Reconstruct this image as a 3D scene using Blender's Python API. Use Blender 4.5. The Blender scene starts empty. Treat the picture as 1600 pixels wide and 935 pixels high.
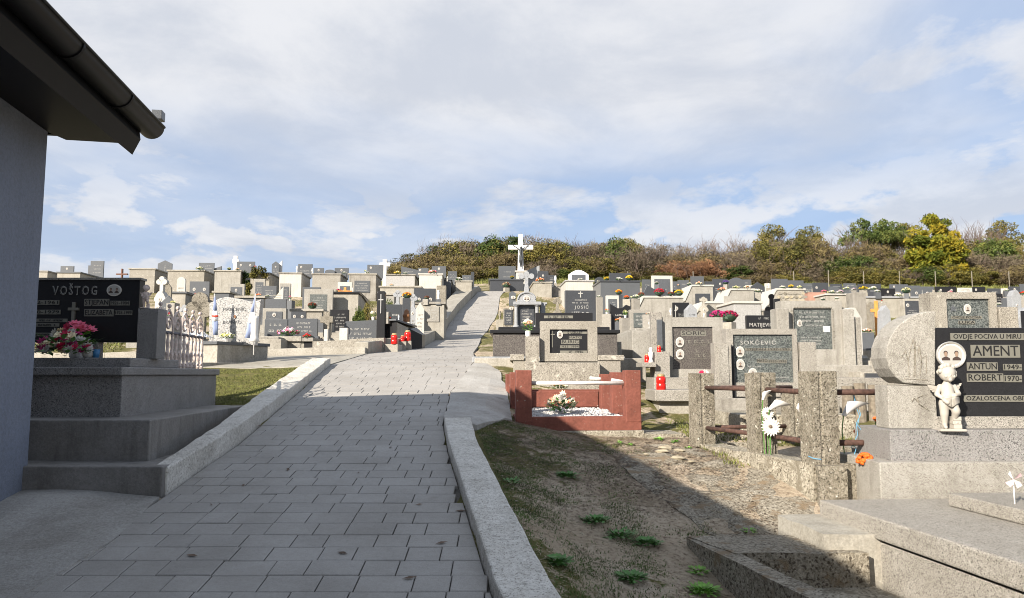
import bpy, bmesh, math, random
import numpy as np
from mathutils import Vector, Matrix, noise
R = math.radians
rnd = random.Random(7)
S = bpy.context.scene
C = S.collection

# ---------------------------------------------------------------- camera, sky, sun, exposure
F = 1200.0; PITCH = 5.6; EYE = 1.7
cam_d = bpy.data.cameras.new('camera'); cam = bpy.data.objects.new('camera', cam_d); C.objects.link(cam)
cam.location = (0, 0, EYE); cam.rotation_euler = (R(90+PITCH), 0, 0)
cam_d.sensor_width = 36; cam_d.lens = F/1600*36; cam_d.clip_start = .05; cam_d.clip_end = 3000
S.camera = cam
SUN_AZ = (-1.22, -1.47)     # horizontal direction the sun stands in (left and behind)
SUN_EL = 26.8
W = bpy.data.worlds.new('World'); S.world = W; W.use_nodes = True
def world():
    nt = W.node_tree; N = nt.nodes; L = nt.links; N.clear()
    out = N.new('ShaderNodeOutputWorld'); bg = N.new('ShaderNodeBackground')
    sky = N.new('ShaderNodeTexSky'); sky.sky_type = 'NISHITA'; sky.sun_disc = False
    sky.sun_elevation = R(SUN_EL); sky.sun_rotation = math.atan2(SUN_AZ[0], SUN_AZ[1])
    sky.air_density = 1.0; sky.dust_density = .6; sky.ozone_density = 2.2
    tc = N.new('ShaderNodeTexCoord'); sp = N.new('ShaderNodeSeparateXYZ'); L.new(tc.outputs['Generated'], sp.inputs[0])
    def M(op, a, b=None):
        m = N.new('ShaderNodeMath'); m.operation = op
        for i, v in enumerate((a, b)):
            if v is None: continue
            if isinstance(v, (int, float)): m.inputs[i].default_value = v
            else: L.new(v, m.inputs[i])
        return m.outputs[0]
    zz = M('ADD', M('MAXIMUM', sp.outputs[2], 0.0), .10)
    cb = N.new('ShaderNodeCombineXYZ')
    L.new(M('DIVIDE', sp.outputs[0], zz), cb.inputs[0]); L.new(M('DIVIDE', sp.outputs[1], zz), cb.inputs[1]); cb.inputs[2].default_value = 3.3
    def noi(scale, det, rough, dist=0, off=(0, 0, 0), sc=(1, 1, 1)):
        mp = N.new('ShaderNodeMapping'); mp.inputs['Location'].default_value = off; mp.inputs['Scale'].default_value = sc
        L.new(cb.outputs[0], mp.inputs[0]); n = N.new('ShaderNodeTexNoise'); L.new(mp.outputs[0], n.inputs[0])
        n.inputs['Scale'].default_value = scale; n.inputs['Detail'].default_value = det; n.inputs['Roughness'].default_value = rough; n.inputs['Distortion'].default_value = dist
        return n.outputs[0]
    def ramp(v, p0, p1, c0=0., c1=1.):
        r = N.new('ShaderNodeMapRange'); r.interpolation_type = 'SMOOTHSTEP'
        L.new(v, r.inputs[0]); r.inputs[1].default_value = p0; r.inputs[2].default_value = p1; r.inputs[3].default_value = c0; r.inputs[4].default_value = c1
        return r.outputs[0]
    veil = ramp(noi(.42, 5, .55, .3, (2, 1, 0)), .38, .62)              # thin high veil
    puff = ramp(noi(1.25, 7, .6, .15, (5, 3, 0), (1, .8, 1)), .45, .62)       # softer ribbons
    high = ramp(sp.outputs[2], .10, .42)                                  # the veil is thicker up high
    cover = M('MAXIMUM', M('MULTIPLY', puff, .85), M('MULTIPLY', M('ADD', M('MULTIPLY', veil, .80), .28), M('ADD', M('MULTIPLY', high, .60), .40)))
    # heap clouds low over the horizon
    nb = N.new('ShaderNodeTexNoise'); mp = N.new('ShaderNodeMapping'); mp.inputs['Scale'].default_value = (1, 1, 2.0); mp.inputs['Location'].default_value = (3.1, .7, 0)
    L.new(tc.outputs['Generated'], mp.inputs[0]); L.new(mp.outputs[0], nb.inputs[0]); nb.inputs['Scale'].default_value = 7.5; nb.inputs['Detail'].default_value = 8; nb.inputs['Roughness'].default_value = .52
    band = M('MULTIPLY', ramp(sp.outputs[2], .02, .10), ramp(sp.outputs[2], .34, .16))
    heap = M('MULTIPLY', ramp(nb.outputs[0], .47, .56), band)
    cover = M('MINIMUM', M('MAXIMUM', cover, M('MULTIPLY', heap, .92)), .95)
    # cloud tone: pale with soft grey undersides
    shade = ramp(noi(1.5, 8, .62, .3, (9, 4, 0), (1, .75, 1)), .36, .64)
    cc = N.new('ShaderNodeMix'); cc.data_type = 'RGBA'; L.new(shade, cc.inputs[0])
    cc.inputs[6].default_value = (4.8, 5.05, 5.6, 1); cc.inputs[7].default_value = (6.35, 6.4, 6.6, 1)
    # clear sky tone
    tint = N.new('ShaderNodeMix'); tint.data_type = 'RGBA'; tint.inputs[0].default_value = .75
    L.new(sky.outputs[0], tint.inputs[6]); tint.inputs[7].default_value = (2.9, 4.0, 6.1, 1)
    mx = N.new('ShaderNodeMix'); mx.data_type = 'RGBA'; L.new(cover, mx.inputs[0]); L.new(tint.outputs[2], mx.inputs[6]); L.new(cc.outputs[2], mx.inputs[7])
    L.new(mx.outputs[2], bg.inputs[0]); bg.inputs[1].default_value = .062
    L.new(bg.outputs[0], out.inputs[0])
world()
sd = bpy.data.lights.new('sun', 'SUN'); sun = bpy.data.objects.new('sun', sd); C.objects.link(sun)
sd.energy = 4.7; sd.angle = R(.55); sd.color = (1, .905, .79)
_h = math.hypot(*SUN_AZ); _s = Vector((SUN_AZ[0]/_h*math.cos(R(SUN_EL)), SUN_AZ[1]/_h*math.cos(R(SUN_EL)), math.sin(R(SUN_EL))))
sun.rotation_euler = _s.to_track_quat('Z', 'Y').to_euler(); sun.location = (-20, -20, 30)
S.cycles.filter_width = 1.0
S.view_settings.view_transform = 'Standard'; S.view_settings.look = 'None'; S.view_settings.exposure = 1.15; S.view_settings.gamma = 1

# ---------------------------------------------------------------- pixel helper: a photo point at a known distance
_cp, _sp = math.cos(R(PITCH)), math.sin(R(PITCH))
def P(u, v, y):
    a = (u-800)/F; b = (467.5-v)/F
    dy = _cp-b*_sp; dz = _sp+b*_cp; t = y/dy
    return Vector((a*t, y, EYE+dz*t))
def px(y): return y/F      # metres per photo pixel at distance y

# ---------------------------------------------------------------- materials
MATS = {}
def newmat(name):
    m = bpy.data.materials.new(name); m.use_nodes = True; nt = m.node_tree
    b = nt.nodes['Principled BSDF']; return m, nt.nodes, nt.links, b
def stone(name, c0, c1, c2=None, world=False, mid=.3, fine=180, big=3, bigamt=.35, rough=.7, bump=.15, spec=.4, contrast=.12, streak=0, coat=0, wear=None):
    """speckled stone: fine grains c0/c1 (c2 = sparse dark or pale fleck), broad tone drift, bump"""
    m, N, L, b = newmat(name)
    tc = N.new('ShaderNodeTexCoord')
    if world:
        ge = N.new('ShaderNodeNewGeometry'); OC = ge.outputs['Position']
    else: OC = tc.outputs['Object']
    def noi(s, d=4, r=.6, sc=None):
        n = N.new('ShaderNodeTexNoise'); n.inputs['Scale'].default_value = s; n.inputs['Detail'].default_value = d; n.inputs['Roughness'].default_value = r
        if sc:
            mp = N.new('ShaderNodeMapping'); mp.inputs['Scale'].default_value = sc; L.new(OC, mp.inputs[0]); L.new(mp.outputs[0], n.inputs[0])
        else: L.new(OC, n.inputs[0])
        return n.outputs[0]
    def mr(v, a, c, lo=0., hi=1.):
        r = N.new('ShaderNodeMapRange'); L.new(v, r.inputs[0]); r.inputs[1].default_value = a; r.inputs[2].default_value = c; r.inputs[3].default_value = lo; r.inputs[4].default_value = hi; return r.outputs[0]
    def mix(f, a, c):
        x = N.new('ShaderNodeMix'); x.data_type = 'RGBA'; L.new(f, x.inputs[0])
        for i, v in ((6, a), (7, c)):
            if isinstance(v, tuple): x.inputs[i].default_value = (*v, 1)
            else: L.new(v, x.inputs[i])
        return x.outputs[2]
    g = noi(fine, 2, .6)
    col = mix(mr(g, .5-contrast, .5+contrast), c0, c1)
    if c2:
        col = mix(mr(noi(fine*.8, 1, .5, (1, 1.03, .98)), .60, .64), col, c2)
    if mid:
        dm = N.new('ShaderNodeMix'); dm.data_type = 'RGBA'; dm.blend_type = 'MULTIPLY'
        L.new(mr(noi(34, 6, .75), .44, .66, 0, mid), dm.inputs[0]); L.new(col, dm.inputs[6]); dm.inputs[7].default_value = (.34, .31, .26, 1); col = dm.outputs[2]
    bg = noi(big, 6, .65)
    dk = N.new('ShaderNodeMix'); dk.data_type = 'RGBA'; dk.blend_type = 'MULTIPLY'
    L.new(mr(bg, .35, .68, 0, bigamt), dk.inputs[0]); L.new(col, dk.inputs[6]); dk.inputs[7].default_value = (.45, .42, .37, 1); col = dk.outputs[2]
    if streak:
        st = noi(9, 4, .6, (1, 1, .12)); d2 = N.new('ShaderNodeMix'); d2.data_type = 'RGBA'; d2.blend_type = 'MULTIPLY'
        L.new(mr(st, .5, .72, 0, streak), d2.inputs[0]); L.new(col, d2.inputs[6]); d2.inputs[7].default_value = (.3, .28, .25, 1); col = d2.outputs[2]
    if wear:   # lichen / patches: (colour, scale, lo, hi)
        col = mix(mr(noi(wear[1], 5, .6), wear[2], wear[3]), col, wear[0])
    L.new(col, b.inputs['Base Color'])
    b.inputs['Roughness'].default_value = rough; b.inputs['Specular IOR Level'].default_value = spec
    if bump:
        bp = N.new('ShaderNodeBump'); bp.inputs['Strength'].default_value = bump; bp.inputs['Distance'].default_value = .01
        n2 = noi(40, 5, .7); L.new(n2, bp.inputs['Height']); L.new(bp.outputs[0], b.inputs['Normal'])
    MATS[name] = m; return m
def plain(name, col, rough=.6, metal=0, spec=.4, emis=None, var=.0, trans=0, scale=8):
    m, N, L, b = newmat(name)
    b.inputs['Base Color'].default_value = (*col, 1); b.inputs['Roughness'].default_value = rough; b.inputs['Metallic'].default_value = metal; b.inputs['Specular IOR Level'].default_value = spec
    if trans: b.inputs['Transmission Weight'].default_value = trans
    if var:
        tc = N.new('ShaderNodeTexCoord'); n = N.new('ShaderNodeTexNoise'); n.inputs['Scale'].default_value = scale; n.inputs['Detail'].default_value = 5
        L.new(tc.outputs['Object'], n.inputs[0]); r = N.new('ShaderNodeMapRange'); L.new(n.outputs[0], r.inputs[0]); r.inputs[1].default_value = .3; r.inputs[2].default_value = .7; r.inputs[3].default_value = 1-var; r.inputs[4].default_value = 1+var
        h = N.new('ShaderNodeHueSaturation'); h.inputs['Color'].default_value = (*col, 1); L.new(r.outputs[0], h.inputs['Value']); L.new(h.outputs[0], b.inputs['Base Color'])
    MATS[name] = m; return m
stone('pale_granite', (.20, .188, .165), (.42, .40, .355), (.07, .065, .055), fine=150, bigamt=.35, contrast=.14, bump=.2)
stone('warm_granite', (.21, .195, .165), (.42, .395, .34), (.09, .075, .055), fine=130, bigamt=.45, contrast=.1, bump=.25, wear=((.42, .40, .34), 9, .6, .68))
stone('blue_granite', (.15, .146, .141), (.33, .322, .31), (.06, .058, .056), fine=140, bigamt=.3, contrast=.13, bump=.15)
stone('fine_terrazzo', (.235, .225, .20), (.45, .435, .39), (.12, .105, .085), fine=190, bigamt=.4, contrast=.1, streak=.35, bump=.2)
stone('cream_stone', (.32, .30, .26), (.43, .41, .355), None, mid=.5, fine=60, big=2.2, bigamt=.45, streak=.3, bump=.25, contrast=.2)
stone('white_stone', (.42, .41, .375), (.53, .515, .475), None, fine=50, big=2, bigamt=.22, streak=.2, bump=.1, contrast=.25)
stone('marble', (.26, .265, .26), (.52, .51, .49), (.13, .13, .135), fine=85, bigamt=.15, rough=.35, contrast=.12, bump=.03)
stone('pale_concrete', (.30, .285, .245), (.40, .38, .325), None, fine=70, big=4, bigamt=.5, streak=.25, bump=.5, contrast=.2)
stone('damp_concrete', (.20, .193, .18), (.26, .25, .235), None, mid=.25, fine=60, big=2.2, bigamt=.5, streak=.5, bump=.5, contrast=.25)
stone('grey_concrete', (.26, .245, .215), (.35, .335, .30), None, fine=60, big=3, bigamt=.6, streak=.5, bump=.5, contrast=.2, wear=((.10, .095, .08), 5, .58, .72))
stone('kerb_concrete', (.58, .56, .51), (.72, .70, .64), (.34, .32, .28), mid=.5, fine=110, big=4, bigamt=.4, bump=.8, contrast=.25, wear=((.30, .285, .25), 18, .58, .70))
stone('lichen_concrete', (.20, .182, .14), (.38, .35, .285), (.07, .06, .045), mid=.9, fine=100, big=7, bigamt=.7, bump=.9, contrast=.13, wear=((.55, .54, .47), 21, .66, .69), rough=.9)
stone('crumbly_concrete', (.34, .315, .25), (.52, .49, .41), (.12, .1, .07), mid=.95, streak=.5, fine=80, big=6, bigamt=.65, bump=.9, contrast=.15, wear=((.17, .15, .11), 8, .55, .66), rough=.9)
stone('dark_granite', (.030, .033, .038), (.075, .08, .088), None, fine=130, big=2, bigamt=.2, rough=.32, contrast=.15, bump=.03, spec=.5)
stone('slate_granite', (.062, .069, .077), (.12, .128, .137), None, fine=130, big=2, bigamt=.2, rough=.35, contrast=.15, bump=.03, spec=.5)
stone('brown_granite', (.035, .03, .028), (.16, .145, .13), None, fine=95, big=2, bigamt=.25, rough=.4, contrast=.09, bump=.05, spec=.5)
stone('green_granite', (.025, .032, .032), (.17, .185, .175), None, fine=85, big=2, bigamt=.15, rough=.4, contrast=.1, bump=.05, spec=.5)
stone('black_granite', (.010, .010, .011), (.024, .024, .026), None, fine=160, big=2, bigamt=.3, rough=.34, contrast=.2, bump=.02, spec=.35)
stone('brick_red_paint', (.185, .06, .042), (.25, .082, .055), None, fine=30, big=5, bigamt=.55, bump=.6, contrast=.3, streak=.2, wear=((.30, .235, .19), 26, .645, .69), rough=.75)
stone('pink_stone', (.34, .19, .14), (.42, .25, .19), None, fine=60, big=3, bigamt=.2, contrast=.2)
stone('weathered_stone', (.17, .155, .125), (.34, .315, .26), (.09, .08, .06), fine=60, big=5, bigamt=.6, bump=.5, contrast=.15, rough=.9)
stone('blue_grey_stone', (.24, .255, .275), (.36, .375, .39), None, fine=60, big=3, bigamt=.35, bump=.2, contrast=.2)
stone('paver', (.30, .29, .27), (.39, .375, .35), None, world=True, fine=160, mid=.14, big=1.7, bigamt=.38, bump=.35, contrast=.25, rough=.85, wear=((.20, .185, .155), 4, .66, .78))
stone('joint_sand', (.07, .065, .055), (.11, .10, .085), None, fine=60, big=4, bigamt=.3, bump=.3)
stone('apron_concrete', (.34, .33, .31), (.45, .44, .41), None, fine=60, big=1.6, bigamt=.6, bump=.7, contrast=.2, rough=.9, wear=((.20, .19, .17), 3, .60, .74))
stone('slope_concrete', (.25, .225, .175), (.46, .42, .34), (.12, .1, .075), mid=.95, fine=70, big=3.5, bigamt=.6, bump=1.6, contrast=.2, rough=.95, wear=((.20, .15, .095), 6, .56, .64))
stone('wall_plaster', (.19, .215, .27), (.22, .245, .305), None, fine=160, big=1.3, bigamt=.22, bump=.5, contrast=.2, rough=.9, streak=.12)
plain('black_metal', (.005, .005, .006), .5, .0, .15, var=.2)
plain('gutter_metal', (.008, .0075, .0075), .4, .0, .15, var=.2, scale=3)
plain('soffit_paint', (.008, .007, .0075), .5, 0, .2)
plain('roof_tile', (.04, .038, .038), .6)
plain('gold_letter', (.42, .38, .29), .4, .4)
plain('letter_plate', (.24, .23, .19), .45, .5)
plain('letter_dark', (.012, .012, .012), .5)
plain('letter_pale', (.36, .355, .33), .5)
plain('ceramic', (.56, .54, .49), .25)
plain('photo_print', (.36, .35, .32), .4)
plain('portrait_dark', (.05, .033, .028), .5)
plain('portrait_skin', (.26, .18, .13), .5)
plain('silver', (.62, .60, .56), .3, .7)
plain('rust', (.075, .040, .030), .8, .1, var=.5, scale=30)
plain('white_pipe', (.66, .63, .58), .6, var=.15, scale=30)
plain('white_paint', (.66, .65, .63), .5)
plain('plaster_white', (.37, .345, .30), .6, var=.1)
plain('railing_stone', (.55, .46, .41), .6, var=.25, scale=25)
plain('railing_dark', (.07, .07, .09), .5)
plain('bronze', (.04, .045, .05), .5)
plain('brown_statue', (.20, .09, .035), .5, var=.3)
plain('wood_orange', (.58, .25, .06), .6, var=.2)
plain('wood_brown', (.13, .06, .04), .7)
plain('red_glass', (.62, .012, .008), .2, 0, .5)
plain('gold_lid', (.55, .40, .20), .4, .6)
plain('flag_blue', (.26, .32, .50), .7)
plain('flag_white', (.78, .78, .80), .7)
plain('flag_red', (.65, .08, .05), .7)
plain('foil', (.70, .72, .74), .25, .6)
plain('string_blue', (.12, .33, .50), .6)
plain('blue_cup', (.04, .16, .32), .4)
plain('log', (.17, .145, .11), .9, var=.4, scale=20)
plain('trunk', (.13, .105, .08), .9, var=.3)
plain('twig', (.14, .105, .085), .9, var=.3)
for n, c in dict(f_red=(.55, .02, .02), f_crimson=(.42, .01, .06), f_pink=(.78, .17, .27), f_magenta=(.36, .015, .12), f_purple=(.16, .07, .35), f_lilac=(.58, .30, .48), f_white=(.64, .62, .56), f_cream=(.78, .70, .48), f_yellow=(.80, .55, .02), f_pale_yellow=(.78, .74, .32), f_orange=(.72, .12, .01), f_peach=(.80, .42, .28), f_rust=(.35, .09, .05)).items(): plain(n, c, .7, var=.18, scale=60)
plain('leaf_green', (.08, .19, .045), .6, var=.3, scale=40)
plain('leaf_bright', (.16, .34, .05), .6, var=.3, scale=40)
plain('leaf_dark', (.025, .055, .03), .6, var=.3)
plain('grass_blade', (.13, .14, .035), .8, var=.45, scale=2.5)
plain('grass_dark', (.085, .13, .035), .8, var=.4, scale=5)
plain('litter_dark', (.13, .09, .065), .9, var=.5, scale=9)
plain('grass_dry', (.36, .30, .20), .9, var=.35, scale=5)
plain('pebble', (.45, .44, .43), .8, var=.5, scale=40)
plain('clay_pot', (.40, .17, .08), .8)
plain('rubble', (.33, .29, .21), .9, var=.4, scale=4)
def foliage(name, cols, rough=.7):
    m, N, L, b = newmat(name); at = N.new('ShaderNodeAttribute'); at.attribute_name = 'tone'
    r = N.new('ShaderNodeValToRGB'); e = r.color_ramp.elements
    e[0].color = (*cols[0], 1); e[1].color = (*cols[-1], 1)
    for i, c in enumerate(cols[1:-1]): k = e.new((i+1)/(len(cols)-1)); k.color = (*c, 1)
    oi = N.new('ShaderNodeObjectInfo'); ad = N.new('ShaderNodeMath'); ad.operation = 'MULTIPLY_ADD'; L.new(oi.outputs['Random'], ad.inputs[0]); ad.inputs[1].default_value = .35; L.new(at.outputs['Fac'], ad.inputs[2])
    sb = N.new('ShaderNodeMath'); sb.operation = 'SUBTRACT'; L.new(ad.outputs[0], sb.inputs[0]); sb.inputs[1].default_value = .17
    L.new(sb.outputs[0], r.inputs[0]); L.new(r.outputs[0], b.inputs['Base Color'])
    b.inputs['Roughness'].default_value = rough; b.inputs['Specular IOR Level'].default_value = .15
    MATS[name] = m
foliage('brown_twigs', [(.055, .046, .034), (.125, .102, .07), (.20, .165, .11)])
foliage('red_twigs', [(.12, .065, .04), (.22, .115, .06), (.28, .15, .08)])
foliage('olive_leaves', [(.03, .033, .012), (.11, .105, .028), (.21, .17, .045)])
foliage('rusty_leaves', [(.055, .043, .027), (.14, .108, .05), (.19, .165, .065)])
foliage('green_leaves', [(.025, .045, .012), (.07, .10, .025), (.15, .16, .04)])
foliage('yellow_leaves', [(.05, .075, .012), (.13, .14, .015), (.29, .215, .02)])
foliage('ivy_leaves', [(.015, .03, .01), (.03, .055, .015), (.07, .09, .02)])
foliage('bank_leaves', [(.09, .075, .03), (.16, .14, .05), (.22, .17, .08)])

def M_(n): return MATS[n]
# ---------------------------------------------------------------- mesh helpers
class MB:
    def __init__(s): s.v = []; s.f = []; s.t = None
    def add(s, vs, fs):
        o = len(s.v); s.v += [tuple(v) for v in vs]; s.f += [tuple(i+o for i in f) for f in fs]; return s
    def box(s, x0, x1, y0, y1, z0, z1):
        return s.add([(x0, y0, z0), (x1, y0, z0), (x1, y1, z0), (x0, y1, z0), (x0, y0, z1), (x1, y0, z1), (x1, y1, z1), (x0, y1, z1)],
            [(3, 2, 1, 0), (4, 5, 6, 7), (0, 1, 5, 4), (1, 2, 6, 5), (2, 3, 7, 6), (3, 0, 4, 7)])
    def prism(s, foot, z0, z1):
        """footprint (x,y) list counter-clockwise; z0/z1 numbers or per-corner lists"""
        n = len(foot); a = z0 if hasattr(z0, '__len__') else [z0]*n; b = z1 if hasattr(z1, '__len__') else [z1]*n
        return s.add([(p[0], p[1], a[i]) for i, p in enumerate(foot)]+[(p[0], p[1], b[i]) for i, p in enumerate(foot)],
            [tuple(range(n-1, -1, -1)), tuple(range(n, 2*n))]+[(i, (i+1) % n, n+(i+1) % n, n+i) for i in range(n)])
    def prof(s, pts, y0, y1):
        """outline in x,z (counter-clockwise seen from the front), extruded in y"""
        n = len(pts)
        return s.add([(p[0], y0, p[1]) for p in pts]+[(p[0], y1, p[1]) for p in pts],
            [tuple(range(n)), tuple(range(2*n-1, n-1, -1))]+[((i+1) % n, i, n+i, n+(i+1) % n) for i in range(n)])
    def tube(s, a, b, r, n=8, r2=None):
        a = Vector(a); b = Vector(b); d = (b-a).normalized(); u = d.orthogonal().normalized(); w = d.cross(u); r2 = r if r2 is None else r2
        vs = [a+(u*math.cos(6.2832*i/n)+w*math.sin(6.2832*i/n))*r for i in range(n)]+[b+(u*math.cos(6.2832*i/n)+w*math.sin(6.2832*i/n))*r2 for i in range(n)]
        return s.add(vs, [(i, (i+1) % n, n+(i+1) % n, n+i) for i in range(n)]+[tuple(range(n-1, -1, -1)), tuple(range(n, 2*n))])
    def path(s, pts, r, n=6):
        for a, b in zip(pts, pts[1:]): s.tube(a, b, r, n)
        return s
    def lathe(s, pr, c=(0, 0, 0), n=16, sx=1, sy=1):
        vs = []; fs = []
        for r, z in pr:
            for i in range(n): vs.append((c[0]+sx*r*math.cos(6.2832*i/n), c[1]+sy*r*math.sin(6.2832*i/n), c[2]+z))
        for k in range(len(pr)-1):
            for i in range(n): fs.append((k*n+i, k*n+(i+1) % n, (k+1)*n+(i+1) % n, (k+1)*n+i))
        fs.append(tuple(range(n-1, -1, -1))); fs.append(tuple(range((len(pr)-1)*n, len(pr)*n)))
        return s.add(vs, fs)
    def disc(s, cx, cz, rx, rz, y0, y1, n=24):
        return s.prof([(cx+rx*math.cos(6.2832*i/n), cz+rz*math.sin(6.2832*i/n)) for i in range(n)], y0, y1)
    def ball(s, c, r, n=8, m=6, sq=(1, 1, 1), jit=0):
        vs = []; fs = []
        for j in range(m+1):
            th = math.pi*j/m
            for i in range(n):
                ph = 6.2832*i/n; k = 1+jit*(rnd.random()-.5)
                vs.append((c[0]+r*sq[0]*math.sin(th)*math.cos(ph)*k, c[1]+r*sq[1]*math.sin(th)*math.sin(ph)*k, c[2]+r*sq[2]*math.cos(th)*k))
        for j in range(m):
            for i in range(n): fs.append((j*n+i, (j+1)*n+i, (j+1)*n+(i+1) % n, j*n+(i+1) % n))
        return s.add(vs, fs)
    def mesh(s, name, mat, smooth=False):
        me = bpy.data.meshes.new(name); me.from_pydata(s.v, [], s.f); me.materials.append(M_(mat) if isinstance(mat, str) else mat)
        if smooth: me.polygons.foreach_set('use_smooth', [True]*len(me.polygons))
        me.update(); return me
    def build(s, name, mat, parent=None, bevel=0, smooth=False, label=None):
        o = bpy.data.objects.new(name, s.mesh(name, mat, smooth)); C.objects.link(o)
        if parent: o.parent = parent
        if bevel:
            m = o.modifiers.new('bevel', 'BEVEL'); m.width = bevel; m.segments = 2; m.limit_method = 'ANGLE'; m.angle_limit = R(35)
        if label: o['label'] = label
        return o
def tag(o, label=None, cat=None, group=None, kind=None):
    if label: o['label'] = label
    if cat: o['category'] = cat
    if group: o['group'] = group
    if kind: o['kind'] = kind
    return o
def thing(name, loc, label, cat, rz=0, group=None):
    o = bpy.data.objects.new(name, None); C.objects.link(o); o.location = loc; o.rotation_euler = (0, 0, rz); o.empty_display_size = .2
    return tag(o, label, cat, group)
def rough_up(o, amp=.01, scale=6, sub=0, axis=None):
    """subdivide and roughen an object's mesh so cast and broken stone is not dead straight"""
    me = o.data; bm = bmesh.new(); bm.from_mesh(me)
    if sub:
        for _ in range(sub):
            es = [e for e in bm.edges if e.calc_length() > .12]
            if es: bmesh.ops.subdivide_edges(bm, edges=es, cuts=1, use_grid_fill=True)
        bmesh.ops.triangulate(bm, faces=[f for f in bm.faces if len(f.verts) > 4])
    for v in bm.verts:
        n = noise.noise_vector(v.co*scale)+noise.noise_vector(v.co*scale*3.1)*.5
        v.co += Vector((n.x, n.y, n.z))*amp
    bm.to_mesh(me); bm.free(); me.update(); return o
FONT = {}
def text(s, size, cx, cz, y, mat, parent, align='CENTER', offset=0, depth=.004, name='lettering', sx=1.0, fit=None, sp=1.0):
    cu = bpy.data.curves.new('txt', 'FONT'); cu.body = s; cu.size = size; cu.align_x = align; cu.align_y = 'CENTER'; cu.extrude = depth/2; cu.offset = offset; cu.resolution_u = 2; cu.space_character = sp
    to = bpy.data.objects.new('txt', cu); C.objects.link(to)
    dg = bpy.context.evaluated_depsgraph_get(); me = bpy.data.meshes.new_from_object(to.evaluated_get(dg))
    bpy.data.objects.remove(to); bpy.data.curves.remove(cu)
    xs = [v.co.x for v in me.vertices]
    if fit: sx = fit/(max(xs)-min(xs))
    if align == 'CENTER': me.transform(Matrix.Translation((-(max(xs)+min(xs))/2, 0, 0)))
    me.transform(Matrix.Translation((cx, y, cz)) @ Matrix.Rotation(R(90), 4, 'X') @ Matrix.Diagonal((sx, 1, 1, 1)))
    me.materials.clear(); me.materials.append(M_(mat)); me.name = name
    o = bpy.data.objects.new(name, me); C.objects.link(o); o.parent = parent; return o
def plate_text(s, size, x0, x1, cz, y, parent, ph=None, plate='letter_plate'):
    """a metal name plate with dark letters on it"""
    ph = ph or size*1.15
    MB().box(x0, x1, y-.006, y, cz-ph/2, cz+ph/2).build('name_plate', plate, parent)
    if s:
        t = text(s, size, (x0+x1)/2, cz, y-.0075, 'letter_dark', parent, depth=.003)
        xs = [v.co.x for v in t.data.vertices]; w = max(xs)-min(xs) or 1; k = (x1-x0)*.93/w; cx = (max(xs)+min(xs))/2
        for v in t.data.vertices: v.co.x = (x0+x1)/2+(v.co.x-cx)*k
        return t
def dashes(parent, x0, x1, z0, z1, y, rows=4, mat='letter_pale', seed=1, hfrac=.5, name='inscription'):
    r = random.Random(seed); m = MB(); H = (z1-z0)/rows; h = min(H*hfrac, .045)
    for i in range(rows):
        zc = z1-H*(i+.5); w = (x1-x0)*r.uniform(.55, 1); a = (x0+x1)/2-w/2; e = a+w; x = a
        while x < e:
            cw = h*r.uniform(.45, .75)
            if r.random() > .13:
                m.box(x, x+cw*.3, y-.004, y, zc-h/2, zc+h/2)
                if r.random() > .4: m.box(x+cw*.3, x+cw, y-.004, y, zc+h*.28, zc+h/2)
                if r.random() > .5: m.box(x+cw*.3, x+cw, y-.004, y, zc-h/2, zc-h*.28)
            x += cw*1.35
    if m.v: o = m.build(name, mat, parent); o['kind'] = 'stuff'; return o
def oval(parent, cx, cz, rx, rz, y, portraits=1, rim='ceramic'):
    f = MB().disc(cx, cz, rx, rz, y-.012, y).build('photo_medallion', rim, parent, bevel=.003)
    MB().disc(cx, cz, rx*.84, rz*.84, y-.0131, y-.0121).build('print', 'photo_print', f)
    m = MB(); k = MB()
    for i in range(portraits):
        ox = cx+(i-(portraits-1)/2)*rx*.80; s = min(rx, rz)*(.95 if portraits == 1 else .72)
        m.prof([(ox-s*.5, cz-s*.62), (ox+s*.5, cz-s*.62), (ox+s*.46, cz-s*.38), (ox+s*.16, cz-s*.2), (ox-s*.16, cz-s*.2), (ox-s*.46, cz-s*.38)], y-.0145, y-.0132); m.disc(ox, cz+s*.27, s*.25, s*.25, y-.0145, y-.0132, 12)
        k.disc(ox, cz+s*.10, s*.19, s*.30, y-.0165, y-.0146, 12)
    m.build('portrait', 'portrait_dark', f); k.build('portrait_face', 'portrait_skin', f)
    return f
def meta(name, els, mat, parent, res=.02, thr=.6):
    mb = bpy.data.metaballs.new(name+'meta'); mb.resolution = res; mb.render_resolution = res; mb.threshold = thr
    for e in els:
        el = mb.elements.new(); el.co = e[0]; el.radius = e[1]
        if len(e) > 2:
            el.type = 'ELLIPSOID'; el.size_x, el.size_y, el.size_z = e[2]
            if len(e) > 3: el.rotation = e[3]
    o = bpy.data.objects.new(name+'meta', mb); C.objects.link(o)
    dg = bpy.context.evaluated_depsgraph_get(); me = bpy.data.meshes.new_from_object(o.evaluated_get(dg)); bpy.data.objects.remove(o); bpy.data.metaballs.remove(mb)
    me.materials.clear(); me.materials.append(M_(mat)); me.polygons.foreach_set('use_smooth', [True]*len(me.polygons)); me.name = name
    o = bpy.data.objects.new(name, me); C.objects.link(o); o.parent = parent; return o
def chain(pts, rs, step=.35):
    """metaball balls along a limb, radius tapering"""
    out = []
    for (a, b, ra, rb) in zip(pts, pts[1:], rs, rs[1:]):
        a = Vector(a); b = Vector(b); n = max(2, int((b-a).length/(min(ra, rb)*step))+1)
        for i in range(n+1):
            t = i/n; out.append((a.lerp(b, t), ra+(rb-ra)*t))
    return out

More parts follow.
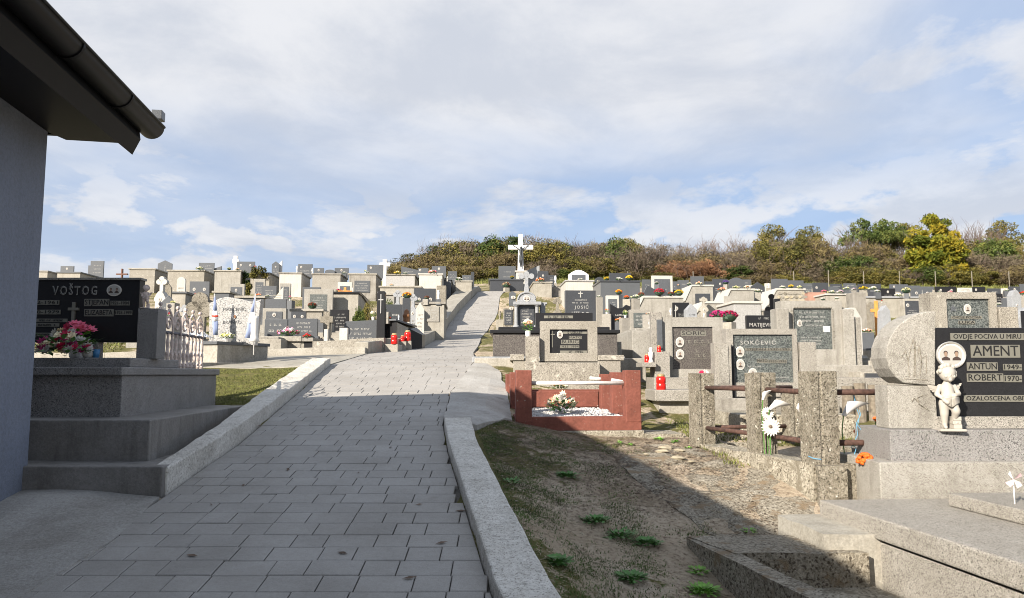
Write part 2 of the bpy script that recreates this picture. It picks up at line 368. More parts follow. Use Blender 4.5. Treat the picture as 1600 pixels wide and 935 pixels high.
# ---------------------------------------------------------------- terrain
ZP_Y = [-60, 0, 4, 8, 11.5, 15, 20, 25, 30, 34, 38, 42, 46, 60]
ZP_Z = [-6, 0, .64, 1.28, 1.84, 2.13, 2.43, 2.84, 3.42, 4.1, 5.08, 6.2, 6.75, 8.3]
def zp(y): return float(np.interp(y, ZP_Y, ZP_Z))
def ph(u, v):
    """ray of a photo pixel onto the path profile"""
    lo, hi = 2.5, 60
    f = lambda y: P(u, v, y).z-zp(y)
    ys = np.linspace(2.5, 48, 800); prev = f(ys[0])
    for a, b in zip(ys, ys[1:]):
        cur = f(b)
        if prev < 0 <= cur or prev >= 0 > cur:
            t = prev/(prev-cur); y = a+(b-a)*t; p = P(u, v, y); return (p.x, y)
        prev = cur
    # nearest approach
    y = min(ys, key=lambda q: abs(f(q))); p = P(u, v, y); return (p.x, y)
LE = [(-2.05, 0), (-2.25, 3.0), (-2.42, 3.8), (-2.40, 5.4), (-2.40, 6.9), (-2.53, 8.8), (-2.70, 11.4)]     # left edge of the paving
LE2 = [(-2.72, 14.4)]+[ph(*q) for q in ((650, 545), (676, 534), (692, 522), (704, 502), (724, 478))]+[(-2.05, 40.5), (-1.7, 44)]
RE = [(.52, 0), (.10, 3.0), (-.10, 3.87), (-.32, 5.2), (-.55, 6.6), (-.68, 7.6), (-.74, 9.4), (-.62, 11), (-.60, 12.5), (-.75, 15)]+[ph(*q) for q in ((752, 527), (766, 508), (777, 490))]+[(-.65, 40.5), (-.25, 44)]
print('LE2', [(round(a, 2), round(b, 2)) for a, b in LE2]); print('RE', [(round(a, 2), round(b, 2)) for a, b in RE])
def left(y):
    if y <= 11.4: return float(np.interp(y, [p[1] for p in LE], [p[0] for p in LE]))
    return float(np.interp(y, [11.4]+[p[1] for p in LE2], [-2.70]+[p[0] for p in LE2]))
def right(y): return float(np.interp(y, [p[1] for p in RE], [p[0] for p in RE]))
CT = []
for y in (-10, 0, 3, 6, 9, 12, 15, 18, 22, 26, 30, 34, 38, 42, 46):
    CT += [(left(y)-.1, y, zp(y)), (right(y)+.1, y, zp(y))]
for u, v, y in [(0, 800, 5), (40, 768, 5.55), (380, 600, 10.5), (470, 574, 11.6), (345, 618, 9.6), (150, 578, 11), (60, 566, 14), (300, 560, 14.4), (420, 558, 14.5), (200, 560, 15),
    (450, 545, 17), (300, 535, 18), (100, 525, 20), (300, 492, 28), (450, 498, 28), (560, 503, 27), (100, 490, 30), (286, 457, 42), (450, 459, 42), (600, 461, 42), (680, 464, 41), (100, 452, 44),
    (300, 448, 50), (600, 452, 50), (300, 462, 66), (560, 455, 62), (100, 462, 66),
    (1600, 950, 4.6), (1300, 905, 5.2), (820, 672, 8.5), (1070, 690, 8.1), (1260, 782, 6.1), (1450, 790, 6), (1040, 662, 9.4), (1100, 625, 10.8), (1400, 612, 10.8), (1600, 612, 10.8),
    (900, 566, 13), (1200, 566, 14), (1500, 562, 14), (1000, 534, 20), (1300, 528, 21), (1600, 524, 21), (900, 506, 28), (1100, 501, 30), (1400, 497, 31), (1650, 494, 31),
    (1000, 479, 40), (1300, 476, 42), (1650, 474, 42), (900, 458, 47), (1200, 460, 50), (1500, 461, 52), (850, 446, 54), (1100, 447, 60), (1400, 449, 60), (1650, 451, 60),
    (700, 440, 62), (1000, 412, 75), (1100, 410, 76), (1400, 405, 80), (1650, 405, 80), (700, 424, 76)]:
    p = P(u, v, y); CT.append((p.x, p.y, p.z))
CT += [(.6, 4.2, .42), (1.5, 4.6, .38), (0, 7.6, 1.13), (.0, 8.0, 1.22), (-.15, 8.6, 1.34), (-.2, 9.6, 1.50), (2.3, 4.2, .15), (3.5, 4, .1), (.2, 6, .82), (1.2, 6.2, .72), (0, 2, .15), (2.5, 1, -.2), (1, 0, -.1), (6, 0, -.4), (-8, 0, .1), (-9, 6, .9), (-20, 10, 1.6), (-30, 25, 3.2), (-40, 45, 6.2),
    (10, 6, .6), (18, 10, 1.3), (30, 25, 3.0), (40, 45, 6.0), (-45, 80, 7.5), (0, 110, 14), (40, 110, 15), (80, 90, 13), (60, 60, 8.5), (-20, -20, -2), (20, -20, -2.4), (0, -30, -3.5), (-60, -20, -2), (-90, 60, 6), (-60, 130, 7), (90, 20, 3), (90, -20, -2), (90, 130, 16), (0, 160, 15), (-90, 160, 7)]
CT = np.array(CT)
def tps(d2): return np.where(d2 < 1e-9, 0, .5*d2*np.log(d2+1e-12))
_n = len(CT); _D = ((CT[:, None, :2]-CT[None, :, :2])**2).sum(-1); _K = tps(_D)+np.eye(_n)*.25; _Q = np.hstack([np.ones((_n, 1)), CT[:, :2]])
_A = np.block([[_K, _Q], [_Q.T, np.zeros((3, 3))]]); _w = np.linalg.solve(_A, np.concatenate([CT[:, 2], np.zeros(3)]))
def T(X, Y):
    d2 = (X[..., None]-CT[:, 0])**2+(Y[..., None]-CT[:, 1])**2
    return tps(d2) @ _w[:_n]+_w[_n]+_w[_n+1]*X+_w[_n+2]*Y
def axis(segs):
    out = []
    for a, b, st in segs: out += list(np.arange(a, b, st))
    return np.array(out+[segs[-1][1]])
GX = axis([(-90, -40, 5), (-40, -12, 1.5), (-12, -4, .5), (-4, 4, .13), (4, 8, .35), (8, 20, .8), (20, 50, 1.5), (50, 90, 5)])
GY = axis([(-30, 0, 3), (0, 3, .5), (3, 10, .13), (10, 16, .35), (16, 60, .8), (60, 84, 1.5), (84, 160, 7)])
XX, YY = np.meshgrid(GX, GY); ZZ = T(XX, YY)
LX = np.interp(YY, GY, [left(y) for y in GY]); RX = np.interp(YY, GY, [right(y) for y in GY]); PZ = np.interp(YY, ZP_Y, ZP_Z)
dd = np.maximum(np.maximum(LX-XX, XX-RX), 0); ww = np.clip(1-(dd-.25)/.5, 0, 1); ww = ww*ww*(3-2*ww); ww[YY > 46] = 0
inside = (XX > LX+.04) & (XX < RX-.04)
ZZ = ZZ*(1-ww)+(PZ-.02)*ww; ZZ[inside & (YY < 44.2)] -= .09
side = (YY > 11.6) & (YY < 14.3) & (XX < -2.5) & (XX > -12)
ZZ[side] -= .0
for (x0, x1, y0, y1, zm) in ((.12, 1.5, 8.35, 10.35, 1.02), (2.2, 3.3, 6.3, 8.0, .88), (-4.9, -3.3, 6.3, 8.8, 1.2)):
    q = (XX > x0) & (XX < x1) & (YY > y0) & (YY < y1); ZZ[q] = np.minimum(ZZ[q], zm)
for i, y in enumerate(GY):                       # fine unevenness of the soil
    for j, x in enumerate(GX):
        if not inside[i, j] and 2 < y < 60: ZZ[i, j] += .030*noise.noise(Vector((x*1.6, y*1.6, 0)))+.014*noise.noise(Vector((x*5, y*5, 3)))
def G(x, y):
    j = int(np.clip(np.searchsorted(GX, x)-1, 0, len(GX)-2)); i = int(np.clip(np.searchsorted(GY, y)-1, 0, len(GY)-2))
    a = (x-GX[j])/(GX[j+1]-GX[j]); b = (y-GY[i])/(GY[i+1]-GY[i])
    return float((ZZ[i, j]*(1-a)+ZZ[i, j+1]*a)*(1-b)+(ZZ[i+1, j]*(1-a)+ZZ[i+1, j+1]*a)*b)
def gm(x, y):
    """how grassy the ground is"""
    n = noise.noise(Vector((x*.5, y*.5, 7)))*.5+noise.noise(Vector((x*1.7, y*1.7, 2)))*.35
    if y > 58: return .9
    if y > 14.5:
        return .56+n*.9
    if x < left(y): return .95 if y > 8.2 else .1
    if x < 2.6 and y < 8.6:
        return .55+n*1.1-.35*(x-.2)-(.30 if 4.2 < y < 5.8 and .3 < x < 1.3 else 0)
    return .55+n
def ground():
    ny, nx = XX.shape; vs = [(float(XX[i, j]), float(YY[i, j]), float(ZZ[i, j])) for i in range(ny) for j in range(nx)]
    fs = [(i*nx+j, i*nx+j+1, (i+1)*nx+j+1, (i+1)*nx+j) for i in range(ny-1) for j in range(nx-1)]
    # outer skirt to the horizon
    rim = [(0, j) for j in range(nx)]+[(i, nx-1) for i in range(1, ny)]+[(ny-1, j) for j in range(nx-2, -1, -1)]+[(i, 0) for i in range(ny-2, 0, -1)]
    o = len(vs)
    for (i, j) in rim:
        x, y, z = vs[i*nx+j]; k = 14; vs.append((x*k, (y-60)*k+60, z-12 if y > 0 else -10))
    for a in range(len(rim)):
        b = (a+1) % len(rim); ia = rim[a][0]*nx+rim[a][1]; ib = rim[b][0]*nx+rim[b][1]; fs.append((ib, ia, o+a, o+b))
    me = bpy.data.meshes.new('ground'); me.from_pydata(vs, [], fs)
    at = me.attributes.new('grassy', 'FLOAT', 'POINT'); at.data.foreach_set('value', [max(0, min(1, gm(v[0], v[1]))) for v in vs])
    me.polygons.foreach_set('use_smooth', [True]*len(me.polygons)); me.update()
    m, N, L, b = newmat('soil_and_turf')
    tc = N.new('ShaderNodeTexCoord'); a = N.new('ShaderNodeAttribute'); a.attribute_name = 'grassy'
    def noi(s, d=6, r=.65, k=1):
        n = N.new('ShaderNodeTexNoise'); n.inputs['Scale'].default_value = s; n.inputs['Detail'].default_value = d; n.inputs['Roughness'].default_value = r; L.new(tc.outputs['Object'], n.inputs[0]); return n.outputs[0]
    def mr(v, p, q, lo=0., hi=1.):
        r = N.new('ShaderNodeMapRange'); L.new(v, r.inputs[0]); r.inputs[1].default_value = p; r.inputs[2].default_value = q; r.inputs[3].default_value = lo; r.inputs[4].default_value = hi; return r.outputs[0]
    def mix(f, p, q):
        x = N.new('ShaderNodeMix'); x.data_type = 'RGBA'; L.new(f, x.inputs[0])
        for i, v in ((6, p), (7, q)):
            if isinstance(v, tuple): x.inputs[i].default_value = (*v, 1)
            else: L.new(v, x.inputs[i])
        return x.outputs[2]
    soil = mix(mr(noi(2.2), .35, .65), (.34, .275, .195), (.52, .44, .335)); soil = mix(mr(noi(30, 6, .75), .50, .66), soil, (.15, .105, .07))
    gr = mix(mr(noi(6), .3, .7), (.065, .075, .025), (.16, .145, .055)); gr = mix(mr(noi(60, 3), .5, .75), gr, (.20, .16, .08))
    s = N.new('ShaderNodeMath'); s.operation = 'ADD'; L.new(a.outputs['Fac'], s.inputs[0]); L.new(mr(noi(7), .3, .7, -.3, .3), s.inputs[1])
    L.new(mix(mr(s.outputs[0], .45, .62), soil, gr), b.inputs['Base Color']); b.inputs['Roughness'].default_value = .95; b.inputs['Specular IOR Level'].default_value = .1
    bp = N.new('ShaderNodeBump'); bp.inputs['Strength'].default_value = .9; bp.inputs['Distance'].default_value = .04; L.new(noi(22, 8, .75), bp.inputs['Height']); L.new(bp.outputs[0], b.inputs['Normal'])
    me.materials.append(m); MATS['soil_and_turf'] = m
    o = bpy.data.objects.new('ground', me); C.objects.link(o); o['kind'] = 'structure'
ground()

# ---------------------------------------------------------------- path of concrete pavers
def paths():
    bed = bpy.data.objects.new('path', None)
    m = MB(); ys = list(np.arange(0, 44.01, .4)); n = 0; vs = []; fs = []
    for y in ys:
        vs += [(left(y)-.02, y, zp(y)-.028), (right(y)+.02, y, zp(y)-.028)]
    for i in range(len(ys)-1): fs.append((2*i, 2*i+1, 2*i+3, 2*i+2))
    m.add(vs, fs); path = m.build('path', 'joint_sand'); path['kind'] = 'structure'
    # courses run across, widths mixed 0.29 / 0.19
    CY = .19; r = random.Random(3); y = 2.6; tall = []; k = 0
    while y < 43.8:
        g = .006; L0 = left(y+.09)+.005; R0 = right(y+.09)+.003
        x = L0-r.choice((.04, .12, .2)); big = r.random() < .5
        while x < R0:
            w = .29 if big else .19
            if r.random() < .82: big = not big
            a, b = max(x, L0), min(x+w, R0)
            lf, rf_ = a > x, b < x+w
            if b-a > .045: tall.append((a+g/2, b-g/2, y+g/2, y+CY-g/2, not (lf or rf_), lf, rf_))
            x += w
        y += CY
    print('pavers', len(tall))
    cache = {}
    near = [t for t in tall if t[3] > 3.35][:300]; ns = set(near)
    for (a, b, y0, y1, full, lf, rf_) in near:
        w = b-a; key = round(w, 3) if full else (a, y0); tl = left(y1)-left((y0+y1)/2) if lf else 0; tr = right(y1)-right((y0+y1)/2) if rf_ else 0
        if key not in cache:
            q = MB(); h = w/2; d = (y1-y0)/2; c = .004; s = .16; z1 = 0; z0 = -.03
            q.add([(-h-tl, -d, -s*d+z0), (h-tr, -d, -s*d+z0), (h+tr, d, s*d+z0), (-h+tl, d, s*d+z0), (-h-tl, -d, -s*d-c), (h-tr, -d, -s*d-c), (h+tr, d, s*d-c), (-h+tl, d, s*d-c),
                   (-h-tl+c, -d+c, -s*d+s*c), (h-tr-c, -d+c, -s*d+s*c), (h+tr-c, d-c, s*d-s*c), (-h+tl+c, d-c, s*d-s*c)],
                  [(0, 1, 5, 4), (1, 2, 6, 5), (2, 3, 7, 6), (3, 0, 4, 7), (4, 5, 9, 8), (5, 6, 10, 9), (6, 7, 11, 10), (7, 4, 8, 11), (8, 9, 10, 11)])
            cache[key] = q.mesh('paver', 'paver')
        o = bpy.data.objects.new('paver', cache[key]); C.objects.link(o); o.parent = path
        yc = (y0+y1)/2; o.location = ((a+b)/2, yc, zp(yc)+r.uniform(-.0025, .0025)); o.rotation_euler = (r.uniform(-.006, .006), r.uniform(-.006, .006), 0)
    q = MB()
    for t in tall:
        if t in ns: continue
        a, b, y0, y1, _, lf, rf_ = t; ta = left(y1)-left(y0) if lf else 0; tb = right(y1)-right(y0) if rf_ else 0; j = r.uniform(-.002, .002)
        za, zb = zp(y0)+j, zp(y1)+j
        q.add([(a, y0, za-.03), (b, y0, za-.03), (b+tb, y1, zb-.03), (a+ta, y1, zb-.03), (a, y0, za), (b, y0, za), (b+tb, y1, zb), (a+ta, y1, zb)], [(4, 5, 6, 7), (0, 1, 5, 4), (1, 2, 6, 5), (2, 3, 7, 6), (3, 0, 4, 7)])
    o = q.build('paver_field', 'paver', path); o['kind'] = 'stuff'
    # paver tone varies by stone: random per object + voronoi for the joined ones
    mt = MATS['paver']; N = mt.node_tree.nodes; L = mt.node_tree.links; bb = N['Principled BSDF']; src = bb.inputs['Base Color'].links[0].from_socket
    oi = N.new('ShaderNodeObjectInfo'); rr = N.new('ShaderNodeMapRange'); L.new(oi.outputs['Random'], rr.inputs[0]); rr.inputs[3].default_value = .95; rr.inputs[4].default_value = 1.05
    h = N.new('ShaderNodeHueSaturation'); L.new(src, h.inputs['Color']); L.new(rr.outputs[0], h.inputs['Value']); L.new(h.outputs[0], bb.inputs['Base Color'])
paths()

def sheet(name, pts, dz, mat, kind='structure', step=.22, fn=None, rough=.012, label=None):
    """a thin slab laid on the ground: polygon in x,y cut by a grid, skirts down at its edge"""
    bm = bmesh.new(); vs = [bm.verts.new((x, y, 0)) for x, y in pts]; bm.faces.new(vs)
    xs = [p[0] for p in pts]; ys = [p[1] for p in pts]
    for ax, lo, hi in ((0, min(xs), max(xs)), (1, min(ys), max(ys))):
        c = lo+step
        while c < hi:
            co = (c, 0, 0) if ax == 0 else (0, c, 0); no = (1, 0, 0) if ax == 0 else (0, 1, 0)
            bmesh.ops.bisect_plane(bm, geom=bm.verts[:]+bm.edges[:]+bm.faces[:], plane_co=co, plane_no=no); c += step
    be = [e for e in bm.edges if e.is_boundary]
    for v in bm.verts:
        n1 = noise.noise_vector(Vector((v.co.x*4, v.co.y*4, 1)))
        if any(e.is_boundary for e in v.link_edges): v.co.x += n1.x*rough*2.5; v.co.y += n1.y*rough*2.5
        v.co.z = (fn(v.co.x, v.co.y) if fn else G(v.co.x, v.co.y))+dz+n1.z*rough
    ex = bmesh.ops.extrude_edge_only(bm, edges=be)
    for v in [g for g in ex['geom'] if isinstance(g, bmesh.types.BMVert)]: v.co.z -= .22
    me = bpy.data.meshes.new(name); bm.normal_update(); bm.to_mesh(me); bm.free(); me.materials.append(M_(mat))
    o = bpy.data.objects.new(name, me); C.objects.link(o)
    if kind: o['kind'] = kind
    return o
def strip(name, pts, mat, label, cat='kerb', amp=.006, kind=None, sub=2, group=None):
    """kerb: list of (x,y,z_top,width to the given side (neg = left), depth below)"""
    m = MB(); n = len(pts); vs = []
    for (x, y, z, w, d) in pts:
        vs += [(x, y, z-d), (x, y, z), (x+w, y, z), (x+w, y, z-d)]
    fs = [(0, 1, 2, 3), ((n-1)*4+3, (n-1)*4+2, (n-1)*4+1, (n-1)*4)]
    for i in range(n-1):
        a = i*4; b = a+4
        fs += [(a, b, b+1, a+1), (a+1, b+1, b+2, a+2), (a+2, b+2, b+3, a+3)]
    m.add(vs, fs); o = m.build(name, mat); 
    bm = bmesh.new(); bm.from_mesh(o.data); bmesh.ops.recalc_face_normals(bm, faces=bm.faces[:]); bm.to_mesh(o.data); bm.free()
    rough_up(o, amp, 5, sub); mod = o.modifiers.new('bevel', 'BEVEL'); mod.width = .012; mod.segments = 2; mod.limit_method = 'ANGLE'; mod.angle_limit = R(50)
    tag(o, label, cat, group); return o
def resample(pts, st):
    out = []
    for a, b in zip(pts, pts[1:]):
        n = max(1, int(math.dist(a[:2], b[:2])/st))
        for i in range(n): out.append(tuple(p+(q-p)*i/n for p, q in zip(a, b)))
    return out+[tuple(pts[-1])]
sheet('side_path', [(-2.72, 11.55), (-2.70, 14.33), (-7, 14.33), (-12, 14.33), (-12, 11.9), (-7, 11.75)], .012, 'pale_concrete', step=.4, rough=.004, fn=lambda x, y: G(x, y) if x < -3.3 else G(-3.3, y)*(-2.7-x)/.6+zp(y)*(1-(-2.7-x)/.6))
strip('path_kerb', resample([(right(y)+.012, y, zp(y)+h, w, .4) for y, h, w in ((1.2, .085, .29), (3, .085, .28), (3.87, .085, .275), (5.2, .09, .255), (6.6, .09, .24), (7.55, .075, .26))], .35), 'kerb_concrete', 'long pale concrete kerb on the right edge of the shaded paving', amp=.0055)
strip('path_kerb', resample([(left(y)-.012, y, zp(y)+h, -w, .5) for y, h, w in ((5.47, .172, .12), (6, .17, .14), (6.9, .16, .19), (7.8, .14, .24), (8.8, .12, .27), (10, .11, .28), (11.5, .10, .28))], .35), 'kerb_concrete', 'concrete kerb on the left edge of the paving, running up beside the grass strip', amp=.01)
pk = [(left(y)-.01, y, zp(y)+h, -w, .6) for y, h, w in ((14.5, .22, .25), (16, .24, .35), (18, .26, .4), (20, .28, .45), (24, .30, .5), (28, .32, .55), (32, .36, .6), (36, .42, .7), (40, .42, .8), (42.5, .34, .7), (43.6, .12, .6))]
strip('path_kerb', resample(pk, .8), 'pale_concrete', 'tall pale kerb curving up the hill on the left of the far path', amp=.012)
strip('path_kerb', resample([(x, 14.30, G(x, 14.6)+.13, .0001, .5) if 0 else (x, 14.32, G(x, 14.7)+.10, 0.001, .5) for x in (-12, -8, -5, -2.75)], 1), 'pale_concrete', 'x') if 0 else None
m = MB()
for i in range(8):
    x0 = -10.5+i*.97; x1 = x0+.97; m.prism([(x0, 14.35), (x1, 14.35), (x1, 14.75), (x0, 14.75)], 1.2, [G(x0, 14.4)+.14, G(x1, 14.4)+.14, G(x1, 14.4)+.15, G(x0, 14.4)+.15])
tag(m.build('side_path_kerb', 'cream_stone', bevel=.01), 'low cream kerb along the far edge of the side path on the left', 'kerb')
# aprons and poured concrete
def fz(k): return lambda x, y: zp(y)+k
sheet('concrete_apron', [(left(2.2)+.02, 2.2), (left(3.8)+.02, 3.8), (-2.33, 4.6), (-2.42, 5.38), (-3.6, 5.6), (-3.2, 2.2)], 0, 'apron_concrete', fn=lambda x, y: max(zp(y)+.004, G(x, y)+.02), rough=.007)
sheet('rough_apron', [(-.66, 7.5), (-.33, 7.5), (-.22, 7.72), (.0, 8.25), (-.06, 9.75), (-.2, 11.1), (-.55, 12.2), (-.62, 11.0), (-.73, 9.4), (-.70, 8.2)], 0, 'apron_concrete', fn=lambda x, y: (lambda t: (zp(y)+.018+.05*max(0, min(1, (8.1-y)/.5)))*(1-t)+(G(x, y)+.02)*t)(max(0, min(1, (x+.60)/.45))), rough=.012)
sheet('sloping_concrete', [(1.35, 7.95), (1.85, 7.9), (2.42, 5.95), (2.35, 5.55), (2.15, 5.2), (1.55, 5.3), (1.15, 6.2), (.95, 7.0)], .004, 'slope_concrete', step=.1, rough=.03)

# ---------------------------------------------------------------- chapel at the left edge
def chapel():
    t = thing('chapel', (-3.445, 5.55, .8), 'grey rendered chapel wall with a black overhanging roof and gutter at the left edge', 'building', rz=R(9.6))
    # local frame: x to the right of the path-side wall (wall face at x=0), y along the wall; corner at 0,0
    MB().box(-8, 0, -14, 0, -1.6, 2.69).build('wall', 'wall_plaster', t)
    sf = MB().prism([(-.2, -14.4), (.47, -14.4), (.47, .21), (.055, .19), (-.005, -.01), (-.2, -.01)], 2.69, 2.715).build('soffit', 'soffit_paint', t)
    # butted soffit panels: a joint at each metre and a lighter corner panel
    MB().prof([(.472, 2.685), (.515, 2.61), (.57, 2.735), (.55, 2.87), (.472, 2.87)], -14.4, .24).build('fascia', 'black_metal', t)
    MB().box(-8.5, .38, .16, .20, 2.72, 2.86).build('fascia', 'black_metal', t)
    q = MB(); e = .60; r0 = 2.90
    q.add([(-8.6, -14.4, r0), (e, -14.4, r0), (e, .24, r0), (-8.6, .24, r0), (-4, -9.9, r0+.95), (-4, -4.2, r0+.95), (-8.6, -14.4, r0+.03), (e, -14.4, r0+.03), (e, .24, r0+.03), (-8.6, .24, r0+.03)],
        [(3, 2, 1, 0), (0, 1, 7, 6), (1, 2, 8, 7), (2, 3, 9, 8), (3, 0, 6, 9), (6, 7, 4), (7, 8, 5, 4), (8, 9, 5), (9, 6, 4, 5)])
    q.build('roof', 'roof_tile', t)
    # half round gutter with collars and an end stop
    g = MB(); n = 12; rr = .095; cx = .61; cz = 2.875; y0, y1 = -14.4, .36; vs = []; fs = []
    for y in (y0, y1):
        for i in range(n+1):
            a = math.pi+math.pi*i/n; vs.append((cx+rr*math.cos(a), y, cz+rr*math.sin(a)))
        for i in range(n+1):
            a = math.pi+math.pi*i/n; vs.append((cx+(rr-.006)*math.cos(a), y, cz+(rr-.006)*math.sin(a)))
    k = n+1
    for i in range(n): fs += [(i, i+1, 2*k+i+1, 2*k+i), (k+i+1, k+i, 3*k+i, 3*k+i+1)]
    fs += [(0, k, 3*k, 2*k), (n, 2*k+n, 3*k+n, k+n)]
    g.add(vs, fs); gut = g.build('gutter', 'gutter_metal', t, smooth=True)
    MB().tube((cx+rr, y0, cz+.004), (cx+rr, y1, cz+.004), .012, 8).build('rolled_edge', 'gutter_metal', gut)
    MB().prof([(cx+rr*math.cos(math.pi+math.pi*i/n), cz+rr*math.sin(math.pi+math.pi*i/n)) for i in range(n+1)], y1, y1+.006).build('end_cap', 'gutter_metal', gut)
    for yy in (-.38, -1.24, -2.1, -3.0, -3.9, -5):
        c = MB(); pts = [(cx+(rr+.007)*math.cos(math.pi+math.pi*i/n), cz+(rr+.007)*math.sin(math.pi+math.pi*i/n)) for i in range(n+1)]
        pin = [(cx+(rr-.001)*math.cos(math.pi+math.pi*i/n), cz+(rr-.001)*math.sin(math.pi+math.pi*i/n)) for i in range(n, -1, -1)]
        c.prof(pts+pin, yy-.014, yy+.014); c.build('collar', 'black_metal', gut)
    MB().box(cx+.02, cx+.10, .27, .36, cz+.045, cz+.12).build('ridge_vent', 'slate_granite', t, bevel=.005, label='small grey metal box standing at the end of the gutter')
    for o in [c for c in t.children_recursive if c.name.split('.')[0] in ('soffit', 'fascia', 'roof', 'gutter', 'rolled_edge', 'end_cap', 'collar', 'ridge_vent')]:
        for v in o.data.vertices:
            if v.co.x > .1: v.co.x += .022*v.co.y
    return t
chapel()

# ---------------------------------------------------------------- the black tomb beside the chapel
def along(x0, y0, s, k=-.09): return (x0+k*s, y0+s)
def black_tomb():
    t = thing('family_tomb', (-3.5, 7.2, .9), 'tiered grey tomb by the chapel with a wide black headstone and pale railing', 'tomb')
    ox, oy, oz = t.location
    def loc(f): return [(x-ox, y-oy) for x, y in f]
    def part(foot, z0, z1, name, mat, bev=.008, amp=0, sub=0):
        o = MB().prism(loc(foot), z0-oz, z1-oz).build(name, mat, t, bevel=bev)
        if amp: rough_up(o, amp, 5, sub)
        return o
    # lowest step, middle ledge
    part([(-5.6, 5.62), (-2.425, 5.42), (-2.425, 6.2), (-2.72, 8.0), (-5.6, 8.2)], .3, 1.06, 'lower_step', 'damp_concrete', .012, .008, 3)
    part([(-5.6, 5.95), (-2.69, 5.77), along(-2.69, 5.77, 2.8), (-5.6, 8.7)], .9, 1.36, 'upper_step', 'damp_concrete', .01, .005, 3)
    part([(-5.6, 6.35), (-3.13, 6.2), along(-3.13, 6.2, 2.58), (-5.6, 8.9)], 1.3, 1.69, 'plinth', 'blue_granite')
    part([(-5.6, 6.28), (-3.10, 6.13), along(-3.10, 6.13, 2.70), (-5.6, 8.95)], 1.69, 1.76, 'slab', 'blue_granite', .012)
    part([(-5.6, 6.60), (-3.22, 6.5), along(-3.22, 6.5, 1.2), (-5.6, 8.2)], 1.76, 1.84, 'upper_slab', 'blue_granite', .008)
    # headstone
    Y = 7.0-oy
    a, b = P(-90, 437, 7).x-ox, P(219, 437, 7).x-ox; z1 = P(150, 438, 7).z-oz; z0 = P(150, 535, 7).z-oz
    hs = MB().box(a, b, Y, Y+.10, z0, z1).build('headstone', 'black_granite', t, bevel=.003)
    MB().box(a-.01, b+.012, Y-.012, Y+.11, z1, z1+.022).build('cap', 'pale_granite', t, bevel=.003)
    MB().box(a+.1, a+.26, Y+.02, Y+.09, 1.84-oz, z0).build('support', 'blue_granite', t)
    pl = MB().box(P(215, 500, 6.95).x-ox, P(243, 500, 6.95).x-ox+.02, Y-.05, Y+.13, 1.84-oz, P(230, 482, 6.95).z-oz).build('pillar', 'blue_granite', t, bevel=.004)
    MB().box(P(243, 500, 6.95).x-ox-.62, P(243, 500, 6.95).x-ox-.54, Y-.0, Y+.1, 1.84-oz, z0).build('support', 'blue_granite', t)
    def XZ(u, v): p = P(u, v, 7); return p.x-ox, p.z-oz
    x, z = XZ(117, 455); text('VOŠTOG', .115, x, z, Y-.004, 'letter_pale', hs, offset=.002, depth=.006, fit=.41, sp=1.35)
    text('VOŠTOG', .115, x, z, Y-.009, 'letter_dark', hs, offset=-.0035, depth=.004, fit=.40, sp=1.35)
    for s, u0, u1, v, sz in (('STJEPAN', 132, 171, 473, .066), ('1921-1984', 173, 203, 474, .042), ('ELIZABETA', 132, 178, 489, .066), ('1923-1999', 180, 207, 489, .042),
        ('1942-1961', 40, 93, 473, .042), ('1950-1979', 40, 95, 488, .042), ('', 40, 106, 501, .04), ('', 40, 93, 508, .04), ('', 40, 98, 523, .04)):
        p0, zz = XZ(u0, v); p1, _ = XZ(u1, v)
        if s: plate_text(s, sz, p0, p1, zz, Y, hs, ph=sz*1.0)
        else:
            plate_text('', sz, p0, p1, zz, Y, hs, ph=sz*.8); dashes(hs, p0+.01, p1-.01, zz-sz*.4, zz+sz*.4, Y-.007, 1, 'letter_dark', int(v))
    x, z = XZ(179, 454); oval(hs, x, z, .068, .055, Y, 2)
    x, z = XZ(116, 488); cr = MB().box(x-.014, x+.014, Y-.02, Y-.002, z-.11, z+.09).build('cross', 'letter_plate', hs); MB().box(x-.047, x+.047, Y-.024, Y-.001, z+.015, z+.04).build('cross_arm', 'letter_plate', cr)
    # ornate railing running back along the path side
    rl = bpy.data.objects.new('railing', None); C.objects.link(rl); rl.parent = t
    nb = 13; m2 = MB()
    for i in range(nb):
        s = .97+i*.118; X, Yw = along(-3.22, 6.13, s); X -= ox; Yy = Yw-oy; zb = 1.76-oz
        m2 = MB(); m2.lathe([(.013, 0), (.024, .02), (.012, .07), (.022, .13), (.012, .19), (.019, .25), (.010, .30), (.018, .335)], (X, Yy, zb), 7)
        m2.path([(X, Yy-.03, zb+.04), (X, Yy+.035, zb+.09), (X, Yy-.03, zb+.15), (X, Yy+.03, zb+.2), (X, Yy, zb+.27)], .008, 5)
        m2.build('baluster', 'railing_stone', rl)
        if i % 2 == 0 and i < nb-1:
            q = MB(); pts = []
            for k in range(15):
                a_ = k*.55; r_ = .075-.004*k; pts.append((X, Yy+.10+r_*math.cos(a_), zb+.43+r_*math.sin(a_)*1.1))
            q.path(pts, .012, 5); q.path([(X, Yy, zb+.33), (X, Yy+.04, zb+.52), (X, Yy+.10, zb+.57), (X, Yy+.17, zb+.50), (X, Yy+.2, zb+.34)], .011, 5); q.ball((X, Yy+.1, zb+.6), .022, 6, 5)
            q.build('scroll', 'railing_stone', rl)
    A = along(-3.22, 6.13, .93); B = along(-3.22, 6.13, 2.48)
    MB().tube((A[0]-ox, A[1]-oy, 1.76+.345-oz), (B[0]-ox, B[1]-oy, 1.76+.345-oz), .016, 6).build('rail', 'railing_dark', rl)
    return t
black_tomb()

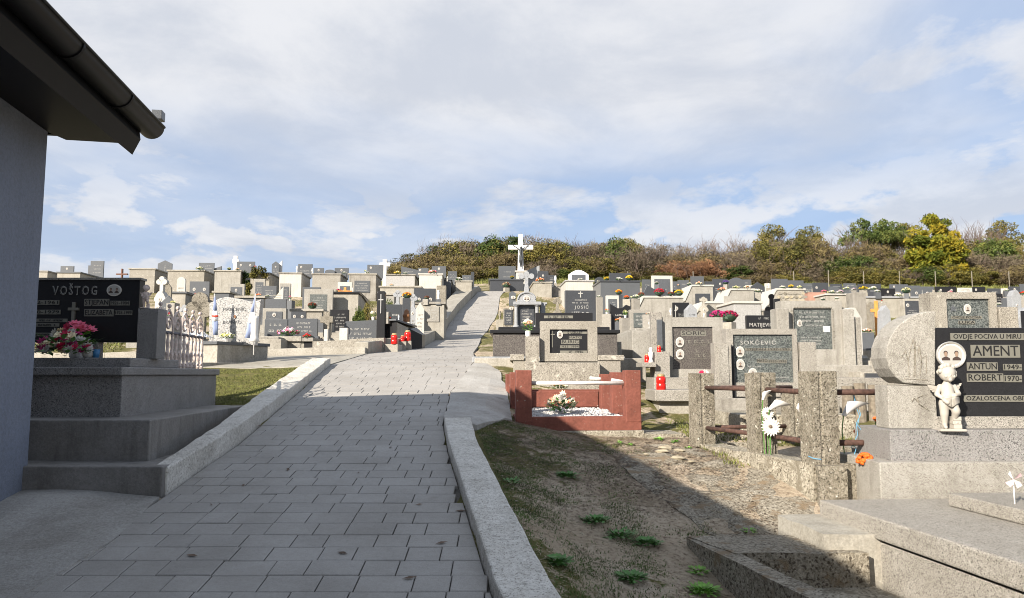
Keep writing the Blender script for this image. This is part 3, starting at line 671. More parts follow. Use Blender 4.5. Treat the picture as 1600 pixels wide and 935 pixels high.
# ---------------------------------------------------------------- fenced old grave on the right
def fenced():
    t = thing('fenced_grave', (2.1, 7, .7), 'old grave plot fenced by lichen-spotted concrete posts and two rusty pipe rails', 'grave')
    ox, oy, oz = t.location
    A = Vector((1.83, 8.05, 0)); B = Vector((2.36, 6.12, 0)); Cc = Vector((3.35, 6.20, 0)); D = Vector((2.95, 8.3, 0))
    zt = 1.0
    def wall(a, b, w, name, mat, zb=.4, z=zt):
        d = (b-a).normalized(); n = Vector((-d.y, d.x, 0))*w
        foot = [a, b, b+n, a+n]
        o = MB().prism([(p.x-ox, p.y-oy) for p in foot], zb-oz, z-oz).build(name, mat, t); rough_up(o, .014, 4, 4); return o
    wall(B, A, -.2, 'side_kerb', 'crumbly_concrete'); wall(Cc, B+Vector((.2, .01, 0)), -.2, 'front_kerb', 'lichen_concrete'); wall(A+Vector((.2, 0, 0)), D, -.16, 'rear_kerb', 'crumbly_concrete')
    wall(D+Vector((.1, -.1, 0)), Cc+Vector((.1, .2, 0)), .16, 'side_kerb', 'lichen_concrete')
    o = MB().prism([(p.x-ox, p.y-oy) for p in (B+Vector((.19, .18, 0)), Cc+Vector((.05, .18, 0)), D, A+Vector((.2, -.02, 0)))], .5-oz, .96-oz).build('bed', 'soil_and_turf', t)
    posts = []
    def post(c, top, w=.2):
        d = (B-A).normalized(); n = Vector((-d.y, d.x, 0)); ang = math.atan2(d.x, -d.y)
        m = MB(); h = w/2; c_ = .0
        # stepped front with a vertical groove, as cast
        foot = [(-h, -h), (-h+.055, -h), (-h+.06, -h+.007), (-h+.078, -h+.007), (-h+.083, -h), (h, -h), (h, h), (-h, h)]
        ca, sa = math.cos(ang*.55), math.sin(ang*.55)
        m.prism([(c.x-ox+x*ca-y*sa, c.y-oy+x*sa+y*ca) for x, y in foot], zt-.03-oz, top-oz)
        o = m.build('post', 'lichen_concrete', t, bevel=.006); rough_up(o, .006, 7, 4); posts.append((c, top)); return o
    p3 = B+Vector((.11, .13, 0)); p2 = A.lerp(B, .575)+Vector((.11, .05, 0)); p1 = A+Vector((.11, -.12, 0))
    post(p1, 1.71, .2); post(p2, 1.715, .2); post(p3, 1.725, .215)
    post(Vector((3.22, 6.34, 0)), 1.5, .16); post(Vector((2.95, 8.15, 0)), 1.55, .17)
    for z1 in (1.565, 1.16):
        MB().tube((p1.x-ox, p1.y-oy, z1-oz), (p2.x-ox, p2.y-oy, z1-oz), .021, 10).build('rail', 'rust', t, smooth=True)
        MB().tube((p2.x-ox, p2.y-oy, z1-oz), (p3.x-ox, p3.y-oy, z1-.012-oz), .023, 10).build('rail', 'rust', t, smooth=True)
        MB().tube((p3.x-ox, p3.y-oy, z1-.01-oz), (3.25-ox, 6.36-oy, z1-.01-oz), .024, 10).build('rail', 'rust', t, smooth=True)
        MB().tube((p1.x-ox, p1.y-oy, z1-oz), (2.95-ox, 8.15-oy, z1-oz), .02, 8).build('rail', 'rust', t, smooth=True)
    # broken corner block under the big post, with cracks
    o = MB().box(2.38-ox, 2.60-ox, 6.06-oy, 6.2-oy, .62-oz, .99-oz).build('corner_block', 'lichen_concrete', t); rough_up(o, .012, 8, 3)
fenced()

# ---------------------------------------------------------------- grave with the cherub, right foreground
def cherub(loc, rz, h, label, mat='plaster_white', name='cherub_statue', reading=False):
    t = thing(name, loc, label, 'statue', rz); k = h/1.0
    s = lambda *p: tuple(q*k for q in p)
    MB().box(-.20*k, .19*k, -.17*k, .15*k, 0, .035*k).build('plinth', mat, t, bevel=.006*k)
    o = .035
    els = []
    def ch(pts, rs): 
        for c, r in chain([s(p[0], p[1], p[2]+o) for p in pts], [r*k for r in rs]): els.append((c, r))
    # standing leg, bent leg, trunk, arms folded over the belly
    ch([(-.055, .0, .42), (-.065, -.01, .24), (-.06, .01, .05)], [.115, .085, .055]); ch([(-.06, .01, .05), (-.075, -.07, .02)], [.05, .04])
    ch([(.055, .0, .42), (.09, -.07, .28), (.085, .02, .12)], [.115, .085, .055]); ch([(.085, .02, .12), (.10, -.05, .09)], [.05, .04])
    ch([(0, 0, .42), (0, -.015, .52), (0, .0, .63), (0, .005, .70)], [.13, .135, .125, .09])
    ch([(0, .0, .70), (.0, -.01, .77)], [.06, .06])
    ch([(-.105, .0, .67), (-.165, -.01, .54), (-.08, -.11, .46)], [.062, .052, .040]); ch([(.105, .0, .67), (.165, -.02, .55), (.06, -.12, .52)], [.062, .052, .040])
    ch([(-.10, -.10, .45), (-.05, -.13, .41)], [.04, .045])
    b = meta('body', els, mat, t, res=.022*k)
    # head with face, bowed forward
    hd = MB().ball(s(.01, -.015, .875+o), .122*k, 16, 12, (1, 1.02, 1.08)).ball(s(.01, -.045, .835+o), .098*k, 14, 10, (1.05, .95, 1)).ball(s(.01, -.11, .775+o), .035*k, 8, 6).tube(s(.005, 0, .70+o), s(.01, -.01, .82+o), .05*k, 10).build('head', mat, t, smooth=True)
    f = MB(); f.ball(s(.01, -.128, .845+o), .017*k, 8, 6, (1, 1, 1.3)); f.ball(s(-.05, -.105, .825+o), .027*k, 8, 6); f.ball(s(.07, -.105, .825+o), .027*k, 8, 6); f.ball(s(.01, -.122, .805+o), .016*k, 8, 6, (1.4, 1, .5)); f.build('face', mat, hd, smooth=True)
    e = MB(); e.ball(s(-.03, -.118, .865+o), .012*k, 6, 5, (1.3, .6, .5)); e.ball(s(.05, -.118, .865+o), .012*k, 6, 5, (1.3, .6, .5)); e.build('eyes', 'weathered_stone', hd)
    c = MB(); rr = random.Random(5)
    for i in range(46):
        a = rr.uniform(0, 6.28); el = rr.uniform(-.5, 1.5)
        x, y, z = math.cos(a)*math.cos(el), math.sin(a)*math.cos(el), math.sin(el)
        if y < -.35 and z < .62: continue
        c.ball(s(.01+x*.118, -.01+y*.12, .895+o+z*.115), .04*k, 7, 5)
    c.build('curls', mat, hd, smooth=True)
    for sg in (-1, 1):      # feathered wings
        w = MB()
        for i in range(6):
            L = .21-.018*i; a = R(28+i*13) if sg < 0 else R(20+i*15)
            bx, bz = sg*.04, .60+o; tx, tz = bx+sg*math.cos(a-.35)*L, bz+.06-math.sin(a-.45)*L+.04
            w.prof([(q[0]*k, q[1]*k) for q in ([(bx, bz-.04), (tx, tz-.045), (tx+sg*.015, tz), (bx, bz+.06)] if sg > 0 else [(bx, bz+.06), (tx-.015, tz), (tx, tz-.045), (bx, bz-.04)])], (.075+.008*i)*k, (.095+.008*i)*k)
        w.build('wing', mat, t, bevel=.004*k)
    # draped cloth, urn and the stack of books it leans on
    d = MB()
    for i in range(7): d.path([s(-.12+.006*i, -.10, .50+o-.014*i), s(0, -.155+.004*i, .475+o-.02*i), s(.12, -.09, .49+o-.012*i), s(.15, -.01, .46+o-.01*i)], .018*k, 6)
    d.build('drapery', mat, t, smooth=True)
    q = MB(); q.box(.05*k, .17*k, -.07*k, .11*k, (.0+o)*k, (.07+o)*k); q.box(.04*k, .165*k, -.06*k, .11*k, (.072+o)*k, (.125+o)*k); q.box(.055*k, .175*k, -.05*k, .11*k, (.127+o)*k, (.19+o)*k); q.build('books', mat, t, bevel=.006*k)
    return t
def ament():
    t = thing('cherub_grave', (2.95, 5.95, .7), 'large granite grave in the right foreground, black slab set against a rounded fan-shaped pillar', 'grave')
    ox, oy, oz = t.location; Y = 6.0
    def W_(u, v, y=Y): p = P(u, v, y); return p.x-ox, p.z-oz
    y = Y-oy
    # pillar with its fan top
    outer = [(1462, 487), (1448, 487), (1432, 491), (1416, 499), (1402, 511), (1392, 526), (1386, 543), (1385, 560), (1390, 576), (1399, 589), (1413, 599), (1462, 603)]
    pts = [W_(*q) for q in outer][::-1]
    pts = pts[::-1]
    f = MB().prof(pts, y, y+.27); 
    o = f.build('fan_stone', 'fine_terrazzo', t)
    bm = bmesh.new(); bm.from_mesh(o.data); bmesh.ops.recalc_face_normals(bm, faces=bm.faces[:]); bm.to_mesh(o.data); bm.free(); mo = o.modifiers.new('b', 'BEVEL'); mo.width = .006; mo.limit_method = 'ANGLE'
    (x0, z0), (x1, z1) = W_(1390, 670), W_(1462, 603)
    MB().box(x0, x1, y+.002, y+.22, z0, z1).build('pillar', 'fine_terrazzo', t, bevel=.006)
    # faint relief of praying hands and a cross on the fan
    rl = MB()
    def rp(*uv, r=.0035): 
        q = [(W_(*a)[0], y-.001, W_(*a)[1]) for a in uv]; rl.path(q, r, 5)
    rp((1430, 533), (1431, 590)); rp((1424, 547), (1438, 547)); rp((1421, 590), (1419, 565), (1424, 540), (1427, 530), (1429, 542), (1428, 590)); rp((1437, 588), (1440, 565), (1436, 540), (1434, 560)); rp((1408, 560), (1415, 548), (1419, 565)); rp((1441, 560), (1447, 556), (1448, 585)); rp((1412, 592), (1450, 594)); rp((1425, 628), (1428, 622), (1436, 630), (1433, 622), (1442, 618)); rp((1436, 632), (1452, 642))
    rl.build('relief', 'weathered_stone', o)
    # black slab
    sx0, sz0 = W_(1461, 651); _, sz1 = W_(1461, 512); sx1 = sx0+1.55
    hs = MB().box(sx0+.004, sx1, y+.03, y+.12, sz0, sz1).build('headstone', 'black_granite', t, bevel=.004)
    MB().box(sx0+.002, sx1, y-.0, y+.2, z0, sz0-.001).build('footing', 'pale_granite', t, bevel=.004)
    ys = y+.03
    def pt(s, size, u0, u1, v, ph_): a, zz = W_(u0, v); b, _ = W_(u1, v); plate_text(s, size, a, b, zz, ys, hs, ph=ph_)
    pt('OVDJE POCIVA U MIRU B', .052, 1488, 1612, 526, .055); pt('AMENT', .115, 1520, 1597, 549, .10); pt('ANTUN', .07, 1514, 1562, 573, .066); pt('1949-', .055, 1571, 1600, 574, .05)
    pt('ROBERT', .07, 1514, 1571, 590.5, .066); pt('1970-', .06, 1572, 1600, 592, .055); pt('OZALOSCENA OBIT', .048, 1509, 1612, 623, .052)
    a, zz = W_(1488, 555); oval(hs, a, zz, .105, .092, ys, 2); mm = MB()
    n = 26; mm2 = [(a+.112*math.cos(6.2832*i/n), ys-.012, zz+.099*math.sin(6.2832*i/n)) for i in range(n+1)]; mm.path(mm2, .008, 6); mm.build('medallion_rim', 'silver', hs)
    # blocks in front
    bx0, bt = W_(1380, 671, 5.95); MB().box(bx0, bx0+2.6, -.10, .5, .26, z0).build('pedestal', 'blue_granite', t, bevel=.006)
    bx, _ = W_(1367, 720, 5.82); _, zt = W_(1367, 721, 5.82); MB().box(bx, bx+2.8, -.20, .55, -.35, zt).build('lower_block', 'fine_terrazzo', t, bevel=.008)
    # long cover slab coming towards the camera, overhanging a granite side
    dirx, diry = .125, -1.0
    c0 = P(1275, 781, 5.62); zt_ = c0.z-oz; L = 3.0
    cx, cy = c0.x-ox, c0.y-oy
    foot = [(cx+dirx*L, cy+diry*L), (cx+dirx*L+2.2, cy+diry*L+.05), (cx+2.3, cy+.13), (cx+.02, cy)]
    MB().prism(foot, zt_-.135, zt_).build('cover_slab', 'pale_granite', t, bevel=.012)
    MB().prism([(p[0]+.04, p[1]-.04) for p in foot], -1.2, zt_-.155).build('side_wall', 'pale_granite', t, bevel=.006)
    c1 = P(1480, 768, 5.35); MB().prism([(c1.x-ox+.1*2.5, c1.y-oy-2.5), (c1.x-ox+1.8, c1.y-oy-2.4), (c1.x-ox+1.7, c1.y-oy+.05), (c1.x-ox, c1.y-oy)], zt_+.002, zt_+.09).build('inner_slab', 'pale_granite', t, bevel=.01)
    return t
ament()
_c = P(1483, 669, 5.88); cherub((_c.x, 5.88, 1.275), R(-6), .475, 'small white winged cherub statue standing in front of the black slab at the far right')

def planter():
    t = thing('concrete_planter', (1.55, 5.2, .4), 'low weathered concrete planter box with an open pit in the bottom right foreground', 'planter')
    ox, oy, oz = t.location
    a = P(1070, 840, 5.35); z = a.z
    def wbox(f, z0, z1, n, mat='slope_concrete', sub=3): o = MB().prism([(x-ox, y-oy) for x, y in f], z0-oz, z1-oz).build(n, mat, t); rough_up(o, .009, 5, sub); return o
    k = -.04
    x0, y0 = a.x, a.y
    wbox([(x0+.42, 3.3), (x0+.56, 3.3), (x0+.20, 5.02), (x0+.01, 5.35)], -.3, z, 'outer_wall')
    wbox([(x0+.20, 4.86), (x0+1.02, 4.86), (x0+.86, 5.42), (x0+.02, 5.36)], -.3, z+.006, 'rear_slab')
    wbox([(x0+.5, 3.3), (x0+1.5, 3.3), (x0+1.05, 4.9), (x0+.2, 4.9)], -.5, z-.20, 'pit_floor', 'crumbly_concrete')
    b = P(1215, 800, 5.62); 
    o = MB().prism([(x-ox, y-oy) for x, y in [(b.x+.06, 4.95), (b.x+.50, 4.95), (b.x+.42, 5.66), (b.x, 5.62)]], .0-oz, b.z-.02-oz).build('ledge', 'pale_concrete', t); rough_up(o, .007, 5, 3)
planter()

# ---------------------------------------------------------------- low red grave
def red_grave():
    y0, y1 = 8.3, 10.2
    a, b = P(806, 650, y0).x, P(1006, 650, y0).x; sh = -.03
    zt = P(900, 652, y0).z; oz = zt-.16
    t = thing('red_grave', (a, y0, oz), 'low grave painted brick red, with square posts, white pipe rail and white gravel', 'grave', R(5))
    w = b-a; d = y1-y0
    MB().box(-.02, w+.02, -.03, d, -.5, .012).build('footing', 'crumbly_concrete', t, bevel=.008)
    o = MB().box(w+.021, w+.45, -.06, .5, -.5, -.02).build('side_step', 'crumbly_concrete', t); rough_up(o, .008, 5, 3)
    for n, f, z1 in (('front_kerb', (0, w, 0, .13), .16), ('side_kerb', (0, .12, .13, d-.12), .17), ('side_kerb', (w-.12, w, .13, d-.12), .17), ('rear_kerb', (0, w, d-.12, d), .2)):
        o = MB().box(f[0], f[1], f[2], f[3], .012, z1).build(n, 'brick_red_paint', t, bevel=.006); rough_up(o, .004, 5, 2)
    pr = MB().box(.121, w-.121, d-.34, d-.121, .02, .42).build('rear_box', 'brick_red_paint', t, bevel=.005)
    MB().box(.16, w-.16, d-.37, d-.345, .20, .40).build('panel', 'brick_red_paint', t, bevel=.01)
    k = 0
    for x in (0.0, w-.175):
        for yy, h in ((-.004, .66), (d*.36, .64), (d*.68, .62)):
            if x == 0 and k == 0: pass
            o = MB().box(x+.002, x+.173, yy, yy+.15, .10, h-.0).build('post', 'brick_red_paint', t, bevel=.008); rough_up(o, .003, 6, 1); k += 1
    for x in (.085,):
        for q in ((.07, .36), ): MB().tube((x, .15, .53), (x, d*.36, .53), .018, 8).build('rail', 'white_pipe', t, smooth=True)
    MB().tube((.175, .075, .52), (w-.172, .075, .52), .022, 10).build('rail', 'white_pipe', t, smooth=True)
    MB().tube((w-.28, .2, .55), (w-.17, .12, .53), .022, 8).build('rail', 'white_pipe', t, smooth=True); MB().tube((w-.42, .75, .57), (w-.30, .70, .56), .02, 8).build('rail', 'white_pipe', t, smooth=True)
    g = MB(); r = random.Random(4)
    g.prism([(.121, .131), (w-.121, .131), (w-.121, d-.345), (.121, d-.345)], .02, [.125, .125, .18, .18])
    for i in range(2600):
        x, y = r.uniform(.13, w-.13), r.uniform(.14, d-.36); s = r.uniform(.008, .017); g.ball((x, y, .125+.055*(y-.13)/(d-.475)+r.uniform(0, .012)), s, 5, 3, (1.2, 1, .7), .3)
    tag(g.build('gravel', 'pebble', t), kind='stuff')
    return t, a, w, y0, d, oz
RG = red_grave()

# ---------------------------------------------------------------- headstone shapes and the grave builder
def shape(kind, w, h):
    a = w/2
    if kind == 'rect': return [(-a, 0), (a, 0), (a, h), (-a, h)]
    if kind == 'arch': return [(-a, 0), (a, 0), (a, h*.8)]+[(a*math.cos(R(t)), h*.8+h*.2*math.sin(R(t))) for t in range(15, 180, 15)]+[(-a, h*.8)]
    if kind == 'round': r = min(a, h*.5); return [(-a, 0), (a, 0), (a, h-r)]+[(a*math.cos(R(t)), h-r+r*math.sin(R(t))) for t in range(12, 180, 12)]+[(-a, h-r)]
    if kind == 'gable': return [(-a, 0), (a, 0), (a, h*.82), (0, h), (-a, h*.82)]
    if kind == 'gableR': return [(-a, 0), (a, 0), (a, h*.78), (a*.35, h), (-a*.35, h), (-a, h*.78)]
    if kind == 'slantL': return [(-a, 0), (a, 0), (a, h), (-a, h*.72)]
    if kind == 'slantR': return [(-a, 0), (a, 0), (a, h*.72), (-a, h)]
    if kind == 'lean': return [(-a, 0), (a*.86, 0), (a, h), (-a*.72, h*.93)]
    if kind == 'wave': return [(-a*.92, 0), (a*.9, 0), (a*.82, h*.55), (a*.95, h*.72), (a*.8, h*.92), (a*.45, h*.97), (a*.1, h*.86), (-a*.3, h*.85), (-a, h)]
    if kind == 'wave2': return [(-a, 0), (a, 0), (a, h*.75), (a*.75, h*.9), (a*.3, h*.82), (-a*.2, h*.9), (-a*.7, h), (-a, h*.8)]
    if kind == 'blade': return [(-a*.2, 0), (a, 0), (a, h), (a*.8, h*.98), (-a, h*.6), (-a*.9, h*.1)]
    if kind == 'sail': return [(-a, 0), (a, 0), (a, h), (a*.5, h*.86), (-a*.2, h*.62), (-a*.8, h*.45), (-a, h*.4)]
    if kind == 'bow': return [(-a, 0), (a, 0), (a, h*.86)]+[(a*(1-2*i/8), h*.86+h*.14*math.sin(math.pi*i/8)) for i in range(1, 8)]+[(-a, h*.86)]
    if kind == 'obelisk': return [(-a, 0), (a, 0), (a*.72, h*.85), (0, h), (-a*.72, h*.85)]
    return [(-a, 0), (a, 0), (a, h), (-a, h)]
SEED = [0]
def headstone(t, x, y, z, w, h, kind='rect', mat='dark_granite', th=.09, ins=1, ovals=0, frame=None, cross=0, name='headstone', insmat='letter_pale', fw=.15, lines=None):
    """a stone standing at local x,y,z; frame = material of a surround"""
    SEED[0] += 1; sd_ = SEED[0]
    def off(p): return [(x+a, z+b) for a, b in p]
    if frame:
        hs = MB().prof(off(shape(kind, w, h)), y, y+th*1.6).build(name, frame, t, bevel=.008)
        pw, p0, p1 = w*(1-2*fw), h*.16, h*(1-fw*.9)
        pl = MB().box(x-pw/2, x+pw/2, y-.012, y-.001, z+p0, z+p1).build('plaque', mat, hs, bevel=.003)
        iw, i0, i1, yy, par = pw, z+p0, z+p1, y-.012, pl
    else:
        hs = MB().prof(off(shape(kind, w, h)), y, y+th).build(name, mat, t, bevel=.006)
        iw, i0, i1, yy, par = w*.86, z+h*.06, z+h*(.80 if kind != 'rect' else .95), y, hs
    H = i1-i0
    if ovals:
        r = min(.065, iw*.13, H*.2)
        if ovals == 1: oval(par, x-(iw*.32 if sd_ % 2 else 0)*(0 if kind != 'rect' else 1), i1-H*.2, r*.85, r, yy)
        else: oval(par, x-iw*.3, i1-H*.25, r*.85, r, yy); oval(par, x+iw*.3, i1-H*.25, r*.85, r, yy)
    if cross:
        cx = x+iw*cross; m = MB().box(cx-.008, cx+.008, yy-.008, yy-.001, i0+H*.25, i1-H*.06).box(cx-.035, cx+.035, yy-.009, yy-.0015, i1-H*.30, i1-H*.27); m.build('engraved_cross', insmat, par)
    if ins: dashes(par, x-iw*.38+(iw*.1 if cross else 0), x+iw*.42, i0+H*.12, i1-H*(.40 if ovals else .12), yy, lines or max(2, min(6, int(H/.09))), insmat, sd_, hfrac=.42)
    return hs
def cross_on(t, x, y, z, h, mat, w=None, th=.1, b=.13, name='cross', fancy=False, arm=.58):
    w = w or h*.55; s = h*b
    pts = [(-s/2, 0), (s/2, 0), (s/2, h*arm), (w/2, h*arm), (w/2, h*arm+s), (s/2, h*arm+s), (s/2, h), (-s/2, h), (-s/2, h*arm+s), (-w/2, h*arm+s), (-w/2, h*arm), (-s/2, h*arm)]
    o = MB().prof([(x+p, z+q) for p, q in pts], y, y+th).build(name, mat, t, bevel=.006)
    if fancy:
        m = MB()
        for p, q in ((0, h-s*.3), (w/2-s*.3, h*arm+s/2), (-w/2+s*.3, h*arm+s/2)): m.disc(x+p, z+q, s*.75, s*.75, y-.004, y+th+.004, 14)
        m.build('cross_knobs', mat, o)
    return o
GROUPS = {'dark': 'dark granite headstones on the hillside', 'box': 'raised box tombs on the hill', 'trap': 'pale tombs with sloping cover slabs'}
TOPS = {}
def at(u0, u1, vt, y):
    """centre x, ground z, width and height of something seen between u0..u1 with its top at vt, standing at distance y"""
    uc = (u0+u1)/2; p = P(uc, vt, y); w = (P(u1, vt, y).x-P(u0, vt, y).x); z0 = G(p.x, y)
    return p.x, z0, w, p.z-z0
def grave(u0, u1, vt, y, label, kind='rect', mat='dark_granite', bed='pale', L=1.9, bt=.16, bw=None, plinth=None, **k):
    x, z0, w, h = at(u0, u1, vt, y); t = thing('gravestone', (x, y, z0), label, 'gravestone', R(3.5), k.pop('group', None))
    mats = {'pale': ('cream_stone', 'pale_granite'), 'dark': ('grey_concrete', 'dark_granite'), 'grey': ('pale_concrete', 'slate_granite'), 'white': ('white_stone', 'marble'), 'soil': ('weathered_stone', 'soil_and_turf'), 'gran': ('fine_terrazzo', 'fine_terrazzo')}
    pb = bt if bed else 0
    if bed:
        a, b = mats[bed]; W_ = (bw or max(w*1.15, .8))/2
        MB().box(-W_, W_, -L, th_(k)+.1, -.9, bt).build('kerb', a, t, bevel=.008)
        MB().box(-W_+.07, W_-.07, -L+.08, -.12, bt, bt+.045).build('cover_slab', b, t, bevel=.008)
    pm = plinth or k.get('frame') or ('slate_granite' if 'granite' in mat else mat)
    MB().box(-w/2-.04, w/2+.04, -.06, th_(k)+.05, pb if bed else -.6, pb+.10).build('plinth', pm, t, bevel=.006)
    headstone(t, 0, 0, pb+.10, w, max(.15, h-pb-.10), kind, mat, **k)
    return t
def th_(k): return k.get('th', .09)*(1.6 if k.get('frame') else 1)
def boxtomb(u0, u1, vt, y, label, mat='pale_granite', lid=None, L=2.2, heads=(), rz=3.0, lidh=.07, ov=.05, plaque=None, slope=0, basev=None, group='raised box tombs on the hill', cat='tomb'):
    """raised box tomb, its short front to the camera; heads = stones standing on it: (u0,u1,v_top,kind,mat,dy,extra)"""
    x, z0, w, h = at(u0, u1, vt, y); t = thing('box_tomb', (x, y, z0), label, cat, R(rz), group)
    MB().box(-w/2, w/2, 0, L, -.8, h-lidh).build('tomb_body', mat, t, bevel=.006)
    q = MB().prism([(-w/2-ov, -ov), (w/2+ov, -ov), (w/2+ov, L+ov), (-w/2-ov, L+ov)], h-lidh+.001, [h, h, h+slope, h+slope]).build('lid', lid or mat, t, bevel=.008)
    if plaque:
        a, b, c, d, pm = plaque
        xa, xb = P(a, c, y).x-x, P(b, c, y).x-x; za, zb = P(a, d, y).z-z0, P(a, c, y).z-z0
        pl = MB().box(xa, xb, -.03, -.001, za, zb).build('plaque', pm, t, bevel=.004); dashes(pl, xa+.04, xb-.04, za+.05, zb-.08, -.03, 4, 'letter_pale', 3)
    ca, sa = math.cos(R(rz)), math.sin(R(rz))
    for hd in heads:
        a, b, vt2, kd, hm, dy = hd[:6]; e = hd[6] if len(hd) > 6 else {}
        yy = y+dy; p = P((a+b)/2, vt2, yy); ww = P(b, vt2, yy).x-P(a, vt2, yy).x; dx_, dy_ = p.x-x, yy-y
        lx, ly = dx_*ca+dy_*sa, -dx_*sa+dy_*ca; hz = p.z-z0-h-slope*dy/L
        if kd == 'cross': cross_on(t, lx, ly, h+slope*dy/L, hz, hm, ww, .1, e.get('b', .16))
        else: headstone(t, lx, ly, h+slope*dy/L, ww, hz, kd, hm, **e)
    return t
def trap(u0, u1, vt, y, label, mat='cream_stone', lid='white_stone', L=1.5, flat=.72, slope_side=-1, vb=None, front='fine_terrazzo', group='pale tombs with sloping cover slabs', h2=.5, rot=2.0):
    """tomb whose cover slopes down on one side"""
    x, z0, w, h = at(u0, u1, vt, y); t = thing('sloped_tomb', (x, y, z0), label, 'tomb', R(rot), group); a = w/2
    k = w*(1-flat); hl = h*h2
    pts = [(-a, -.5), (a, -.5), (a, h-.05), (-a+k, h-.05), (-a, hl-.05)] if slope_side < 0 else [(-a, -.5), (a, -.5), (a, hl-.05), (a-k, h-.05), (-a, h-.05)]
    MB().prof(pts, 0, L).build('tomb_body', front, t, bevel=.006)
    e = .04
    if slope_side < 0: l = [(-a-e, hl-.07), (-a+k, h-.049), (a+e, h-.049), (a+e, h+.02), (-a+k-.02, h+.02), (-a-e, hl)]
    else: l = [(a+e, hl), (a-k+.02, h+.02), (-a-e, h+.02), (-a-e, h-.049), (a-k, h-.049), (a+e, hl-.07)]
    MB().prof(l, -e, L+e).build('lid', lid, t)
    return t

# ================================================================ the named stones, nearest first
def group_near():
    # SOKCEVIC
    def frame_grave(u0, u1, vt, y, vb, label, pl, plmat, mat='pale_granite', th=.2, base=True):
        x, z0, w, h = at(u0, u1, vt, y); t = thing('framed_gravestone', (x, y, z0), label, 'gravestone')
        zb = P(x, vb, y).z-z0
        X = lambda u: P(u, vt, y).x-x; Z = lambda v: P(800, v, y).z-z0
        a, b, c, d = X(pl[0]), X(pl[1]), Z(pl[3]), Z(pl[2])
        hs = MB().box(-w/2, a, 0, th, zb, h).box(b, w/2, 0, th, zb, h).box(a, b, 0, th, d, h).box(a, b, 0, th, zb, c).build('frame', mat, t)
        pq = MB().box(a-.002, b+.002, .03, .10, c-.002, d+.002).build('plaque', plmat, hs)
        return t, X, Z, pq, hs
    t, X, Z, pq, hs = frame_grave(1134, 1245, 514, 9.5, 620, 'broad granite framed headstone behind the fence posts, dark green plaque with three oval portraits', (1145, 1238, 523, 598), 'green_granite')
    yy = .03
    text('SOKČEVIĆ', .07, X(1185), Z(536), yy-.004, 'letter_pale', pq, fit=.44, sp=1.2); 
    plate_text('STJEPAN 1937-1993', .035, X(1164), X(1236), Z(546), yy, pq, ph=.032); plate_text('MATO', .05, X(1182), X(1199), Z(564), yy, pq, ph=.052); plate_text('1935-1976', .04, X(1200), X(1229), Z(565), yy, pq, ph=.044)
    dashes(pq, X(1166), X(1188), Z(575), Z(571), yy, 1, 'letter_pale', 2); dashes(pq, X(1205), X(1236), Z(592), Z(588), yy, 1, 'letter_pale', 4)
    for v in (550, 570, 584): oval(pq, X(1156 if v < 580 else 1175), Z(v), .055, .068, yy)
    b = MB().box(X(1113), X(1139), -.08, .12, -.3, Z(536)).build('side_pillar', 'pale_granite', t, bevel=.006); MB().box(X(1118), X(1134), -.092, -.081, Z(600), Z(541)).build('panel', 'fine_terrazzo', b, bevel=.004)
    MB().box(X(1139)+.002, X(1145), -.03, .1, -.3, Z(542)).build('black_panel', 'black_granite', t)
    b = MB().box(X(1247), X(1272), -.04, .16, -.3, Z(535)).build('side_pillar', 'pale_granite', t, bevel=.006)
    MB().box(X(1105), X(1300), -.14, .24, -.7, Z(622)).build('base', 'grey_concrete', t, bevel=.01); MB().box(X(1108), X(1262), -1.25, -.142, -.7, Z(640)).build('bed_kerb', 'crumbly_concrete', t, bevel=.01)
    # tall tooled frame behind it
    t, X, Z, pq, hs = frame_grave(1220, 1315, 470, 11.2, 600, 'tall granite headstone with tooled surround, grey plaque with one oval portrait and a white card', (1239, 1299, 482, 546), 'green_granite', 'fine_terrazzo', .25)
    yy = .03; dashes(pq, X(1243), X(1296), Z(512), Z(485), yy, 4, 'letter_pale', 11, .35); dashes(pq, X(1246), X(1286), Z(540), Z(525), yy, 3, 'letter_pale', 12, .4); oval(pq, X(1249), Z(505), .036, .052, yy)
    MB().box(X(1286), X(1296), yy-.012, yy-.001, Z(519), Z(510)).build('white_card', 'white_paint', pq)
    q = MB()
    for i in range(26):
        v = 484+i*2.4; q.box(X(1299.5), X(1302), -.006, -.001, Z(v+1), Z(v)); q.box(X(1236), X(1238.6), -.006, -.001, Z(v+1), Z(v))
    for i in range(25): u = 1240+i*2.4; q.box(X(u), X(u+1), -.006, -.001, Z(481.6), Z(479.5))
    q.build('tooled_edge', 'weathered_stone', hs)['kind'] = 'stuff'
    MB().box(X(1208), X(1227), -.13, .15, Z(600), Z(483)).build('side_pillar', 'fine_terrazzo', t, bevel=.008); MB().box(X(1313)+.002, X(1331), -.06, .2, Z(600), Z(484)).build('side_pillar', 'fine_terrazzo', t, bevel=.008)
    MB().box(X(1331)+.002, X(1343), -.01, .2, Z(600), Z(496)).build('side_block', 'pale_granite', t, bevel=.006)
    MB().box(X(1205), X(1348), -.2, .3, -.7, Z(571)).build('base', 'fine_terrazzo', t, bevel=.01); MB().box(X(1205), X(1338), -1.5, -.203, -.9, Z(590)).build('bed_kerb', 'pale_granite', t, bevel=.01)
    # SORIC
    t, X, Z, pq, hs = frame_grave(1035, 1129, 496, 11.0, 603, 'wide pale granite headstone with a brown plaque and two oval portraits behind the red lantern', (1050, 1113, 511, 577), 'brown_granite', 'fine_terrazzo', .16)
    yy = .03; plate_text('SORIĆ', .078, X(1064), X(1103), Z(521), yy, pq, ph=.075); dashes(pq, X(1072), X(1112), Z(538), Z(530), yy, 1, 'letter_plate', 5, .8); dashes(pq, X(1082), X(1106), Z(541), Z(537), yy, 1, 'letter_plate', 6); 
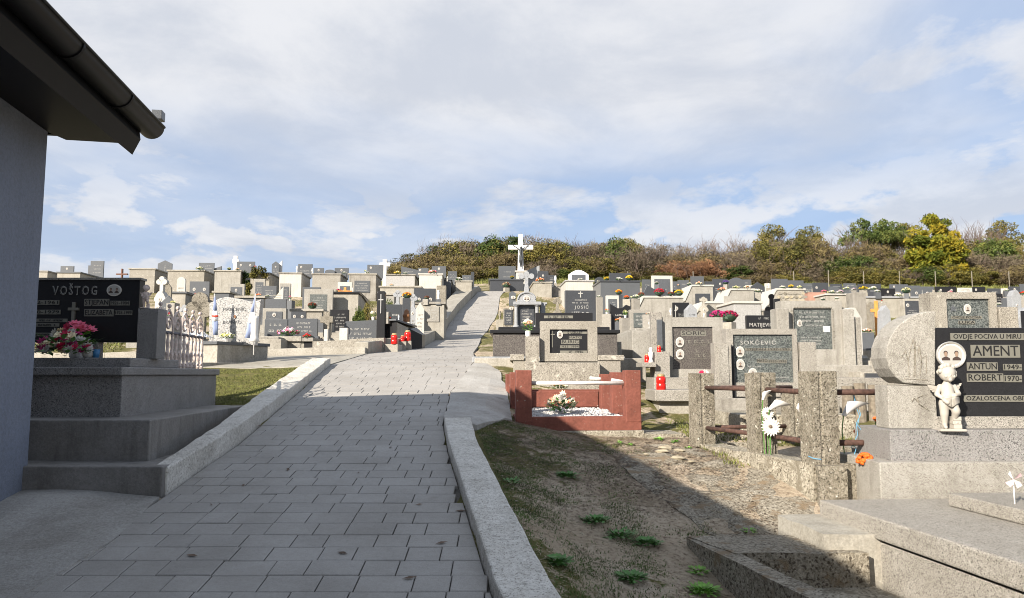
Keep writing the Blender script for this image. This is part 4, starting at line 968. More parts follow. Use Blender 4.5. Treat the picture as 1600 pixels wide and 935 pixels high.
    dashes(pq, X(1075), X(1093), Z(551), Z(545), yy, 1, 'letter_plate', 8, .8); dashes(pq, X(1084), X(1104), Z(559), Z(552), yy, 1, 'letter_plate', 9, .8); dashes(pq, X(1079), X(1104), Z(562), Z(559), yy, 1, 'letter_plate', 10)
    oval(pq, X(1062), Z(535), .060, .073, yy); oval(pq, X(1062), Z(554), .060, .073, yy)
    MB().box(X(1017), X(1034), -.02, .14, Z(600), Z(488)).build('side_pillar', 'pale_granite', t, bevel=.006); MB().box(X(1025), X(1033.5), -.06, -.022, Z(545), Z(500)).build('grey_panel', 'slate_granite', t, bevel=.004)
    MB().box(X(1018), X(1041), -.2, -.062, Z(590), Z(551)).build('front_pillar', 'pale_granite', t, bevel=.006); MB().box(X(1012), X(1140), -.42, .24, -.8, Z(590)).build('base', 'pale_granite', t, bevel=.01)
    MB().box(X(998), X(1130), -1.15, -.42, Z(623), Z(607)).build('bench_slab', 'pale_granite', t, bevel=.01); MB().box(X(1006), X(1128), -1.05, -.43, -1.2, Z(623)).build('bed_wall', 'cream_stone', t, bevel=.01)
    MB().box(X(996), X(1018), -.3, .2, Z(574), Z(567)).build('side_shelf', 'pale_granite', t, bevel=.005)
    # BURIC in front of the black tomb
    t, X, Z, pq, hs = frame_grave(844, 933, 502, 10.75, 567, 'thick weathered granite frame with a small black plaque, right behind the red grave', (859, 918, 515, 552), 'black_granite', 'warm_granite', .2)
    yy = .03; plate_text('', .03, X(880), X(917), Z(520), yy, pq, ph=.03); dashes(pq, X(881), X(916), Z(522), Z(518), yy-.007, 1, 'letter_dark', 3, .8); plate_text('MATO', .045, X(889), X(909), Z(527.5), yy, pq, ph=.044); plate_text('BURIĆ', .062, X(877), X(905), Z(534.5), yy, pq, ph=.06); plate_text('1933-1994', .04, X(875), X(905), Z(542), yy, pq, ph=.038)
    plate_text('', .03, X(875), X(917), Z(550), yy, pq, ph=.036); dashes(pq, X(876), X(916), Z(552), Z(548), yy-.007, 1, 'letter_dark', 8, .8); oval(pq, X(875), Z(523), .042, .055, yy)
    q = MB().box(X(863)-.004, X(863)+.004, yy-.008, yy-.001, Z(543), Z(517)).box(X(860), X(867), yy-.009, yy-.0015, Z(523.5), Z(522)); q.build('engraved_cross', 'letter_plate', pq)
    MB().box(X(821), X(842), -.1, .14, Z(567), Z(526.5)).build('side_pillar', 'warm_granite', t, bevel=.006)
    MB().box(X(797), X(972), -.12, .5, Z(565.5), Z(556)).build('side_slab', 'warm_granite', t, bevel=.006) if 0 else None
    MB().box(X(797), X(819), -.02, 1.2, Z(563.5), Z(554)).build('shelf', 'warm_granite', t, bevel=.005); MB().box(X(934), X(974), -.02, 1.2, Z(563.5), Z(555)).build('shelf', 'warm_granite', t, bevel=.005)
    MB().box(X(820), X(934), -.22, .3, -.7, Z(567)).build('base', 'warm_granite', t, bevel=.008); MB().box(X(802), X(969), .0, 1.3, -.9, Z(564)).build('lower_base', 'warm_granite', t, bevel=.008)
    # LUKA
    t, X, Z, pq, hs = frame_grave(1453, 1556, 457, 8.8, 580, 'large granite framed headstone with a star, rising behind the black slab on the right', (1478, 1545, 467, 560), 'green_granite', 'warm_granite', .25)
    yy = .03; plate_text('OVDJE POCIVA', .035, X(1486), X(1534), Z(496), yy, pq, ph=.034); plate_text('LUKA', .045, X(1497), X(1523), Z(504), yy, pq, ph=.04); oval(pq, X(1512), Z(483), .042, .058, yy)
    st = MB(); st.prof([(X(1490)+(.055 if i % 2 == 0 else .022)*math.sin(math.pi*i/5), Z(482)+(.055 if i % 2 == 0 else .022)*math.cos(math.pi*i/5)) for i in range(9, -1, -1)], yy-.005, yy-.001); st.build('engraved_star', 'slate_granite', pq)
    MB().box(X(1558), X(1587), -.02, .2, -.1, Z(480)).build('side_pillar', 'warm_granite', t, bevel=.006); MB().box(X(1440), X(1600), -.3, .3, -.8, .25).build('base', 'fine_terrazzo', t, bevel=.008)
    # black tomb behind BURIC
    y = 12.2; x, z0, w, h = at(770, 968, 521, y); t = thing('black_tomb', (x, y, z0), 'wide dark granite tomb with a stepped black lid, behind the thick granite frame', 'tomb')
    X = lambda u: P(u, 520, y).x-x; Z = lambda v: P(800, v, y).z-z0
    MB().box(X(738), X(975), -.06, 2.2, -.6, Z(557.5)).build('base_slab', 'blue_grey_stone', t, bevel=.008)
    MB().box(X(770), X(965), .04, 2.0, Z(557)+.001, Z(521.5)).build('tomb_body', 'brown_granite', t, bevel=.006); MB().box(X(765), X(969), 0, 2.05, Z(521)+.0, Z(515.5)).build('lid', 'black_granite', t, bevel=.01); MB().box(X(778), X(956), .25, 1.9, Z(515.4), Z(509.5)).build('upper_lid', 'black_granite', t, bevel=.01)
    hz = Z(509.4); hs = MB().box(X(838), X(931), .45, .55, hz, P(0, 489, y+.45).z-z0).build('headstone', 'black_granite', t, bevel=.004); plate_text('', .03, X(852), X(899), P(0, 495.5, y+.45).z-z0, .45, hs, ph=.045); dashes(hs, X(853), X(898), P(0, 498, y+.45).z-z0, P(0, 493, y+.45).z-z0, .443, 1, 'letter_dark', 9, .7)
    f = MB().box(X(744), X(1000), -.5, -.07, -.6, Z(561)).build('front_kerb', 'cream_stone', t, bevel=.01)
    # JOSIC tall dark
    t = grave(883, 931, 454, 14.8, 'tall dark grey slab with engraved cross standing behind the black tomb', 'rect', 'dark_granite', 'grey', ins=0, th=.12)
    hs = [c for c in t.children if c.name.startswith('headstone')][0]; w = at(883, 931, 454, 14.8)[2]; h = at(883, 931, 454, 14.8)[3]
    text('JOSIĆ', .085, w*.03, h-.33, -.004, 'letter_pale', hs, fit=w*.46, sp=1.3); dashes(hs, -w*.28, w*.28, h-.27, h-.16, 0, 2, 'letter_pale', 3, .4); dashes(hs, w*.02, w*.32, h-.95, h-.40, 0, 6, 'letter_pale', 5, .7); dashes(hs, -w*.3, -w*.05, h-.55, h-.40, 0, 2, 'letter_pale', 6, .7)
    MB().box(-.01, .01, -.008, -.001, h-.14, h-.02).box(-.045, .045, -.009, -.0015, h-.07, h-.05).build('engraved_cross', 'letter_pale', hs)
    # ornate blue-grey monument with columns
    y = 16; x, z0, w, h = at(790, 845, 470, y); t = thing('columned_monument', (x, y, z0), 'ornate old grey monument with columns, round pediment and cross beside the upper path', 'monument')
    X = lambda u: P(u, 500, y).x-x; Z = lambda v: P(800, v, y).z-z0
    MB().box(X(784), X(856), -.1, .55, -.5, Z(515)).build('base', 'blue_grey_stone', t, bevel=.01)
    MB().box(X(786), X(803), .0, .35, Z(515), Z(482)).build('side_wing', 'weathered_stone', t, bevel=.01); p = MB().box(X(788), X(801), -.02, -.001, Z(508), Z(484)).build('plaque', 'dark_granite', t, bevel=.004); dashes(p, X(789), X(800), Z(506), Z(488), -.02, 5, 'letter_pale', 4); oval(t, X(799), Z(482.5), .04, .035, -.02)
    MB().box(X(806), X(842), .08, .4, Z(515), Z(476)).build('core', 'blue_grey_stone', t); p = MB().prof([(X(811), Z(510)), (X(835), Z(510)), (X(835), Z(479)), (X(831), Z(476.5)), (X(815), Z(476.5)), (X(811), Z(479))], .05, .079).build('plaque', 'dark_granite', t); dashes(p, X(813), X(833), Z(506), Z(480), .05, 6, 'letter_pale', 14)
    for u in (806.5, 839): MB().lathe([(.065, 0), (.065, .05), (.04, .07), (.036, Z(480)-Z(513)), (.05, Z(479)-Z(513)), (.065, Z(477)-Z(513))], (X(u), .0, Z(513)), 14).build('column', 'blue_grey_stone', t, smooth=False)
    MB().box(X(802), X(846), -.08, .42, Z(477), Z(472)).build('cornice', 'blue_grey_stone', t, bevel=.01)
    q = [(X(808), Z(472)), (X(838), Z(472))]+[(X(823)+(X(838)-X(823))*math.cos(R(a)), Z(468)+(Z(456)-Z(468))*math.sin(R(a))) for a in range(0, 181, 15)]; pe = MB().prof(q, -.02, .35).build('pediment', 'blue_grey_stone', t, bevel=.012); oval(pe, X(823), Z(467), .075, .062, -.02, 2)
    q = MB(); q.path([(X(823)+(X(836.5)-X(823))*math.cos(R(a)), -.03, Z(468)+(Z(457.5)-Z(468))*math.sin(R(a))) for a in range(0, 181, 15)], .016, 6); q.build('moulding', 'blue_grey_stone', pe)
    MB().prof([(X(818.5), Z(457)), (X(827.5), Z(457)), (X(825.5), Z(442)), (X(820.5), Z(442))], .05, .25).build('cross_foot', 'blue_grey_stone', t, bevel=.01)
    cross_on(t, X(823), .07, Z(445), Z(426)-Z(445), 'blue_grey_stone', X(832.5)-X(813.5), .14, .3, 'cross', True)
    MB().box(X(795), X(806), .3, .5, Z(476), Z(456)).prof([(X(795), Z(456)), (X(806), Z(456)), (X(800.5), Z(452.5))], .3, .5).build('rear_stele', 'slate_granite', t); oval(t, X(802), Z(463), .05, .035, .29)
    MB().box(X(845), X(853), .2, .6, Z(490), Z(474)).box(X(836), X(856), .25, .62, Z(474), Z(471)).build('side_block', 'blue_grey_stone', t, bevel=.01)
group_near()

# MARCENIC: white speckled stone on a turned tomb with two flags
def marble_tomb():
    y = 12.0; c = P(339, 564, y); t = thing('speckled_tomb', (c.x, y, 1.75), 'white speckled headstone with a heart medallion on a turned tomb beside the grass strip', 'tomb')
    ox, oy, oz = t.location
    A = Vector((c.x, y)); B = Vector((P(418, 564, 12.95).x, 12.95)); d = (B-A); n = Vector((-d.y, d.x))*.62
    Dd = Vector((P(293, 564, 12.15).x, 12.15)); Ee = Dd+d*1.0
    lz = P(339, 533.5, y).z
    f = [A, B, Ee, Dd]; L_ = lambda q, e=0: [(p.x-ox, p.y-oy) for p in q]
    MB().prism(L_([A, B, Ee, Dd]), .8-oz, lz-.05-oz).build('tomb_body', 'cream_stone', t, bevel=.006)
    cc = (A+B+Ee+Dd)/4; f2 = [cc+(p-cc)*1.06 for p in f]; MB().prism(L_(f2), lz-.05-oz, lz-oz).build('lid', 'slate_granite', t, bevel=.006)
    f3 = [cc+(p-cc)*1.02+Vector((.0, -.0)) for p in (A, B, Ee, Dd)]
    MB().prism(L_([A+Vector((-.25, -.55)), B+Vector((.0, -.5)), Ee, Dd+Vector((-.4, -.5))]), .6-oz, P(339, 566, y).z-oz-.01).build('ledge', 'grey_concrete', t, bevel=.01)
    Y = 12.45; X = lambda u: P(u, 500, Y).x-ox; Z = lambda v: P(800, v, Y).z-oz; yy = Y-oy
    o = [(328, 538), (400, 540), (404, 500), (407, 468), (398, 471), (388, 471), (378, 468), (366, 466), (354, 464), (343, 466), (335, 470), (326, 474)]
    hs = MB().prof([(X(a), Z(b)) for a, b in o], yy, yy+.13).build('headstone', 'marble', t, bevel=.008)
    text('MARČENIĆ', .075, X(366), Z(484), yy-.003, 'slate_granite', hs, depth=.003); text('BRANKO', .075, X(363), Z(504), yy-.003, 'slate_granite', hs, depth=.003)
    hm = MB().prof([(X(365.5)+.05*q[0], Z(495)+.05*q[1]) for q in ((0, -1), (.8, -.1), (.9, .5), (.5, .8), (0, .45), (-.5, .8), (-.9, .5), (-.8, -.1))], yy-.01, yy-.001).build('heart', 'white_paint', hs); MB().disc(X(367), Z(495), .022, .028, yy-.014, yy-.011).build('portrait', 'brown_statue', hm)
    for u, b in ((333, 525), (397, 530)):
        fl_ = thing('flag', (P(u, b, Y-.25).x, Y-.25, P(u, b, Y-.25).z), 'furled blue and white flag standing on the %s side of the white speckled headstone' % ('left' if u < 350 else 'right'), 'flag', group='furled flags by the white speckled headstone')
        MB().tube((0, 0, -.25), (0, 0, P(u, 459, Y-.25).z-P(u, b, Y-.25).z), .008, 6).build('pole', 'silver', fl_)
        H = P(u, 462, Y-.25).z-P(u, b, Y-.25).z; k = -1 if u > 350 else .3
        def cloth(z0, z1, w0, w1, m):
            q = MB(); nn = 14; vs = []
            for i, (z, w) in enumerate(((z0, w0), ((z0+z1)/2, (w0+w1)/2*1.05), (z1, w1))):
                for j in range(nn):
                    a = 6.2832*j/nn; r = w*(1+.28*math.sin(3*a+i)); vs.append((k*(H-z)*.16+r*math.cos(a), .55*r*math.sin(a), z))
            fs = [(i*nn+j, i*nn+(j+1) % nn, (i+1)*nn+(j+1) % nn, (i+1)*nn+j) for i in range(2) for j in range(nn)]+[tuple(range(nn-1, -1, -1))]
            q.add(vs, fs); q.build('cloth', m, fl_, smooth=True)
        cloth(H*.62, H*.98, .032, .010, 'flag_blue'); cloth(H*.36, H*.62, .042, .032, 'flag_white'); cloth(H*.46, H*.51, .045, .044, 'flag_red') if u < 350 else None; cloth(H*.02, H*.36, .036, .042, 'flag_blue' if u < 350 else 'flag_blue')
    q = P(402, 535, Y-.3); v = thing('floor_vase', (q.x-.05, Y-.3, lz), 'tall white cylindrical vase at the right end of the speckled tomb', 'vase')
    MB().lathe([(.085, 0), (.06, .06), (.055, .12), (.06, .36), (.062, .40), (.05, .40)], (0, 0, 0), 18).build('vase_body', 'white_paint', v, smooth=True)
marble_tomb()

# crosses, the crucifix and statues
def crucifix():
    y = 47.0; x, z0, w, h = at(794, 833, 366, y); t = thing('crucifix', (x, y, z0), 'tall white crucifix with a dark figure of Christ at the top of the path', 'crucifix')
    Z = lambda v: P(800, v, y).z-z0; k = px(y)
    MB().box(-.28, .28, -.1, .45, -.3, Z(424)).build('base', 'white_stone', t, bevel=.02); MB().box(-.36, .36, -.16, .52, Z(425.5), Z(423.5)).build('base_cap', 'white_stone', t, bevel=.01); p = MB().box(-.15, .15, -.13, -.101, Z(431), Z(427)).build('plaque', 'silver', t)
    MB().prof([(-.19, Z(423.5)), (.19, Z(423.5)), (.125, Z(366)), (-.125, Z(366))], .04, .26).build('upright', 'white_paint', t, bevel=.01)
    MB().box(-w/2, w/2, .02, .28, Z(390), Z(383)).build('crossbar', 'white_paint', t, bevel=.01)
    s = 1.0; zc = Z(383); els = []
    def ch(pts, rs):
        for c, r in chain([(a, b, zc+c) for a, b, c in pts], rs): els.append((c, r))
    ch([(-.48, -.02, -.02), (-.25, -.05, -.17), (-.11, -.06, -.30)], [.035, .045, .06]); ch([(.48, -.02, -.02), (.25, -.05, -.17), (.11, -.06, -.30)], [.035, .045, .06])
    ch([(0, -.07, -.32), (0, -.08, -.48), (0.01, -.07, -.66)], [.13, .11, .11]); ch([(-.05, -.07, -.7), (-.06, -.15, -.98), (-.02, -.05, -1.3)], [.09, .07, .045]); ch([(.05, -.07, -.7), (.06, -.15, -.98), (.02, -.05, -1.3)], [.09, .07, .045]); ch([(.0, -.07, -1.3), (0, -.12, -1.42)], [.05, .04]); ch([(.0, -.07, -.27), (.03, -.12, -.16)], [.06, .1])
    f = meta('christ_figure', els, 'bronze', t, res=.045)
crucifix()
def ornate(u0, u1, vt, y, label, mat, hh=None):
    """old stone: stepped base, shaft with round medallion, cross on top"""
    x, z0, w, h = at(u0, u1, vt, y); t = thing('old_monument', (x, y, z0), label, 'monument', R(rnd.uniform(-4, 4)), 'old stone monuments with crosses')
    MB().box(-w*.5, w*.5, -.1, .35, -.4, h*.16).build('base', mat, t, bevel=.01)
    b = MB().prof([(-w*.36, h*.16), (w*.36, h*.16), (w*.33, h*.58), (w*.42, h*.60), (w*.42, h*.64), (w*.25, h*.72), (w*.12, h*.76), (-w*.12, h*.76), (-w*.25, h*.72), (-w*.42, h*.64), (-w*.42, h*.60), (-w*.33, h*.58)], 0, .25).build('shaft', mat, t, bevel=.008)
    dashes(b, -w*.24, w*.24, h*.24, h*.5, 0, 4, 'weathered_stone', int(u0)); oval(b, 0, h*.62, w*.12, w*.15, -.002)
    cross_on(t, 0, .06, h*.755, h*.245, mat, w*.55, .12, .26, 'cross', True); return t
for a in [(240, 262, 434, 20, 'white old stone monument with a slim finial, behind the angel on the pillar', 'white_stone'),
          (273, 299, 478, 15.5, 'small grey stone marker with a cross and oval photo beside the pale railing', 'blue_grey_stone'),
          (612, 630, 455, 23, 'small carved pale monument beside the orange chrysanthemums', 'blue_grey_stone'),
          (823+38, 881, 466, 20, 'pale carved monument just left of the tall dark slab', 'weathered_stone'),
          (636, 654, 461, 21.5, 'slim carved monument with a cross top left of the white stele', 'blue_grey_stone'),
          (1092, 1108, 465, 24, 'cream carved monument with a round flower top behind the brown plaque', 'cream_stone')]: ornate(*a)
def stone_cross(u0, u1, vt, y, label, mat, base=True, fancy=True, b=.2, name='stone_cross', th=.14, group=None, arm=.58):
    x, z0, w, h = at(u0, u1, vt, y); t = thing(name, (x, y, z0), label, 'cross', R(rnd.uniform(-3, 6)), group)
    if base: MB().prof([(-w*.55, -.3), (w*.55, -.3), (w*.45, h*.25), (w*.2, h*.32), (-w*.2, h*.32), (-w*.45, h*.25)], -.1, .3).build('base', mat, t, bevel=.01)
    cross_on(t, 0, .02, h*.3 if base else -.2, h*.7 if base else h+.2, mat, w, th, b, 'cross_body', fancy, arm); return t
stone_cross(298, 326, 464, 14.8, 'weathered stone cross with rounded arm ends left of the speckled headstone', 'weathered_stone', b=.25)
stone_cross(500, 520, 487, 17.0, 'grey stone cross gravestone standing on a broad tapering foot behind the rough kerb', 'weathered_stone', b=.24, fancy=False)
stone_cross(593, 609, 405, 44, 'tall white cross on the skyline against the bushes', 'white_paint', base=False, fancy=False, b=.10, arm=.80, name='white_cross')
stone_cross(363, 373, 400, 45, 'small white cross on the skyline above the middle box tombs', 'white_paint', base=False, fancy=False, b=.10, arm=.80, name='white_cross')
stone_cross(1361, 1378, 470, 21, 'thin orange wooden cross standing in the grass on the right', 'wood_orange', base=False, fancy=False, b=.075, arm=.74, name='wooden_cross', th=.05)
stone_cross(1198, 1214, 462, 22, 'dark iron cross next to the narrow black stele', 'black_metal', base=False, fancy=True, b=.08, arm=.66, name='iron_cross', th=.05)
stone_cross(181, 199, 420, 47, 'brown cross on the skyline behind the black headstone', 'wood_brown', base=False, fancy=False, b=.06, arm=.72, name='wooden_cross')
stone_cross(528, 550, 449, 26.2, 'broad orange wooden cross on the tomb with the slanting black lid', 'wood_orange', base=False, fancy=False, b=.06, arm=.86, name='wooden_cross', th=.07)

# rows of stones.  grave(u_left, u_right, v_top, distance, label, ...)
D = 'dark_granite'; SL = 'slate_granite'; BK = 'black_granite'
GR = [
 # left hillside, third row
 (110, 150, 520, 12.5, 'x') if 0 else None,
 dict(a=(411, 447, 482, 18.5), l='grey framed gravestone with pale surround, left of the pink flower arrangement', frame='fine_terrazzo', mat=SL, ovals=1, th=.12, bed='gran'),
 dict(a=(415, 447, 467.5, 20.5), l='wide dark grey stone just above the pale framed one on the left', mat=SL, ins=0, bed='gran'),
 dict(a=(436, 467, 498, 16.6) , l='x', mat=SL, bed=None) if 0 else None,
 dict(a=(450, 496, 498, 16.8), l='plain grey slab behind the pink and white flower basket', mat=SL, bed='pale', L=1.2, bt=.2, ovals=0, lines=3),
 dict(a=(414, 449, 499, 16.2), l='low grey slab left of the plain one behind the flower basket', mat=SL, bed='pale', L=1.2, bt=.2, lines=2),
 dict(a=(455, 478, 487, 20), l='small dark stone with two white photos, on the left slope', mat=D, ovals=2, bed='pale', L=1.3),
 dict(a=(476, 520, 452, 24.5), l='tall pale framed headstone with grey-green plaque in the middle of the left slope', frame='fine_terrazzo', mat='green_granite', bed='gran', fw=.2, kind='rect'),
 dict(a=(516, 545, 484, 20), l='black polished stone with a white name, right of the tall pale framed headstone', mat=BK, bed='pale', L=1.5),
 dict(a=(532, 592, 500, 17.4), l='leaning grey slab with slanted inscription above the rough kerb', kind='lean', mat=SL, bed=None, th=.10, lines=3),
 dict(a=(601, 630, 476, 18.5), l='dark brown slab between the black cross pillar and the statue', mat=D, bed=None, lines=3),
 dict(a=(629, 641, 466, 18.2), l='narrow black pillar stone behind the brown statue', mat=D, bed=None, ins=0, th=.2),
 dict(a=(650, 663, 472, 20.5), l='slender white stele at the left front corner of the pale box tomb', kind='gable', mat='white_stone', bed=None, insmat='weathered_stone', th=.14),
 dict(a=(647, 681, 451, 27.6), l='dark stone with two white photos standing on the low pale tomb', mat=D, ovals=2, bed=None, ins=0),
 # second row
 dict(a=(437, 454, 443, 31), l='small framed stone below the white box tomb', frame='fine_terrazzo', mat=SL, bed='gran', L=1.4),
 dict(a=(424, 443, 448, 26), l='white stone cut to a slanting wing shape on the left slope', kind='sail', mat='white_stone', insmat='gold_letter', bed='grey', th=.12),
 dict(a=(409, 432, 447, 30), l='grey stone with white lettering left of the wing-shaped white one', mat=SL, bed='pale', L=1.5),
 dict(a=(397, 414, 436, 33), l='tall narrow pale framed stele below the ivy', frame='fine_terrazzo', mat=SL, bed='gran', L=1.4),
 dict(a=(357, 382, 444, 30), l='pale square framed stone with one portrait on the left slope', frame='fine_terrazzo', mat=SL, ovals=1, bed='gran', L=1.5),
 dict(a=(297, 327, 440, 29), l='grey stone with two white photos on the tomb with a black sloping side', mat=SL, ovals=2, bed=None),
 dict(a=(277, 290, 433, 29), l='white round-topped stele on the left slope', kind='round', mat='white_stone', insmat='weathered_stone', bed=None),
 dict(a=(253, 268, 440, 26), l='grey carved stele behind the angel on the pillar', kind='gable', mat='weathered_stone', insmat='weathered_stone', bed=None),
 dict(a=(253, 272, 462, 18), l='dark pointed stele above the pale railing', kind='gable', mat=SL, bed='gran', L=1.2),
 dict(a=(473, 501, 449, 29), l='wide grey stone behind the tall pale framed headstone', mat=SL, bed='pale'),
 dict(a=(528, 550, 441, 31), l='white bordered small stone left of the grey box tomb plaque', frame='white_stone', mat=SL, ovals=1, bed='pale', L=1.4),
 dict(a=(700, 714, 424, 44), l='grey stone beside the white flowers at the top of the left slope', mat=SL, bed='grey'),
 dict(a=(722, 736, 430, 43), l='low grey stone behind the white flowers near the hilltop', mat=SL, bed='pale', L=1.4),
 dict(a=(736, 741, 425, 44.5), l='narrow dark pillar at the head of the path', mat=D, bed=None, ins=0, th=.3),
 # top of the path
 dict(a=(779, 806, 416, 47.5), l='large dark stone left of the tall crucifix', mat=SL, bed=None, lines=3),
 dict(a=(818, 843, 415, 48), l='slanted blue-grey slab right of the tall crucifix', kind='slantL', mat='blue_grey_stone', ins=0, bed=None),
 dict(a=(840, 857, 424, 44), l='black stone with orange flowers right of the crucifix', mat=D, ovals=1, bed=None, ins=0),
 dict(a=(856, 867, 430, 43.5), l='narrow dark stone with white marks beside the orange flowers', mat=D, bed='dark', L=2),
 dict(a=(947, 967, 462, 25), l='pale framed stone with yellow flowers beyond the wavy black one', frame='white_stone', mat=SL, bed='pale'),
 dict(a=(953, 988, 475, 19.5), l='black stone with a wavy top edge and one high corner', kind='wave', mat=BK, bed='pale', L=2.2, lines=3),
 dict(a=(984, 1015, 484, 15.2), l='pale granite framed stone with grey inscription behind the white and yellow bouquet', frame='pale_granite', mat='green_granite', ovals=0, bed='gran', L=1.9, fw=.17, bt=.35, bw=1.15),
 dict(a=(1051, 1077, 473, 21), l='black polished stone with a gold cross and oval portrait', mat=BK, ovals=1, bed='pale', cross=-.4),
 dict(a=(1072, 1089, 475, 20.2), l='blue-grey gabled stone overlapping the black polished one', kind='gable', mat='blue_grey_stone', insmat='dark_granite', bed=None, th=.25),
 dict(a=(1006, 1043, 446, 29.2), l='black wavy stone between two red flower pots', kind='wave2', mat=D, bed=None, lines=1),
 dict(a=(1087, 1110, 459, 27), l='brownish stone behind the cream carved monument', mat=D, bed='pale'),
 dict(a=(1018, 1051, 431, 36), l='dark stone in a white frame, standing alone below the bushes', frame='white_stone', mat=SL, bed='pale', fw=.12, ovals=1),
 dict(a=(1003, 1017, 437, 37), l='small grey stone left of the white framed one', mat=SL, bed='pale'),
 dict(a=(1051, 1059, 440, 37), l='small grey plaque stone right of the white framed one', mat=SL, bed='pale', L=1),
 dict(a=(888, 920, 422, 38.4), l='white arched monument with a dark inset panel', kind='bow', frame='white_paint', mat=SL, bed=None, ovals=1, fw=.16),
 dict(a=(952, 986, 427, 37), l='dark wide stone behind the silver flower bundle', mat=D, bed=None, lines=2),
 dict(a=(929, 944, 433, 39), l='rounded dark stone left of the wide grey tomb', kind='arch', mat=D, bed='dark'),
 dict(a=(1105, 1141, 487, 18.5), l='low dark slab behind the crimson chrysanthemums', mat=D, bed='dark', ins=0, bt=.1),
 dict(a=(1132, 1146, 463, 24), l='pale rough stele with a white oval beside the low marble tomb', mat='fine_terrazzo', insmat='weathered_stone', ovals=1, ins=0, bed=None),
 dict(a=(1166, 1209, 493, 15.8), l='black polished headstone with a white family name, left of the tall tooled one', mat=BK, bed='dark', ins=0, kind='rect', L=1.2),
 dict(a=(1195, 1208, 486, 17), l='small black block stone behind the black polished headstone', mat=BK, ins=0, bed=None),
 dict(a=(1211, 1219, 467, 20), l='narrow black stele beside the iron cross', mat=BK, ins=0, bed=None, th=.15),
 dict(a=(1205, 1231, 436, 38), l='dark engraved stone, left half of the pair above the rubble tomb', mat=SL, bed=None, lines=2),
 dict(a=(1231, 1256, 438.5, 39), l='grey stone, right half of the pair above the rubble tomb', mat=SL, bed=None, ins=0),
 dict(a=(1173, 1195, 441, 36), l='dark gabled stone left of the rubble tomb', kind='gable', mat=D, bed='dark', cross=-.25),
 dict(a=(1138, 1163, 434, 43), l='grey low-arched stone behind the purple flowers', kind='bow', mat=SL, bed='pale', lines=2),
 dict(a=(1113, 1137, 436, 41), l='dark stone with a white photo left of the purple flowers', mat=D, ovals=1, bed='grey'),
 dict(a=(1079, 1100, 432, 38), l='grey stone with a white photo above the sloped pale tomb', mat=SL, bed=None, lines=3),
 dict(a=(1256, 1268, 446, 36), l='grey stone beside the rubble tomb', mat=SL, bed='pale'),
 dict(a=(1270, 1294, 442, 38), l='black stone with a round white photo behind the pink slab', mat=D, ovals=1, bed='dark', ins=1, lines=2),
 dict(a=(1302, 1318, 443, 45), l='x', mat=D) if 0 else None,
 dict(a=(1317, 1340, 447, 42), l='low grey stone with bright flowers piled before it', mat=SL, bed='pale'),
 dict(a=(1340, 1377, 444, 47), l='long dark stone with yellow bundles, mid row on the right', mat=D, bed='pale', lines=1),
 dict(a=(1375, 1399, 451, 38), l='black stone with white names in the middle of the right field', mat=BK, bed='dark', ovals=1),
 dict(a=(1390, 1419, 444.5, 46), l='wide grey stone with a white mark, in the last row on the right', mat=SL, bed='pale', ins=0, ovals=1),
 dict(a=(1419, 1438, 446.5, 47), l='grey stone at the end of the wide pair in the last row', mat=SL, bed='pale', ins=0),
 dict(a=(1423, 1457, 450, 34), l='broad grey stone with silver figures left of the star headstone', mat=SL, bed='grey', ovals=2, cross=.02),
 dict(a=(1461, 1495, 448, 41), l='long black stone with two white lights seen over the star headstone', mat=BK, ovals=2, ins=0, bed='pale'),
 dict(a=(1520, 1540, 448.5, 41), l='black stone with one light above the right end of the star headstone', mat=BK, ovals=1, bed='pale'),
 dict(a=(1543, 1564, 451, 39), l='dark stone with white stripes beside the black stone with one light', mat=D, lines=3, bed='pale'),
 dict(a=(1554, 1567, 459, 28), l='small square black stone over the granite pillar of the star headstone', mat=BK, bed='pale'),
 dict(a=(1566.5, 1580, 466, 24), l='plain grey stone left of the pale stele at the far right', mat=SL, ins=0, bed='pale'),
 dict(a=(1580, 1595, 453, 20), l='pale weathered stele with an oval photo at the far right', kind='bow', mat='blue_grey_stone', insmat='weathered_stone', ovals=1, ins=0, bed=None, th=.2),
 dict(a=(1576, 1594, 448, 42), l='dark stone with a white card at the right edge', mat=D, bed='pale', ins=0, ovals=1),
 dict(a=(1593, 1620, 444, 44), l='grey stone cut off by the right edge of the view', mat=SL, bed='pale'),
 dict(a=(1586, 1650, 478, 11.5), l='dark round-arched stone at the right edge', kind='round', frame='blue_grey_stone', mat=BK, ins=0, bed='dark', fw=.1),
 dict(a=(1411, 1437, 467, 20.5), l='dark plaque with a white card in a pale concrete frame, behind the fan-shaped pillar', frame='pale_concrete', mat=D, ovals=1, bed='grey', fw=.08, th=.12),
 dict(a=(1333, 1353, 457, 20), l='tall plain concrete pillar stone right of the tooled headstone', kind='rect', mat='grey_concrete', ins=0, bed=None, th=.4),
 dict(a=(1375, 1393, 477, 17.5), l='grey pointed stele beside the thin orange cross', kind='obelisk', mat='blue_grey_stone', ins=0, bed=None, th=.2),
 dict(a=(1317, 1346, 481, 12.6), l='white stele with a clipped pointed top right of the tooled headstone', kind='gableR', mat='white_stone', ins=0, bed='pale', th=.2, L=1.2),
 dict(a=(1354, 1366, 472, 24), l='small weathered stele left of the thin orange cross', kind='round', mat='weathered_stone', ins=0, bed=None, th=.15),
 dict(a=(1440, 1454, 470, 19), l='pale concrete block stone left of the star headstone', mat='pale_concrete', ins=0, bed='pale'),
 dict(a=(1338, 1356, 520, 14.5), l='low black polished base with white flowers between the stele and the fan-shaped pillar', mat=BK, ins=0, bed='dark', L=1.0, bt=.1, th=.25),
 dict(a=(1322, 1352, 563, 10.4) , l='x') if 0 else None,
]
